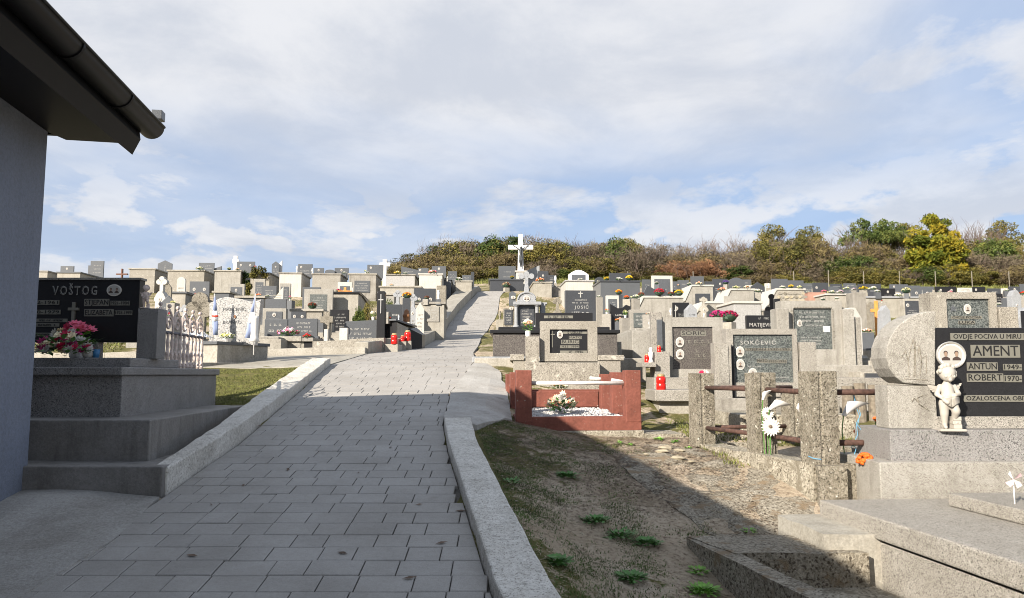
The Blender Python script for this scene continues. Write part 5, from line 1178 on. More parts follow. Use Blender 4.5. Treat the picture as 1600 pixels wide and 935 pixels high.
for g in GR:
    if not g or isinstance(g, tuple): continue
    g = dict(g); a = g.pop('a'); l = g.pop('l'); g.setdefault('group', 'headstones on the hillside')
    g.setdefault('bed', 'pale'); t = grave(*a, l, **g)
    if l.startswith('black polished headstone with a white family'):
        x, z0, w, h = at(*a); hs = [c for c in t.children if c.name.startswith('headstone')][0]
        text('MATIJEVIĆ', .11, .02, h-.2, -.004, 'letter_pale', hs); dashes(hs, -w*.3, w*.45, h-.09, h-.04, 0, 1, 'letter_pale', 8, .7)
    if l.startswith('plain grey slab behind'):
        x, z0, w, h = at(*a)
# small far stones of the last rows
FAR = [(1003, 36, 433, 14, 48), (868, 30, 437, 12, 46)]
k = 0
for (u0, u1, vt, y, m, w) in [(1160, 1174, 437, 50, SL, 'pale'), (1297, 1316, 444, 50, D, 'pale'), (1438, 1460, 448, 51, SL, 'pale'), (1496, 1520, 450, 50, 'white_stone', 'white'), (1318, 1338, 443, 52, SL, 'pale'), (1059, 1077, 438, 47, SL, 'pale'), (1101, 1114, 440, 48, D, 'grey'), (1564, 1577, 451, 51, 'white_stone', 'white'), (1256, 1272, 443, 52, SL, 'pale'), (1165, 1178, 446, 44, 'white_stone', 'pale'), (1195, 1204, 443, 48, 'white_stone', 'pale'), (1357, 1372, 456, 33, D, 'grey'), (1325, 1340, 457, 32, SL, 'dark'), (1294, 1310, 448, 40, SL, 'pale')]:
    nb = {1160: 'beside the low-arched grey stone', 1297: 'behind the heap of pink and white flowers', 1438: 'left of the long black stone', 1496: 'right of the long black stone with two lights', 1318: 'far right of the tall fence post', 1059: 'right of the small plaque stone under the bank', 1101: 'left of the dark stone with a white photo', 1564: 'between the striped dark stone and the right edge', 1256: 'in the gap behind the rubble tomb', 1165: 'left of the dark gabled stone', 1195: 'between the dark gabled stone and the engraved pair', 1357: 'below the yellow bundles', 1325: 'left of the concrete pillar stone', 1294: 'beside the black stone with a round white photo'}[u0]
    grave(u0, u1, vt, y, 'small %s stone in the far rows, %s' % ('white' if 'white' in m else 'dark' if m == D else 'grey', nb), 'rect', m, w, L=1.5, ins=1, lines=2, group='headstones on the hillside', insmat='letter_pale' if 'white' not in m else 'weathered_stone')

# box tombs along the left skyline
K = dict(ins=1, lines=3)
boxtomb(40, 74, 423, 41, 'box tomb at the left end of the skyline, half hidden by the chapel', 'cream_stone', 'grey_concrete', heads=((94, 115, 416, 'rect', SL, 2.0, dict(ovals=1, ins=0)),) if 0 else ())
boxtomb(90, 125, 425, 41, 'pale box tomb seen over the left end of the black headstone', 'cream_stone', 'slate_granite', L=3.2, heads=((95, 115, 416, 'rect', SL, 2.6, dict(ovals=1, ins=0)), (138, 144, 415, 'rect', SL, 2.7, dict(ins=0)), (142, 162, 408, 'rect', SL, 2.4, dict(ins=1, lines=3))))
boxtomb(203, 242, 419.5, 41, 'tall cream box tomb behind the angel on the pillar', 'warm_granite', 'cream_stone', heads=((247, 269, 407, 'gable', SL, 4.6, dict(cross=.02, ins=0)),))
boxtomb(263, 319, 422, 41, 'widest cream box tomb, with flowers at its right edge', 'warm_granite', 'cream_stone', heads=((311, 334.5, 411, 'rect', SL, 1.9, K), (335, 346, 416, 'slantL', SL, 2.05, dict(ins=0))))
boxtomb(336, 376, 422.5, 41, 'granite box tomb whose right side is covered in ivy', 'fine_terrazzo', 'cream_stone', heads=((370, 398, 409, 'rect', SL, 2.0, dict(ovals=2, ins=0)),))
boxtomb(392, 421, 426, 41, 'ivy-topped box tomb left of the white one', 'warm_granite', 'dark_granite', heads=((425, 437, 408.5, 'gable', SL, 2.0, dict(ovals=1, ins=1, lines=3)), (434, 441, 407, 'slantL', 'white_paint', 2.15, dict(ins=0))))
boxtomb(437, 471, 426, 40, 'white rendered box tomb on the skyline', 'white_stone', 'grey_concrete', heads=((466, 488, 413, 'rect', SL, 2.1, dict(ovals=1, ins=1, lines=2)),))
boxtomb(488.5, 532, 427.5, 40, 'speckled grey box tomb between the white one and the plaque one', 'pale_granite', 'grey_concrete', heads=((490, 506, 419, 'rect', SL, 1.8, dict(ovals=1, ins=0)), (508, 523, 421.5, 'arch', SL, 1.9, dict(ins=0)), (523, 544.5, 419, 'rect', SL, 2.05, dict(ovals=1, ins=0))))
boxtomb(545.5, 587.5, 427.5, 39, 'smooth grey box tomb with a grey plaque on its front', 'grey_concrete', 'pale_concrete', plaque=(554, 578, 439, 457.5, 'slate_granite'), heads=((574, 599, 414, 'rect', SL, 2.0, dict(ovals=1, ins=0)),))
boxtomb(604, 648, 428.5, 38.5, 'marble-faced box tomb right of the tall white cross', 'marble', 'grey_concrete', L=2.2, heads=((627, 653, 416.5, 'slantR', SL, 2.0, dict(ins=1, lines=2)),))
boxtomb(655, 691, 427.5, 38, 'white box tomb at the right end of the row, pink flowers on top', 'white_stone', 'white_stone', L=2.0, heads=((653, 669.5, 419, 'rect', SL, 1.7, dict(ovals=1, ins=0)), (675, 697, 416, 'rect', SL, 1.85, dict(ovals=1, ins=0))))
boxtomb(225, 270, 420, 52, 'x') if 0 else None
boxtomb(594, 657, 447, 30, 'long low cream tomb with drooping plants below the marble-faced one', 'cream_stone', 'cream_stone', L=2.2, group=None, rz=1)
boxtomb(594, 616, 458.5, 27, 'small square terrazzo tomb front left of the carved pale monument', 'fine_terrazzo', 'cream_stone', L=1.2, group=None)
boxtomb(646, 694, 472, 24, 'pale tomb with a speckled front and grey lid beside the kerb', 'pale_concrete', 'grey_concrete', L=2.0, group=None, plaque=(666, 686, 479, 503, 'fine_terrazzo'))
boxtomb(519, 560, 456, 25, 'cream tomb with a black slanting side below the orange wooden cross', 'cream_stone', 'black_granite', L=2.4, slope=-.25, group=None)
boxtomb(266, 290, 456, 27, 'stone tomb with a black side below the white round-topped stele', 'cream_stone', 'slate_granite', L=3.0, slope=-.3, group=None)
boxtomb(334, 358, 455, 27, 'low grey tomb under the square framed stone', 'slate_granite', 'pale_concrete', L=2, group=None)
boxtomb(370, 412, 462.5, 23, 'low pale tomb with red flowers behind the speckled headstone', 'slate_granite', 'cream_stone', L=2, group=None)
boxtomb(456, 503, 483, 21, 'low tomb under the green flower bowl', 'warm_granite', 'cream_stone', L=2, group=None)
boxtomb(712, 737, 438.5, 40, 'small pale tomb with white flowers at the end of the left slope', 'pale_concrete', 'pale_concrete', L=1.8, group=None)
boxtomb(690, 705, 436, 40, 'dark tomb end beside the small pale tomb', 'slate_granite', 'slate_granite', L=2, group=None)
boxtomb(766, 818, 437, 44, 'black striped tomb with stepped lid at the foot of the crucifix', 'dark_granite', 'dark_granite', L=2.4, slope=.35, group=None)
boxtomb(834, 862, 440.5, 41, 'pale concrete tomb carrying the orange flowers', 'pale_concrete', 'pale_concrete', L=2.6, group=None)
boxtomb(884, 927, 438, 37, 'white tomb under the white arched monument', 'white_stone', 'marble', L=2.2, group=None)
boxtomb(938, 1000, 438.5, 35, 'very wide smooth grey tomb with yellow bundles on top', 'slate_granite', 'dark_granite', L=2.4, group=None)
boxtomb(994, 1062, 464, 28, 'x') if 0 else None
boxtomb(1350, 1440, 463.5, 31, 'long low concrete tomb across the middle of the right field', 'pale_concrete', 'blue_grey_stone', L=2.4, group=None)
boxtomb(1263, 1291, 457, 32, 'brick-pink slab tomb right of the rubble tomb', 'pink_stone', 'pink_stone', L=1.6, group=None, lidh=.03, ov=.01)
boxtomb(1290, 1324, 459, 31, 'pale tomb under the pink and white flowers', 'cream_stone', 'white_stone', L=2.0, group=None)
boxtomb(1146, 1189, 471, 23, 'low marble tomb in the grass behind the crimson flowers', 'marble', 'white_stone', L=1.6, group=None)
trap(995, 1068, 463.5, 27, 'wide sloped pale tomb carrying red and yellow flower pots', L=2.4, h2=.45, flat=.86)
trap(1071, 1114, 446, 33, 'pale sloped tomb in the middle distance under a grey stone', flat=.78, h2=.55)
trap(1086, 1132, 472, 24.5, 'cream sloped tomb behind the cream carved monument', flat=.7, h2=.55)
trap(1132, 1178, 452, 29, 'speckled sloped tomb above the low marble one', flat=.8, h2=.6)
trap(979, 1008, 512, 14.0, 'x') if 0 else None
trap(1196, 1257, 451.5, 31, 'rubble tomb of irregular stones under a sloping slab', flat=.72, h2=.35, front='cream_stone')
# rubble stones set on that tomb's front
def rubble():
    t = [o for o in bpy.data.objects if o.get('label') == 'rubble tomb of irregular stones under a sloping slab'][0]
    x, z0, w, h = at(1196, 1257, 451.5, 31); r = random.Random(8); row = 0; z = h-.14
    while z > .0:
        xx = -w/2+.06+(r.random()*.1)
        while xx < w/2-.1:
            ww = r.uniform(.12, .26); lim = (-w/2+w*.28-xx)/(w*.28)
            if not (xx < -w/2+w*.28 and z > h*.35+(1-lim)*h*.6-.15):
                c = (xx+ww/2, 0, z-.05); n = 7; pts = [(c[0]+ww*.44*math.cos(6.28*i/n)*r.uniform(.8, 1.1), c[2]+.062*math.sin(6.28*i/n)*r.uniform(.8, 1.15)) for i in range(n)]
                MB().prof(pts, -.03, .01).build('stone', r.choice(('weathered_stone', 'warm_granite', 'rubble')), t)
            xx += ww
        z -= .145
rubble()

# ---------------------------------------------------------------- row by the side path on the left
def left_front_row():
    y = 15.6; c = P(450, 530, y)
    t = thing('low_tomb', (P(445, 530, y).x, y, G(P(445, 530, y).x, y)), 'low pale tomb with a dark right end carrying the pink and white flower basket', 'tomb'); ox, oy, oz = t.location
    X = lambda u, yy=y: P(u, 530, yy).x-ox; Z = lambda v, yy=y: P(800, v, yy).z-oz
    MB().box(X(418), X(470), 0, 1.0, -.5, Z(534)).build('tomb_body', 'warm_granite', t, bevel=.006); MB().box(X(470)+.002, X(488), .02, 1.0, -.5, Z(534)).build('end_panel', 'black_granite', t)
    MB().box(X(408), X(472), -.05, 1.0, Z(534)+.001, Z(526)).build('cover_slab', 'cream_stone', t, bevel=.008); MB().box(X(472)+.002, X(490), -.04, 1.0, Z(534)+.001, Z(528)).build('cover_end', 'grey_concrete', t, bevel=.006)
    MB().box(X(405), X(436), .5, 1.0, Z(526)+.002, Z(518)).build('upper_slab', 'dark_granite', t, bevel=.006)
    y = 15.3; t = thing('rough_grave', (P(545, 545, y).x, y, G(P(545, 545, y).x, y)), 'grave edged by a long rough speckled kerb at the corner of the two paths', 'grave'); ox, oy, oz = t.location
    X = lambda u: P(u, 545, y).x-ox; Z = lambda v: P(800, v, y).z-oz
    o = MB().prism([(X(488), 0), (X(600), -.02), (X(604), .5), (X(590), 1.9), (X(494), 1.9)], -.5, [Z(534), Z(528), Z(528), Z(524), Z(530)]).build('kerb', 'warm_granite', t); rough_up(o, .012, 4, 3)
    o = MB().box(X(600)+.01, X(622), -.03, .6, -.6, Z(538)).build('corner_block', 'cream_stone', t, bevel=.01); rough_up(o, .006, 4, 2)
    o = MB().box(X(485), X(600), -.22, -.03, -.6, Z(551)).build('footing', 'cream_stone', t); rough_up(o, .01, 4, 2)
    MB().box(X(495), X(501), .55, .7, Z(535), Z(512)).build('white_block', 'white_stone', t); MB().box(X(520), X(533), .55, .7, Z(533), Z(510)).build('white_block', 'white_stone', t)
    # black pillar with a silver cross
    y = 16.9; x, z0, w, h = at(589, 602, 455, y); t = thing('cross_pillar', (x, y, z0), 'slim black granite pillar with a long silver cross, at the corner of the two paths', 'gravestone'); Z = lambda v: P(800, v, y).z-z0
    MB().prof([(-w/2, 0), (w/2*1.1, 0), (w/2*.98, h*.97), (w/2*.8, h), (-w/2*.8, h), (-w/2*.98, h*.97)], 0, .16).build('pillar', 'black_granite', t, bevel=.01)
    m = MB().box(-.009, .009, -.014, -.002, Z(490), Z(460)).box(-.055, .055, -.0145, -.003, Z(469.5), Z(467.8)); m.build('silver_cross', 'silver', t)
    MB().box(-w*.9, w*1.2, -.35, .5, -.4, .2).build('base', 'dark_granite', t, bevel=.01)
    # dark tomb behind the pillar, light end panel, sloping lid
    y = 17.2; x, z0, w, h = at(602, 660, 503, y); t = thing('dark_tomb', (x, y, z0), 'dark granite tomb with a pale end panel and a sloping lid beside the tall kerb', 'tomb', 0); X = lambda u: P(u, 505, y).x-x; Z = lambda v: P(800, v, y).z-z0
    MB().prism([(X(602), -.1), (X(622), -.25), (X(640), 1.0), (X(600), 1.2)], -.4, [Z(503)]*4).build('tomb_body', 'black_granite', t, bevel=.006)
    MB().prism([(X(622)+.004, -.25), (X(637), .1), (X(640)+.01, 1.0), (X(624), .9)], -.4, [Z(505), Z(512), Z(514), Z(505)]).build('end_panel', 'pale_concrete', t)
    MB().prism([(X(637)+.01, .1), (X(657), .35), (X(654), 1.3), (X(641)+.02, 1.0)], -.6, [Z(513), Z(522), Z(519), Z(508)]).build('low_end', 'black_granite', t)
    MB().prism([(X(600), -.2), (X(622), -.32), (X(642), .3), (X(642), 1.2), (X(600), 1.3)], [Z(503)+.002, Z(503)+.002, Z(509), Z(507), Z(503)+.002], [Z(500), Z(500), Z(506), Z(504), Z(500)]).build('lid', 'slate_granite', t, bevel=.006)
    # brown statue in a niche
    y = 17.5; p = P(635, 508, y); t = thing('madonna_statue', (p.x, y, Z(505)+z0), 'small brown robed madonna statue on the dark tomb beside the kerb', 'statue'); h = P(635, 485, y).z-(Z(505)+z0)
    els = [((0, 0, h*z), r) for z, r in ((.1, .12), (.25, .115), (.4, .11), (.55, .11), (.66, .11), (.74, .09), (.86, .085), (.92, .08))]+[((0, -.05, h*.6), .06), ((-.05, -.05, h*.55), .06), ((.05, -.05, h*.55), .06)]
    meta('robed_figure', els, 'brown_statue', t, res=.02); MB().box(-.08, .08, -.08, .1, -.02, .02).build('plinth', 'white_stone', t)
left_front_row()

# angel pair on the pillar of the black tomb; small statues
_p = P(227, 482, 6.98); cherub((_p.x, 6.98, _p.z), R(15), .20, 'tiny weathered stone cherub on the granite pillar of the black family tomb', 'railing_stone')
# stone statue pedestal on the left slope and the two white figures
def figure(u, v, y, hpx, label, mat, name='statue', ped=None):
    h = hpx*px(y); p = P(u, v, y); t = thing(name, tuple(p), label, 'statue')
    if ped:
        MB().box(-ped/2, ped/2, -.12, .2, -1.2, 0).build('pedestal', 'weathered_stone', t, bevel=.02)
    k = h
    els = [((0, 0, k*z), k*r) for z, r in ((.06, .20), (.18, .18), (.32, .17), (.46, .18), (.60, .19), (.70, .15), (.84, .14), (.90, .12))]+[((-k*.1, -k*.07, k*.58), k*.1), ((k*.1, -k*.07, k*.58), k*.1), ((0, -k*.12, k*.56), k*.1)]
    meta('figure', els, mat, t, res=max(.015, k*.05)); return t
figure(690, 447, 27, 12, 'weathered stone figure on a tall pedestal at the right end of the two-photo stone', 'weathered_stone', ped=.34)
figure(699, 440, 37, 9, 'small white figure right of the white box tomb', 'white_stone')

# ---------------------------------------------------------------- flowers, pots, lanterns: set down on whatever stands under them
MC = {}
def petals(m, c, r, n=7, tilt=.5):
    c = Vector(c)
    d = Vector((rnd.uniform(-.6, .6), rnd.uniform(-1, .1), rnd.uniform(.2, 1))).normalized(); u = d.orthogonal().normalized(); w = d.cross(u)
    for ring, (rr, up, nn) in enumerate(((1, .25, n), (.62, .5, n-2))):
        for i in range(nn):
            a = 6.2832*(i+ring*.5)/nn; b = a+6.2832/nn*.62; a0 = a-6.2832/nn*.62
            e = lambda t, q, h: c+(u*math.cos(t)+w*math.sin(t))*r*q+d*r*h
            m.add([c, e(a0, rr*.6, up*.55), e(a, rr, up), e(b, rr*.6, up*.55)], [(0, 1, 2, 3)])
def leaves(m, n, R_, h, z0, size):
    for i in range(n):
        a = rnd.uniform(0, 6.28); r = R_*rnd.uniform(.4, 1.05); z = z0+rnd.uniform(0, h); c = Vector((r*math.cos(a), r*math.sin(a), z)); o = Vector((math.cos(a), math.sin(a), rnd.uniform(-.3, .9))).normalized(); s = o.cross(Vector((0, 0, 1))).normalized()*size*.3
        m.add([c, c+o*size*.5+s, c+o*size, c+o*size*.5-s], [(0, 1, 2, 3)])
def bouquet_meshes(style, cols):
    key = (style, cols)
    if key in MC: return MC[key]
    out = []
    fm = {c: MB() for c in cols}; lf = MB(); pot = None; gl = 'leaf_green'
    if style == 'mound':           # potted chrysanthemum, unit width 1
        for i in range(150):
            a = rnd.uniform(0, 6.28); e = math.asin(rnd.uniform(.02, 1)); r = .5*rnd.uniform(.88, 1.02)
            petals(fm[rnd.choice(cols)], (r*math.cos(a)*math.cos(e), r*math.sin(a)*math.cos(e), .33+.36*math.sin(e)), .065, 6)
        lf.ball((0, 0, .33), .44, 12, 8, (1, 1, .7), .15); leaves(lf, 90, .47, .35, .18, .12); gl = 'leaf_dark'
        pot = MB().lathe([(.17, 0), (.24, .26), (.27, .26), (.27, .31), (.22, .31)], n=14); pm = 'black_metal'
    elif style == 'spread':        # flat arrangement, unit width 1
        for i in range(34):
            a = rnd.uniform(0, 6.28); r = .44*math.sqrt(rnd.random()); petals(fm[rnd.choice(cols)], (r*math.cos(a), r*math.sin(a)*.7, .14+.26*(1-r/.5)+rnd.uniform(-.03, .05)), rnd.uniform(.085, .13), 8)
        leaves(lf, 110, .42, .22, .03, .17)
    elif style == 'heap':
        for i in range(60):
            a = rnd.uniform(0, 6.28); r = .42*math.sqrt(rnd.random()); petals(fm[rnd.choice(cols)], (r*math.cos(a), r*math.sin(a)*.6, .06+.42*(1-(r/.46)**2)*rnd.uniform(.3, 1)), rnd.uniform(.075, .10), 9)
        leaves(lf, 120, .40, .3, .03, .13)
    elif style == 'basket':
        for i in range(46):
            a = rnd.uniform(0, 6.28); r = .42*math.sqrt(rnd.random()); petals(fm[rnd.choice(cols)], (r*math.cos(a), r*math.sin(a)*.7, .3+.3*(1-r/.45)+rnd.uniform(-.04, .05)), rnd.uniform(.085, .12), 8)
        leaves(lf, 90, .42, .3, .14, .15); pot = MB().lathe([(.2, 0), (.33, .22), (.36, .24), (.33, .25)], n=14); pm = 'white_paint'
    else:                          # vase bunch, unit height 1
        for i in range(22):
            a = rnd.uniform(0, 6.28); r = .27*math.sqrt(rnd.random()); petals(fm[rnd.choice(cols)], (r*math.cos(a), r*math.sin(a), .62+.3*(1-r/.3)+rnd.uniform(-.05, .05)), rnd.uniform(.09, .13), 8)
        leaves(lf, 60, .22, .42, .3, .2); gl = 'leaf_bright'
        pot = MB().lathe([(.10, 0), (.13, .06), (.15, .30), (.14, .33)], n=14); pm = 'white_paint'
    for c in cols:
        if fm[c].v: out.append(('flowers', fm[c].mesh('flowers', c)))
    out.append(('leaves', lf.mesh('leaves', gl)))
    if pot: out.append(('pot', pot.mesh('pot', pm)))
    MC[key] = out; return out
DROP = []
def fl(u, vb, y, wpx, style, cols, label, name=None, cat='flowers', group='flowers left on the graves', drop=True, potmat=None, zscale=1):
    cols = tuple('f_'+c for c in cols.split()); p = P(u, vb, y); s = wpx*px(y)
    names = {'mound': 'potted_chrysanthemum', 'spread': 'flower_arrangement', 'heap': 'flower_arrangement', 'basket': 'flower_basket', 'vase': 'flower_vase'}
    t = thing(name or names[style], tuple(p), label, cat, rnd.uniform(0, 6.28) if style == 'mound' else rnd.uniform(-.3, .3), group)
    for n, me in bouquet_meshes(style, cols):
        o = bpy.data.objects.new(n, me); C.objects.link(o); o.parent = t
        if n == 'flowers': o['kind'] = 'stuff'
        if n == 'pot' and potmat: o.data = me.copy(); o.data.materials[0] = M_(potmat)
    t.scale = (s, s, s*zscale)
    if drop: DROP.append((t, u, vb, y))
    return t
def lantern(u, vb, y, hpx, label, red=True, drop=True):
    h = hpx*px(y); t = thing('grave_lantern', tuple(P(u, vb, y)), label, 'lantern', 0, 'grave lanterns'); r = h*.30
    MB().lathe([(r*.92, 0), (r, h*.04), (r, h*.36), (r*.9, h*.40), (r, h*.44), (r, h*.76), (r*.75, h*.82)], n=14).build('glass', 'red_glass' if red else 'white_paint', t, smooth=True)
    MB().lathe([(r*.72, h*.82), (r*.8, h*.84), (r*.8, h*.92), (r*.55, h), (.001, h)], n=14).build('lid', 'gold_lid', t, smooth=False)
    if drop: DROP.append((t, u, vb, y))
    return t
# foreground
rg, ra, rw, ry0, rd, roz = RG
fl(878, 632, ry0+.75, 52, 'spread', 'white cream white peach', 'round bouquet of white, cream and peach roses lying on the white gravel', zscale=1.35)
fl(875, 596, ry0+1.72, 30, 'spread', 'white orange cream', 'small orange and white bouquet on the ledge at the back of the red grave')
fl(825, 530, 10.7, 30, 'vase', 'white peach cream', 'tall bunch of white and peach flowers in a white pot on the granite side pillar')
fl(1100, 592, 9.9, 46, 'basket', 'crimson pink white', 'crimson and white artificial flowers below the brown plaque', potmat='black_metal')
lantern(1033, 606, 10.0, 25, 'large red glass lantern with a gold lid on the granite bench')
lantern(1030, 552, 10.85, 11, 'small red lantern on top of the low granite pillar')
lantern(1011, 550, 10.9, 14, 'red lantern half hidden left of the white vase')
fl(1003, 528, 14.3, 32, 'spread', 'cream pale_yellow white', 'bouquet of white and yellow roses before the small framed stone')
for (u, v, y, h, l) in [(1017, 556, 10.8, 24, 'white angel-shaped candle holder on the granite pillar'), (1016, 510, 15, 14, 'white slim vase in front of the small pale framed stone'), (798, 418, 1, 1, '')][:2]:
    t = thing('white_vase', tuple(P(u, v, y)), l, 'vase', 0); k = h*px(y); MB().lathe([(.15*k, 0), (.16*k, .1*k), (.09*k, .25*k), (.17*k, .5*k), (.15*k, .68*k), (.07*k, .74*k), (.13*k, .84*k), (.12*k, .95*k), (.02*k, 1.*k)], n=12).build('vase_body', 'white_paint', t, smooth=True); DROP.append((t, u, v, y))
# black family tomb flowers
fl(100, 564, 6.62, 104, 'heap', 'white magenta white crimson cream', 'big spread of white and dark crimson roses on the black family tomb')
fl(120, 556, 6.88, 84, 'vase', 'pink', 'tall bunch of bright pink flowers behind the white roses', potmat='white_paint', zscale=.74)
t = thing('blue_cup', tuple(P(150, 558, 6.62)), 'blue paper cup lying at the right of the white roses', 'cup'); MB().lathe([(.022, 0), (.032, .075), (.030, .075), (.02, .004)], n=14).build('cup_body', 'blue_cup', t, smooth=True); DROP.append((t, 0, 0, 0))
t = thing('white_vase', tuple(P(137, 558, 6.60)), 'grey-white wrapped vase between the roses and the blue cup', 'vase'); MB().lathe([(.03, 0), (.045, .03), (.04, .09), (.03, .11)], n=10).build('vase_body', 'white_stone', t, smooth=True); DROP.append((t, 0, 0, 0))
fl(355, 529, 12.2, 26, 'basket', 'white pale_yellow', 'white basket of cream roses on the speckled tomb')
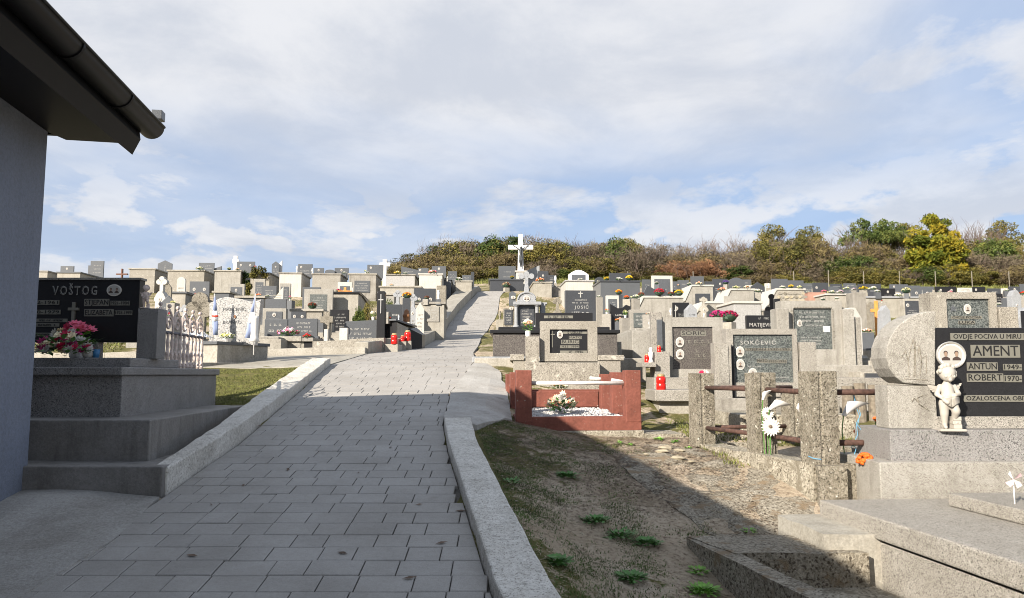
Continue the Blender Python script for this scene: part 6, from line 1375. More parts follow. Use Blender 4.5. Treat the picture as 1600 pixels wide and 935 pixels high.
# foil wrap lying on the speckled tomb's left
def foil():
    p = P(310, 525, 12.2); t = thing('foil_wrap', (p.x, p.y, p.z), 'crumpled silver foil wrapping left of the blue and white flags', 'wrapping'); m = MB(); n = 14; vs = []; fs = []
    for i in range(n):
        for j in range(8):
            q = Vector((i*.37, j*.5, 1)); nn = noise.noise_vector(q*1.7); vs.append(((i/n-.5)*.36, (j/8-.5)*.25+nn.y*.05, .05+.11*math.sin(math.pi*i/(n-1))*math.sin(math.pi*j/7)+abs(nn.z)*.09))
    for i in range(n-1):
        for j in range(7): fs.append((i*8+j, (i+1)*8+j, (i+1)*8+j+1, i*8+j+1))
    m.add(vs, fs).build('foil_sheet', 'foil', t); DROP.append((t, 312, 532, 12.2))
foil()
F_ = [ # u, v, y, width, style, colours, label
 (450, 524, 15.9, 36, 'spread', 'lilac white pink', 'lilac and white flower basket on the low tomb with the dark end'),
 (480, 528, 15.8, 16, 'spread', 'red', 'red flowers at the right end of the lilac basket'),
 (438, 519, 16.0, 9, 'spread', 'red crimson', 'small red flowers left of the lilac basket'),
 (423, 515, 16.1, 22, 'spread', 'white pink', 'pink and white arrangement below the framed grey gravestone'),
 (488, 480, 21.6, 14, 'mound', 'rust', 'green and rust bowl in front of the tall pale framed headstone'),
 (527, 481, 24.4, 14, 'spread', 'orange cream pink', 'orange and cream flowers at the foot of the cream tomb'),
 (537, 472, 24.5, 10, 'vase', 'white peach', 'small bunch beside the cross on the cream tomb'),
 (583, 497, 17.4, 17, 'vase', 'white cream', 'white chrysanthemums in a yellow pot beside the black cross pillar'),
 (607, 497, 18.1, 10, 'spread', 'red', 'red flowers just right of the black cross pillar'),
 (602, 488, 18.0, 7, 'vase', 'pale_yellow white', 'yellow sprig right of the black cross pillar'),
 (636, 468, 18.3, 15, 'mound', 'yellow orange', 'orange-yellow chrysanthemums on the narrow black pillar stone'),
 (651, 470, 24.6, 11, 'spread', 'pale_yellow white', 'pale flowers at the left of the two-photo stone'),
 (667, 468, 24.6, 8, 'mound', 'rust', 'small pot plant in front of the two-photo stone'),
 (529, 456, 31, 10, 'spread', 'pale_yellow crimson magenta', 'bright mixed flowers below the speckled grey box tomb'),
 (453, 470, 24, 8, 'vase', 'lilac pink', 'pink bunch right of the white wing-shaped stone'),
 (505, 500, 17.1, 12, 'spread', 'white pale_yellow', 'pale wreath on the left shoulder of the stone cross gravestone'),
 (513, 506, 19.2, 10, 'spread', 'white pink', 'small pale flowers before the black stone with a white name'),
 (404, 463, 22.4, 10, 'spread', 'orange peach', 'orange flowers on the low pale tomb'), (418, 461, 22.4, 9, 'spread', 'white cream', 'white flowers on the low pale tomb'),
 (397, 472, 22.5, 12, 'spread', 'red', 'red ribbon flowers behind the speckled headstone'),
 (270, 474, 17.5, 9, 'spread', 'pale_yellow', 'yellow flowers on the dark pointed stele'),
 (264, 500, 9.0, 14, 'vase', 'pink red', 'pink artificial flowers above the scroll railing'),
 (306, 460, 27.6, 5, 'spread', 'red', 'small red flowers before the grey two-photo stone at left'),
 (312, 420.5, 42, 12, 'spread', 'white pale_yellow', 'pale flowers at the right end of the widest box tomb'),
 (358, 421, 42, 6, 'mound', 'pale_yellow', 'small yellow-green pot on the ivy-sided tomb'), (371, 420.5, 41.5, 8, 'spread', 'orange cream', 'orange flowers at the foot of the small white skyline cross'),
 (399, 421, 42, 6, 'vase', 'red white', 'red and white bunch in an urn on the ivy-topped tomb'),
 (571, 426, 39.6, 6, 'vase', 'pale_yellow white', 'yellow-green sprig at the left of the dark skyline stone'), (574, 427.5, 39.4, 8, 'spread', 'white cream', 'white figure flowers on the smooth grey tomb'),
 (621, 427, 39.2, 11, 'spread', 'yellow cream', 'yellow flowers on the marble-faced tomb'), (633, 427.5, 39.3, 8, 'spread', 'white', 'white flowers on the marble-faced tomb'),
 (676, 426.5, 38.6, 13, 'spread', 'pink peach white', 'pink flowers on the white box tomb at the right end'),
 (538, 428, 40.6, 8, 'spread', 'white', 'white wrapped flowers on the speckled grey box tomb'),
 (717, 436.5, 41, 12, 'spread', 'white', 'white bouquet on the small pale tomb near the hilltop'), (721, 449, 40, 8, 'spread', 'red', 'red flowers on the small pale tomb near the hilltop'),
 (643, 447, 38, 6, 'mound', 'rust', 'dried pot in front of the marble-faced tomb'), (612, 447, 30.3, 8, 'spread', 'peach cream', 'faded flowers along the long low cream tomb'),
 (800, 434.5, 46, 7, 'mound', 'yellow', 'yellow flowers at the left foot of the crucifix'), (791, 450, 43.2, 13, 'mound', 'cream rust', 'dark round arrangement with cream flowers on the black striped tomb'),
 (844, 439, 42, 14, 'spread', 'orange peach', 'orange flowers on the pale concrete tomb by the crucifix'),
 (948, 438, 36, 8, 'mound', 'yellow', 'left yellow bundle on the very wide grey tomb'), (983, 438, 36, 11, 'mound', 'yellow', 'right yellow bundle on the very wide grey tomb'), (967, 438, 36, 12, 'spread', 'white', 'silver-white bundle between the two yellow ones'),
 (934, 443, 36, 5, 'vase', 'white cream', 'white vase flowers left of the very wide grey tomb'),
 (1002, 461, 27.6, 10, 'mound', 'rust', 'left rust-coloured pot on the wide sloped pale tomb'), (1030, 461.5, 27.5, 16, 'mound', 'red crimson', 'large red chrysanthemum pot on the wide sloped pale tomb'), (1048, 461.5, 27.6, 9, 'mound', 'rust', 'right rust-coloured pot on the wide sloped pale tomb'), (1061, 463, 27.5, 14, 'mound', 'yellow', 'yellow chrysanthemum pot at the right of the wide sloped pale tomb'),
 (967, 461, 28, 12, 'mound', 'yellow orange', 'golden chrysanthemums above the pale framed stone'), (979, 468, 25.5, 8, 'mound', 'orange', 'orange-red flowers left of the sloped tomb'), (993, 467, 25.5, 14, 'spread', 'white pale_yellow', 'white and yellow flowers at the left foot of the wide sloped pale tomb'),
 (936, 465, 24, 9, 'spread', 'white', 'white flowers right of the tall dark slab'),
 (948, 491, 18.8, 10, 'vase', 'orange peach', 'mixed bunch on a dark stand beside the wavy black stone'), (968, 503, 17.6, 16, 'spread', 'peach orange', 'peach flowers in front of the wavy black stone'), (977, 497, 17.8, 13, 'vase', 'pale_yellow white', 'pale yellow bunch at the right of the wavy black stone'),
 (1014, 492, 15.4, 9, 'spread', 'white peach', 'dried white bunch on the right shoulder of the small framed stone'),
 (1122, 503, 17.2, 26, 'mound', 'magenta', 'left crimson chrysanthemum mound in front of the low dark slab'), (1140, 504, 17.0, 26, 'mound', 'magenta crimson', 'right crimson chrysanthemum mound in front of the low dark slab'),
 (1026, 445, 35.4, 7, 'mound', 'white', 'small green and white pot in the white framed stone'), (1077, 445, 35.5, 7, 'mound', 'white', 'dark green pot left of the grey stone with a white photo'), (1092, 445, 33.5, 11, 'spread', 'cream peach', 'cream bouquet on the sloped pale tomb'),
 (1134, 445, 35, 10, 'mound', 'purple', 'purple chrysanthemums below the low-arched stone'), (1129, 455, 33, 13, 'spread', 'orange peach white', 'orange and white flowers under the purple ones'),
 (1150, 450, 30, 12, 'spread', 'pale_yellow cream', 'yellowish flowers on the speckled sloped tomb'), (1167, 448, 32, 10, 'spread', 'orange cream', 'orange flowers behind the speckled sloped tomb'), (1184, 457, 30, 13, 'spread', 'white cream', 'white flowers between the speckled and the rubble tomb'),
 (1223, 450.5, 31.6, 10, 'spread', 'white cream', 'white flowers at the left on the rubble tomb'), (1236, 450, 31.6, 8, 'mound', 'yellow', 'yellow flowers in the middle of the rubble tomb'), (1249, 450.5, 31.6, 10, 'spread', 'pale_yellow white', 'pale flowers at the right on the rubble tomb'),
 (1262, 455, 33, 6, 'spread', 'white', 'white flowers right of the rubble tomb'), (1288, 457, 32.4, 10, 'spread', 'pink', 'pink flowers on the right of the brick-pink slab'), (1299, 457, 31.8, 12, 'spread', 'white pale_yellow', 'white and yellow heap on the pale tomb'), (1312, 456, 32, 12, 'spread', 'white lilac', 'lilac and white heap on the pale tomb'),
 (1323, 453, 38, 11, 'spread', 'white pale_yellow', 'pale heap before the low grey stone'), (1334, 454, 38, 9, 'spread', 'white lilac', 'lilac flowers left of the long dark stone'), (1349, 453.5, 42, 14, 'spread', 'yellow', 'golden bundle in front of the long dark stone'), (1364, 453.5, 42, 15, 'spread', 'white pale_yellow', 'pale bundle in front of the long dark stone'), (1371, 457, 34, 9, 'spread', 'white cream', 'cream bundle beside the black stone with white names'),
 (1404, 461, 31.8, 12, 'spread', 'white cream', 'cream flowers on the long low concrete tomb'), (1416, 459, 32.2, 13, 'mound', 'pale_yellow white', 'yellow-green mound on the long low concrete tomb'),
 (1378, 473, 20.8, 5, 'vase', 'red', 'single red flower beside the thin orange cross'),
 (1468, 457, 34, 6, 'spread', 'white', 'white flowers seen over the left of the star headstone'), (1485, 458, 34, 8, 'spread', 'pink white', 'pink and white flowers seen over the middle of the star headstone'),
 (1549, 461, 24, 10, 'spread', 'white', 'white flowers over the right of the star headstone'), (1572, 455, 36, 10, 'spread', 'white cream', 'white flowers left of the pale stele at the far right'), (1560, 477, 22, 10, 'spread', 'white', 'white flowers beside the plain grey stone at the right'), (1598, 461, 30, 12, 'spread', 'red orange', 'red flowers at the right edge of the view'),
 (1354, 520, 14, 18, 'spread', 'white peach', 'white and peach flowers left of the fan-shaped pillar'), (1286, 470, 27, 7, 'mound', 'white', 'small green pot over the tooled headstone'), (1308, 468, 28, 9, 'spread', 'white', 'white flowers behind the tooled headstone'),
 (1060, 447, 36, 6, 'spread', 'peach white', 'pale flowers under the bank right of the white framed stone'), (908, 436.5, 37.6, 7, 'spread', 'white', 'small white flowers before the white arched monument'),
]
for f in F_: fl(*f)
for (u, v, y, h, l) in [(616, 534, 16.6, 16, 'left dark red lantern in front of the pale end panel'), (637, 533, 16.6, 17, 'right dark red lantern beside the tall kerb'), (629, 534, 16.6, 10, 'small red lantern between the two dark ones'), (1046, 548, 10.8, 8, 'x')][:3]: lantern(u, v, y, h, l)
for (u, v, y, h, l) in [(623, 500, 17.5, 8, 'white urn on the dark tomb left of the brown statue'), (685, 468, 24.6, 14, 'tall white vase at the right of the two-photo stone'), (580, 457, 38, 9, 'white slim lantern vase right of the grey plaque'), (551, 457, 34, 8, 'white figure vase left of the grey plaque'), (868, 443, 42, 12, 'white urn on a post right of the dark narrow stone'), (1048, 493, 19.2, 12, 'white vase left of the black polished stone with an oval portrait'),
    (1100, 497, 18.4, 8, 'white candle jar before the cream carved monument'), (781, 500, 16.4, 14, 'small grey eagle ornament left of the columned monument'), (1372, 461, 33, 7, 'white vase below the pale bundle'), (464, 425, 40.5, 10, 'white slim vase on the white rendered tomb'), (488, 427, 40.5, 8, 'white vase at the left end of the speckled grey box tomb'), (1201, 450, 36, 7, 'white lantern left of the engraved stone')]:
    t = thing('white_vase', tuple(P(u, v, y)), l, 'vase', 0, 'white vases and urns'); k = h*px(y); m = 'weathered_stone' if 'eagle' in l else 'white_paint'
    MB().lathe([(.16*k, 0), (.17*k, .06*k), (.08*k, .14*k), (.10*k, .3*k), (.18*k, .6*k), (.16*k, .75*k), (.09*k, .82*k), (.13*k, .9*k), (.10*k, 1.*k)], n=10).build('vase_body', m, t, smooth=True); DROP.append((t, u, v, y))
# white and orange flowers, string and logs in the fenced plot
def daisy(u, v, y, r, label, mat='f_white', ctr='litter_dark', face=(0, -1, .15), name='daisy_head'):
    p = P(u, v, y); t = thing(name, tuple(p), label, 'flowers', 0, 'artificial flowers in the fenced plot'); d = Vector(face).normalized(); a_ = d.orthogonal().normalized(); b_ = d.cross(a_); m = MB()
    for i in range(18):
        a = 6.2832*i/18; o = a_*math.cos(a)+b_*math.sin(a); s = (a_*-math.sin(a)+b_*math.cos(a))*r*.17
        m.add([o*r*.15, o*r*.6+s+d*r*.12, o*r+d*r*.02, o*r*.6-s+d*r*.12], [(0, 1, 2, 3)])
    m.build('petals', mat, t); MB().ball(d*r*.06, r*.15, 8, 5).build('centre', ctr, t); MB().tube((0, 0, 0), (.01, .05, -(p.z-.97) if p.z > 1 else -.1), .004, 5).build('stem', 'leaf_green', t); return t
daisy(1204, 667, 6.75, .088, 'large white daisy head between the second and third fence posts'); daisy(1199, 646, 6.78, .06, 'smaller white bloom above the large daisy head')
def lily(u, v, y, s, rz, label):
    t = thing('calla_lily', tuple(P(u, v, y)), label, 'flowers', 0, 'white artificial lilies in the fenced plot'); m = MB(); n = 14; vs = []; fs = []
    for k in range(6):
        q = k/5
        for i in range(n):
            a = 6.2832*i/n; r = s*(.12+.42*q**1.6)*(1+.45*q*math.cos(a)); vs.append((r*math.cos(a)+s*.25*q, r*math.sin(a)*.7-s*.1*q, s*(q*.9+.15*q*math.cos(a))))
    for k in range(5):
        for i in range(n): fs.append((k*n+i, k*n+(i+1) % n, (k+1)*n+(i+1) % n, (k+1)*n+i))
    m.add(vs, fs); o = m.build('bloom', 'white_paint', t, smooth=True); o.rotation_euler = (0, R(rz), 0)
    MB().path([(0, 0, 0), (0, .04, -.12), (.02, .05, -(P(u, v, y).z-.97))], .005, 5).build('stem', 'leaf_green', t); return t
lily(1202, 640, 6.76, .13, 35, 'white lily bloom leaning right beside the second fence post'); lily(1192, 625, 6.8, .08, 0, 'small white lily bud behind the second fence post'); lily(1318, 650, 6.35, .16, 20, 'white lily showing right of the biggest fence post'); lily(1255, 650, 6.6, .10, -40, 'white lily showing left of the biggest fence post')
t = thing('marigold', tuple(P(1352, 722, 6.03)), 'bright orange marigold at the corner of the fenced plot', 'flowers'); m = MB()
for i in range(60): a = rnd.uniform(0, 6.28); e = rnd.uniform(-.2, 1.5); m.ball((.055*math.cos(a)*math.cos(e), .055*math.sin(a)*math.cos(e), .06*math.sin(e)), .018, 5, 4, (1, 1, .8), .3)
m.build('bloom', 'f_orange', t); MB().path([(0, 0, 0), (.01, .03, -.06), (.0, .05, -.12)], .006, 5).build('stem', 'leaf_green', t)
for i, (u, v, y, l) in enumerate([(1385, 650, 6.6, 'small orange bloom nearest the fan-shaped pillar'), (1368, 655, 6.7, 'tiny orange bloom left of the pillar'), (1338, 675, 6.5, 'low orange bloom beside the blue string'), (1374, 705, 6.3, 'half-hidden orange bloom above the marigold')]): daisy(u, v, y, .028, l, 'f_orange', 'f_yellow', (0, -1, .7), 'marigold_bloom')
def string():
    t = thing('blue_string', tuple(P(1340, 690, 6.55)), 'loose blue string hanging from the rusty rail', 'string'); o = t.location; q = [(1334, 617), (1337, 635), (1343, 650), (1340, 665), (1352, 680), (1346, 690), (1325, 692), (1338, 700), (1335, 710)]
    m = MB(); m.path([tuple(P(u, v, 6.33)-o) for u, v in q], .0028, 5); m.path([tuple(P(u, v, 6.35)-o) for u, v in [(1334, 617), (1345, 648), (1338, 662), (1340, 680), (1330, 700)]], .0025, 5); m.path([tuple(P(u, v, 6.0)-o) for u, v in [(1263, 713), (1272, 717), (1283, 718)]], .004, 5); m.build('strands', 'string_blue', t)
string()
for i, (x, l) in enumerate([(1325, 'left cut log standing behind the rusty rail'), (1344, 'middle cut log standing behind the rusty rail'), (1366, 'right cut log standing behind the rusty rail')]):
    t = thing('log', tuple(P(x, 628, 9.2)), l, 'log', 0, 'cut logs behind the rusty rail'); h = (28, 33, 30)[i]*px(9.2); MB().lathe([(.07, -.3), (.066, h*.5), (.068, h*.86), (.04, h*.86+.005)], n=12).build('trunk', 'log', t)
t = thing('dark_tile_block', tuple(P(1365, 595, 10.6)), 'square dark panel in a pale block behind the fan-shaped pillar', 'block'); MB().box(-.1, .09, 0, .05, -.12, .1).build('dark_panel', 'dark_granite', t); MB().box(-.16, .3, .052, .4, -.4, .12).build('pale_block', 'cream_stone', t)
# pinwheel at the right edge
def pinwheel():
    p = P(1584, 762, 4.9); t = thing('pinwheel', tuple(p), 'pale pink pinwheel stuck by the slab at the right edge', 'pinwheel'); MB().tube((0, 0, -.12), (0, 0, .05), .004, 6).build('stick', 'white_paint', t); m = MB(); m2 = MB()
    for i in range(4):
        a = R(90*i+20); q = [(0, -.004, .05)]+[(.058*math.cos(a+b)*k, -.004-.015*e, .05+.058*math.sin(a+b)*k) for b, k, e in ((0, 1, 0), (.55, .95, 1), (.8, .5, 1.2))]
        (m if i % 2 else m2).add(q, [(0, 1, 2, 3)])
    m.build('blades', 'white_paint', t); m2.build('blades', 'pale_pink', t)
plain('pale_pink', (.72, .52, .54), .6)
pinwheel()
# green bushes between the stones on the left slope, climbing plants
# ---------------------------------------------------------------- vegetation
def leaf_mesh(name, mat, clumps, per, size, stretch=1.6, seed=1, twigs=0, tw=.012, up=.3, flat=.5):
    """clumps: list of (centre, radius vec).  many small leaf faces, twigs sticking through"""
    r = np.random.RandomState(seed); V = []; Fc = []; T_ = []
    for (c, rad) in clumps:
        n = per; d = r.normal(size=(n, 3)); d /= np.linalg.norm(d, axis=1)[:, None]; k = r.uniform(.35, 1.05, n)**.5
        pos = np.array(c)+d*np.array(rad)*k[:, None]
        ax = r.normal(size=(n, 3)); ax[:, 2] += up; ax /= np.linalg.norm(ax, axis=1)[:, None]; sd_ = np.cross(ax, r.normal(size=(n, 3))); sd_ /= np.linalg.norm(sd_, axis=1)[:, None]
        s = size*r.uniform(.6, 1.4, n)[:, None]; tone = np.clip(.5+.28*r.normal()*.7+r.normal(0, .16, n), 0, 1)
        o = len(V)*0+sum(len(v) for v in V) if V else 0
        q = np.stack([pos-ax*s*stretch*.5, pos+sd_*s*flat*.5, pos+ax*s*stretch*.5, pos-sd_*s*flat*.5], 1).reshape(-1, 3); V.append(q); Fc.append(np.arange(len(q)).reshape(-1, 4)+o); T_.append(np.repeat(tone, 4))
    V = np.concatenate(V); Fc = np.concatenate(Fc); T_ = np.concatenate(T_)
    me = bpy.data.meshes.new(name); me.from_pydata(V.tolist(), [], Fc.tolist()); at_ = me.attributes.new('tone', 'FLOAT', 'POINT'); at_.data.foreach_set('value', T_.astype(np.float32)); me.materials.append(M_(mat)); return me
def twig_mesh(name, h, w, n, seed, mat='twig', th=.02, fork=3, curve=.25):
    r = random.Random(seed); m = MB()
    def grow(p, d, L, t, lv):
        q = p+d*L*.5; q2 = q+(d+Vector((r.uniform(-curve, curve), r.uniform(-curve, curve), r.uniform(-.05, .2)))).normalized()*L*.5
        m.tube(p, q, t, 3 if lv else 5, t*.85); m.tube(q, q2, t*.85, 3 if lv else 5, t*.65)
        if lv < fork:
            for i in range(r.choice((2, 3))):
                nd = (d+Vector((r.uniform(-.75, .75), r.uniform(-.75, .75), r.uniform(-.1, .5)))).normalized(); grow(q2 if i else q, nd, L*r.uniform(.55, .8), t*.6, lv+1)
    for i in range(n):
        b = Vector((r.uniform(-w, w), r.uniform(-w, w)*.6, 0)); grow(b, Vector((r.uniform(-.35, .35), r.uniform(-.3, .3), 1)).normalized(), h*.38*r.uniform(.75, 1.1), th, 0)
    return m.mesh(name, mat)
def clumps(n, rx, ry, h, seed, z0=.0, cr=.35, dome=True):
    r = random.Random(seed); out = []
    for i in range(n):
        a = r.uniform(0, 6.28); k = math.sqrt(r.random()); x = rx*k*math.cos(a); y = ry*k*math.sin(a); top = h*(1-.45*k*k) if dome else h; z = z0+(top-z0)*r.uniform(.1, 1); s = cr*r.uniform(.6, 1.3); out.append(((x, y, z), (s*1.2, s, s*.85)))
    return out
PR = {}
for i in range(3):
    PR['brown%d' % i] = (leaf_mesh('foliage', 'brown_twigs', clumps(46, 1.9, 1.3, 2.6, 10+i, .1, .55), 190, .085, 3.2, 20+i, flat=.35), twig_mesh('stems', 3.0, 1.6, 26, 30+i, 'twig', .022))
    PR['olive%d' % i] = (leaf_mesh('foliage', 'olive_leaves', clumps(46, 1.8, 1.3, 3.0, 40+i, .2, .55), 190, .12, 1.7, 50+i), twig_mesh('stems', 3.1, 1.2, 12, 60+i, 'twig', .028))
    PR['rusty%d' % i] = (leaf_mesh('foliage', 'rusty_leaves', clumps(46, 2.0, 1.3, 2.2, 70+i, .1, .55), 190, .10, 2.4, 80+i, flat=.4), twig_mesh('stems', 2.3, 1.7, 22, 90+i, 'twig', .02))
PR['red'] = (leaf_mesh('foliage', 'red_twigs', clumps(60, 2.3, 1.3, 2.1, 101, .1, .5), 190, .08, 3.2, 102, flat=.35), twig_mesh('stems', 2.2, 1.9, 28, 103, 'twig', .018))
PR['ivy'] = (leaf_mesh('foliage', 'ivy_leaves', clumps(26, .8, .7, 3.4, 111, 1.0, .45), 240, .14, 1.2, 112), twig_mesh('stems', 3.0, .2, 3, 113, 'trunk', .07))
PR['green'] = (leaf_mesh('foliage', 'green_leaves', clumps(44, 1.5, 1.2, 3.2, 121, .3, .5), 210, .13, 1.4, 122), twig_mesh('stems', 3.0, .6, 6, 123, 'trunk', .04))
PR['tree0'] = (leaf_mesh('foliage', 'olive_leaves', clumps(40, 1.9, 1.4, 4.6, 131, 2.0, .5), 130, .15, 1.5, 132), twig_mesh('limbs', 4.6, .15, 3, 133, 'trunk', .085, 4, .35))
PR['tree1'] = (leaf_mesh('foliage', 'green_leaves', clumps(36, 2.1, 1.4, 4.4, 141, 2.2, .45), 120, .15, 1.5, 142), twig_mesh('limbs', 4.5, .2, 4, 143, 'trunk', .08, 4, .4))
PR['yellow'] = (leaf_mesh('foliage', 'yellow_leaves', clumps(95, 2.3, 1.6, 5.2, 151, .4, .5), 190, .19, 1.4, 152), twig_mesh('limbs', 4.6, .2, 3, 153, 'trunk', .10, 4, .3))
for i in range(2): PR['bare%d' % i] = (None, twig_mesh('limbs', 3.6, .5, 8, 160+i, 'twig', .055, 4, .35))
def plant(kind, u, vt, y, label, name, cat, group=None, wk=1.0, base=-.15, grnd=None):
    """shrub or tree whose crown top shows at (u,vt), standing on the ground at distance y"""
    p = P(u, vt, y); z0 = G(p.x, y)+base; f, s = PR[kind]
    H = max(c[2] for c in (f or s).vertices[0:0] or [(0, 0, 1)]) if 0 else (np.percentile([v.co.z for v in (f or s).vertices], 99.5))
    k = max(.3, (p.z-z0)/H); t = thing(name, (p.x, y, z0), label, cat, rnd.uniform(-.5, .5) if kind == 'yellow' else rnd.uniform(0, 6.28), group)
    if f: o = bpy.data.objects.new('crown', f); C.objects.link(o); o.parent = t
    o = bpy.data.objects.new('trunk' if name.endswith('tree') else 'stems', s); C.objects.link(o); o.parent = t
    kw = wk*k**.35 if name != 'tree' else k; t.scale = (kw, kw, k); return t
POS = lambda u: 'above the path head' if u < 760 else 'behind the crucifix' if u < 860 else 'behind the white arched monument' if u < 960 else 'above the white framed stone' if u < 1060 else 'left of the bare trees' if u < 1130 else 'on the middle of the bank' if u < 1280 else 'under the green trees' if u < 1400 else 'around the yellow tree' if u < 1500 else 'at the right end of the bank'
BR = [(622, 408, 'bare0'), (640, 398, 'bare1'), (655, 404, 'bare0')]
SK = [(640, 404, 'brown0'), (660, 392, 'brown1'), (676, 380, 'ivy'), (684, 385, 'olive0'), (700, 380, 'brown2'), (716, 374, 'olive1'), (730, 372, 'olive2'), (745, 376, 'brown0'), (762, 378, 'rusty0'), (772, 372, 'green'), (785, 372, 'olive0'), (804, 362, 'ivy'), (818, 372, 'brown1'), (838, 372, 'olive1'), (858, 368, 'brown2'), (872, 374, 'olive2'), (880, 376, 'green'), (896, 384, 'brown0'), (915, 382, 'brown1'), (934, 383, 'rusty1'), (950, 382, 'brown2'), (965, 374, 'green'), (982, 377, 'olive0'), (1000, 384, 'brown0'), (1018, 384, 'brown1'), (1036, 390, 'brown2'),
      (1055, 396, 'rusty0'), (1080, 394, 'brown1'), (1105, 397, 'rusty1'), (1130, 393, 'brown2'), (1155, 392, 'brown0'), (1180, 384, 'olive1'), (1196, 372, 'olive0'), (1215, 378, 'brown1'), (1240, 376, 'olive2'), (1265, 378, 'rusty1'), (1290, 380, 'olive0'), (1312, 384, 'brown2'), (1335, 384, 'olive1'), (1360, 384, 'rusty2'), (1385, 384, 'olive0'), (1410, 386, 'brown1'), (1500, 384, 'rusty0'), (1520, 384, 'olive1'), (1545, 380, 'green'), (1570, 384, 'rusty1'), (1595, 382, 'olive2'), (1625, 384, 'brown0')]
adj = {'brown0': 'brown twiggy shrub', 'brown1': 'greyish-brown thicket', 'brown2': 'dense brown shrub', 'olive0': 'olive-green shrub', 'olive1': 'yellowish olive shrub', 'olive2': 'loose olive shrub', 'rusty0': 'rust-brown bush', 'rusty1': 'reddish-brown bramble', 'rusty2': 'russet bramble', 'ivy': 'dark ivy-covered shrub', 'green': 'green leafy shrub', 'red': 'orange-brown bare bush', 'bare0': 'bare thin-branched shrub', 'bare1': 'bare grey shrub'}
seen = {}
def lab(kind, u, row):
    s = '%s on the skyline, %s' % (adj[kind], POS(u)) if row == 0 else '%s in the %s row, %s' % (adj[kind], 'front' if row == 2 else 'middle', POS(u))
    seen[s] = seen.get(s, 0)+1
    if seen[s] > 1: s += (', next right', ', third right', ', fourth right', ', fifth right')[min(3, seen[s]-2)]
    return s
for u, v, k in BR: plant(k, u, v, 63, lab(k, u, 0), 'shrub', 'shrub', 'shrubs on the bank')
for u, v, k in SK: plant(k, u, v+(rnd.uniform(0, 12) if u < 900 else rnd.uniform(-5, 9)), 66+rnd.uniform(-1, 2), lab(k, u, 0), 'shrub', 'shrub', 'shrubs on the bank', wk=1.15)
r_ = random.Random(12)
for row, y, v0, v1 in ((1, 64.5, 396, 408), (2, 61.8, 412, 424)):
    u = 650 if row == 1 else 640
    while u < 1640:
        k = r_.choice(('brown0', 'brown1', 'brown2', 'rusty0', 'rusty1', 'rusty2', 'olive1', 'olive2')); vv = r_.uniform(v0, v1)
        if 1020 < u < 1110: k = 'red' if row == 1 else 'rusty1'; 
        if row == 2 and 940 < u < 1300:
            u += r_.uniform(20, 50); vv += 10; k = r_.choice(('olive2', 'rusty2', 'rusty1'))
        if row == 1 and 985 < u < 1190: vv += 6; u += r_.uniform(0, 20)
        if row == 1 and 1050 < u < 1280: vv += 3
        if row == 2 and 1430 < u < 1475: k = 'green'
        if r_.random() < .3 and not 1020 < u < 1110: k = r_.choice(('olive0', 'olive1', 'green', 'olive2'))
        plant(k, u, vv, y+r_.uniform(-.6, .6), lab(k, u, row), 'shrub', 'shrub', 'shrubs on the bank', wk=1.25); u += r_.uniform(24, 34)
plant('tree0', 1208, 352, 69, 'feathery olive tree, leftmost of the trees on the skyline', 'tree', 'tree'); plant('tree0', 1262, 356, 69, 'round olive-brown tree right of the feathery one', 'tree', 'tree')
plant('tree1', 1352, 342, 70, 'open green tree, tallest left of the yellow tree', 'tree', 'tree'); plant('tree1', 1384, 343, 71, 'broad green tree between the open one and the yellow tree', 'tree', 'tree'); plant('tree0', 1412, 350, 70, 'thin olive tree touching the left of the yellow tree', 'tree', 'tree')
plant('yellow', 1458, 337, 62.5, 'big bright yellow-green tree on the right of the bank', 'tree', 'tree')
plant('tree0', 1562, 346, 70, 'dark green tree with a bent crown near the right end of the skyline', 'tree', 'tree')
for u, v, l in ((1078, 378, 'bare thin tree, first of the bare group'), (1098, 374, 'bare thin tree, second of the bare group'), (1118, 372, 'bare thin tree with a few leaves at the top, third of the bare group'), (1138, 368, 'bare tree, tallest of the bare group'), (1158, 376, 'bare thin tree, last of the bare group'), (1488, 348, 'bare tree just right of the yellow tree'), (1508, 352, 'second bare tree right of the yellow tree'), (1527, 346, 'twisted bare tree left of the dark green tree'), (1545, 356, 'small bare tree beside the dark green tree'), (900, 372, 'bare sapling behind the white arched monument'), (1320, 362, 'bare sapling left of the open green tree')):
    plant('bare%d' % (int(u) % 2), u, v, 67.5, l, 'bare_tree', 'tree', 'bare trees on the skyline')
# small shrubs and ivy among the graves
def small(kind, u, vt, y, wpx, label, name='shrub'):
    p = P(u, vt, y); z0 = G(p.x, y)-.05; t = plant(kind, u, vt, y, label, name, 'shrub'); s = wpx*px(y)/3.4; t.scale = (s, s, t.scale[2]); return t
small('green', 607, 472, 22.5, 34, 'bright green bush beside the black cross pillar'); small('olive0', 575, 474, 22.8, 24, 'yellowish bush between the cream tomb and the pillar'); small('green', 560, 483, 21, 24, 'low green bush right of the black stone with a white name')
def ivy(u0, u1, v0, v1, y, label, mat='olive_leaves'):
    c = P((u0+u1)/2, (v0+v1)/2, y); t = thing('climbing_ivy', tuple(c), label, 'plant'); w = (u1-u0)*px(y)/2; h = (v1-v0)*px(y)/2; r = random.Random(int(u0)); cl = [((r.uniform(-w, w)*.9, r.uniform(-.25, .05), r.uniform(-h, h)*.9), (.16, .12, .16)) for i in range(int(14+w*h*30))]
    me = leaf_mesh('foliage', mat, cl, 60, .09, 1.3, int(u1)); o = bpy.data.objects.new('foliage', me); C.objects.link(o); o.parent = t; return t
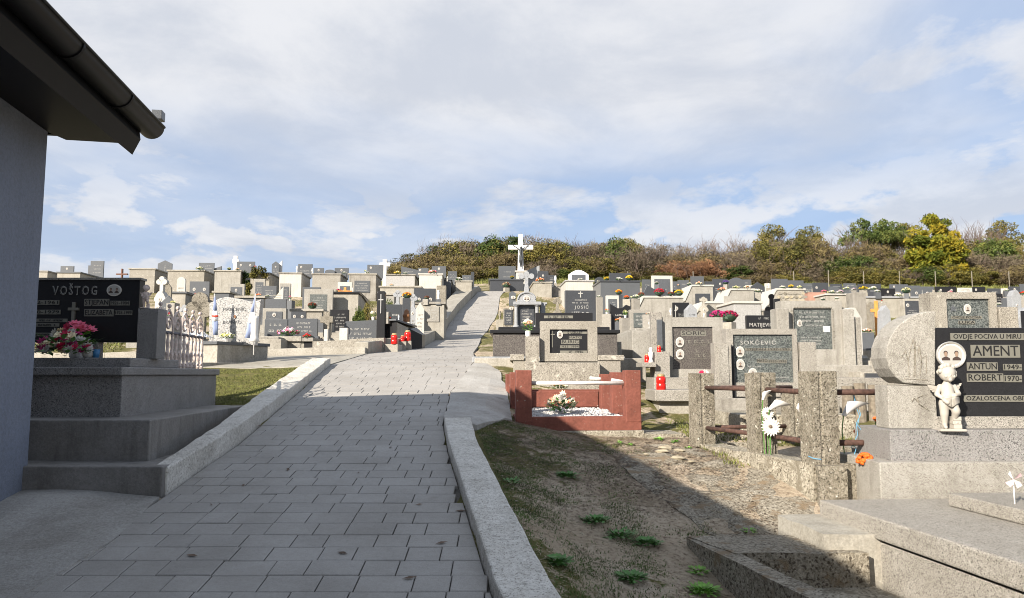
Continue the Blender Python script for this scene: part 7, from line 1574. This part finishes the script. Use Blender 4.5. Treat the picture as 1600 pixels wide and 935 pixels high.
ivy(392, 418, 417, 434, 40.9, 'olive creeper hanging over the ivy-topped box tomb'); ivy(377, 391, 426, 456, 41.6, 'dark creeper covering the side of the granite box tomb', 'ivy_leaves'); ivy(384, 391, 446, 462, 38, 'small shrubby creeper at the foot of the granite box tomb')
# wire fence under the bushes
for i, (u, l) in enumerate([(981, 'fence post left of the white framed stone'), (1083, 'fence post behind the grey stone with a white photo'), (1240, 'thin fence post above the rubble tomb'), (1294, 'tallest fence post, behind the pink slab tomb'), (1349, 'fence post behind the long dark stone'), (1405, 'fence post behind the wide grey stone'), (1461, 'fence post below the yellow tree'), (1518, 'fence post above the star headstone'), (1576, 'last fence post towards the right edge')]):
    y = 58.5; p = P(u, 424 if u != 1294 else 422, y); z = G(p.x, y); t = thing('fence_post', (p.x, y, z), l, 'fence post', 0, 'posts of the wire fence under the bank'); MB().tube((0, 0, -.3), (0, 0, p.z-z), .035, 7).build('post', 'weathered_stone', t)
# ---------------------------------------------------------------- grass, weeds, loose stones
def grass(name, label, fn, n, h, mat, seed, w=.006, flat=0):
    r = np.random.RandomState(seed); vs = []; fs = []; c = 0; tries = 0
    while c < n and tries < n*12:
        tries += 1; q = fn(r)
        if q is None: continue
        x, y = q; z = G(x, y)+(.007 if flat else -.006); a = r.uniform(0, 6.28); hh = h*r.uniform(.4, 1.3); lx, ly = r.normal(0, 1.2 if flat else .5, 2)*hh; hh = hh*.12 if flat else hh; wx, wy = math.cos(a)*w, math.sin(a)*w; o = len(vs)
        vs += [(x-wx, y-wy, z), (x+wx, y+wy, z), (x+lx*.5+wx*.6, y+ly*.5+wy*.6, z+hh*.65), (x+lx*.5-wx*.6, y+ly*.5-wy*.6, z+hh*.65), (x+lx, y+ly, z+hh)]; fs += [(o, o+1, o+2, o+3), (o+3, o+2, o+4)]; c += 1
    me = bpy.data.meshes.new(name); me.from_pydata(vs, [], fs); me.materials.append(M_(mat)); o = bpy.data.objects.new(name, me); C.objects.link(o); tag(o, label, 'grass', None, 'stuff')
def rf(x0, x1, y0, y1, test):
    def f(r):
        x, y = r.uniform(x0, x1), r.uniform(y0, y1); return (x, y) if test(x, y, r) else None
    return f
nz = lambda x, y, s=1.6: noise.noise(Vector((x*s, y*s, 5)))
kr = lambda y: right(y)+.33
fgok = lambda x, y: x > kr(y) and not (y > 8.2 and -.1 < x < 1.6) and not (x > 1.35+.0*(y) and y > 4.9 and x > 1.2+(6.9-y)*.2) 
grass('grass', 'short dark green grass creeping along the right kerb', rf(-.4, 1.4, 3.4, 8.2, lambda x, y, r: fgok(x, y) and r.random() < max(0, .6-(x-kr(y))*1.1+nz(x, y, 3)*1.2)), 22000, .017, 'grass_dark', 1, .003)
grass('grass', 'clumps of weeds in the bare soil of the foreground', rf(-.2, 1.9, 3.4, 7.9, lambda x, y, r: fgok(x, y) and nz(x+4, y, 2.6)+.25*r.normal() > .32), 8000, .02, 'grass_dark', 2, .004)
grass('dry_grass', 'dry straw and litter scattered over the foreground soil', rf(-.3, 2.0, 3.4, 8.3, lambda x, y, r: x > kr(y) and nz(x, y+9, 2)+.3*r.normal() > 0), 16000, .026, 'grass_dry', 3, .003, 1)
grass('dead_leaves', 'dark twigs and dead leaves littering the foreground soil', rf(-.3, 2.0, 3.4, 8.3, lambda x, y, r: x > kr(y) and nz(x+3, y+2, 1.6)+.35*r.normal()+.6*(y-6.2) > .1), 18000, .026, 'litter_dark', 13, .005, 1)
grass('grass', 'sunlit grass strip left of the paving', rf(-5.0, -2.68, 8.6, 11.5, lambda x, y, r: x < left(y)-.3 and x > -3.3-(y-8.6)*.6 and nz(x, y, 1.5) > -.35), 11000, .022, 'grass_blade', 4, .005)
grass('grass', 'grass between the graves on the left slope', rf(-14, -1.6, 16, 44, lambda x, y, r: x < left(y)-.6 and nz(x, y, .6) > .05), 18000, .05, 'grass_blade', 5, .014)
grass('grass', 'grass between the graves on the right slope', rf(-.2, 30, 14, 56, lambda x, y, r: x > right(y)+.7 and nz(x+30, y, .5) > .0), 26000, .05, 'grass_blade', 6, .016)
grass('grass', 'rough grass on the bank below the bushes', rf(-3, 46, 56, 74, lambda x, y, r: True), 30000, .22, 'grass_blade', 7, .035)
grass('grass', 'grass inside the fenced grave', rf(1.9, 3.6, 6.9, 9.6, lambda x, y, r: True), 5000, .05, 'grass_blade', 8, .005)
for i, (u, v, w, l) in enumerate([(968, 694, 10, 'small leafy weed on the dirt in front of the red grave'), (985, 697, 9, 'second leafy weed beside the small one'), (1030, 688, 16, 'leafy weed at the edge of the sloping concrete'), (1055, 692, 14, 'weed below the first fence post'), (1075, 703, 14, 'weed at the foot of the fenced plot'), (930, 815, 42, 'dark ground weed in the middle of the shaded dirt'), (968, 838, 52, 'spreading weed right of the dark ground weed'), (1010, 850, 44, 'broad-leaved weed left of the planter'), (1092, 895, 30, 'bright weed against the planter wall'), (860, 610, 0, ''), (1360, 690, 34, 'yellow-green weed by the orange blooms'), (1098, 925, 56, 'light green weed at the bottom edge below the planter'), (1170, 833, 20, 'small weed in the joint above the planter'), (800, 755, 34, 'dark green weed spilling over the right kerb'), (885, 745, 50, 'wide patch of weed in the shaded dirt near the kerb'), (870, 880, 46, 'weed patch beside the kerb near the bottom edge'), (985, 905, 50, 'low weed patch left of the planter wall')]):
    if not w: continue
    lo, hi = 3.3, 9.0
    for _ in range(40):
        m_ = (lo+hi)/2; p = P(u, v, m_)
        if p.z > G(p.x, m_): lo = m_
        else: hi = m_
    p = P(u, v, lo if u != 1360 else 6.5); s = w*px(p.y); t = thing('weed', (p.x, p.y, p.z), l, 'weed', 0, 'weeds in the foreground'); m = MB(); [leaves(m, 26, s*rnd.uniform(.15, .5), .02, .002, min(s*.3, .035)) for _ in range(2 if w < 40 else 9)]; m.build('leaves', 'leaf_green' if 'dark' in l or 'spread' in l or 'broad' in l or 'patch' in l else 'leaf_bright', t)
r_ = random.Random(22); m = MB()
for i in range(260):
    x, y = r_.uniform(-.2, 2.0), r_.uniform(3.5, 8.1)
    if not fgok(x, y): continue
    m.ball((x, y, G(x, y)), r_.uniform(.006, .018), 5, 3, (1.2, 1, .5), .5)
tag(m.build('gravel', 'rubble'), 'small loose stones scattered in the foreground dirt', 'gravel', None, 'stuff')
for i, (u, v, w) in enumerate([(1040, 697, 26), (1062, 704, 20), (1035, 712, 22), (1010, 708, 12), (1060, 722, 26), (1080, 712, 12)]):
    y = 7.7-i*.12; p = P(u, v, y); s = w*px(y)/2; t = thing('loose_stone', (p.x, p.y, G(p.x, p.y)), ('flat pale stone at the back', 'flat stone beside the weed', 'long flat stone in the middle', 'small pale stone at the left', 'broken slab piece at the front', 'small stone by the plot wall')[i]+' of the loose rubble near the first fence post', 'stone', r_.uniform(0, 3), 'loose stones by the fenced plot'); o = MB().ball((0, 0, .02), s, 7, 4, (1, .6, .28), .4).build('stone_body', 'rubble', t)
# fallen leaves on the pavers
m = MB()
for (u, v) in [(405, 667), (535, 866), (655, 790), (450, 735), (720, 800), (380, 760), (330, 790), (690, 850), (735, 790), (742, 830), (610, 700), (560, 740), (300, 870), (640, 905)]:
    lo, hi = 3., 12
    for _ in range(40):
        m_ = (lo+hi)/2; p = P(u, v, m_)
        if p.z > zp(m_): lo = m_
        else: hi = m_
    p = P(u, v, lo); s = rnd.uniform(.012, .03); a = rnd.uniform(0, 6.28); c_, s_ = math.cos(a)*s, math.sin(a)*s
    m.add([(p.x-c_*1.4, p.y-s_*1.4, zp(p.y-s_*1.4)+.006), (p.x-s_*.5, p.y+c_*.5, zp(p.y)+.012), (p.x+c_*1.4, p.y+s_*1.4, zp(p.y+s_*1.4)+.009), (p.x+s_*.5, p.y-c_*.5, zp(p.y)+.006)], [(0, 1, 2, 3)])
tag(m.build('fallen_leaves', 'litter_dark'), 'a few dry leaves fallen on the paving', 'leaves', None, 'stuff')

# ---------------------------------------------------------------- set the small things down on what stands below them
bpy.context.view_layer.update(); dg = bpy.context.evaluated_depsgraph_get()
own = lambda o, t: o is t or (o.parent is not None and own(o.parent, t))
hide = [o for t, *_ in DROP for o in t.children_recursive]
for o in hide: o.hide_viewport = True
bpy.context.view_layer.update(); dg = bpy.context.evaluated_depsgraph_get()
PL = []
def below(p, up):
    hit, loc, nrm, idx, ob, mt = S.ray_cast(dg, p+Vector((0, 0, up)), Vector((0, 0, -1)), distance=30); return loc.z if hit and nrm.z > .5 else None
for t, u, v, y in DROP:
    if y == 0:
        z = below(t.location, .2)
        if z is not None: t.location.z = z-.002
        continue
    best = None; span = .28 if y < 12 else .6+.075*y
    for i in range(61):
        yy = y+(i/30-1)*span; p = P(u, v, yy); z = below(p, .25)
        if z is None or z > p.z+.03: continue
        sc = abs(z-p.z)/px(y)+1.2*abs(yy-y)/span*3
        if best is None or sc < best[0]: best = (sc, p, z, yy)
    if best:
        t.location = (best[1].x, best[3], best[2]-.003)
        gap = best[1].z-best[2]
        if gap > (.5 if y < 12 else .08):
            PL.append((t, best[1], best[2]))
for o in hide: o.hide_viewport = False
for t, p, z in PL:          # those that stand on a little stone block of their own
    t.location.z = p.z-.003; k = t.scale[0]; wd = max(.22, .62*k if k < .95 else .3*k) if t.scale[0] != 1 else .16
    if k == 1: wd = .16
    MB().box(-wd/2/k, wd/2/k, -wd*.35/k, wd*.45/k, (z-p.z-.1)/t.scale[2], .004).build('stone_block', rnd.choice(('pale_granite', 'pale_concrete', 'slate_granite')), t)
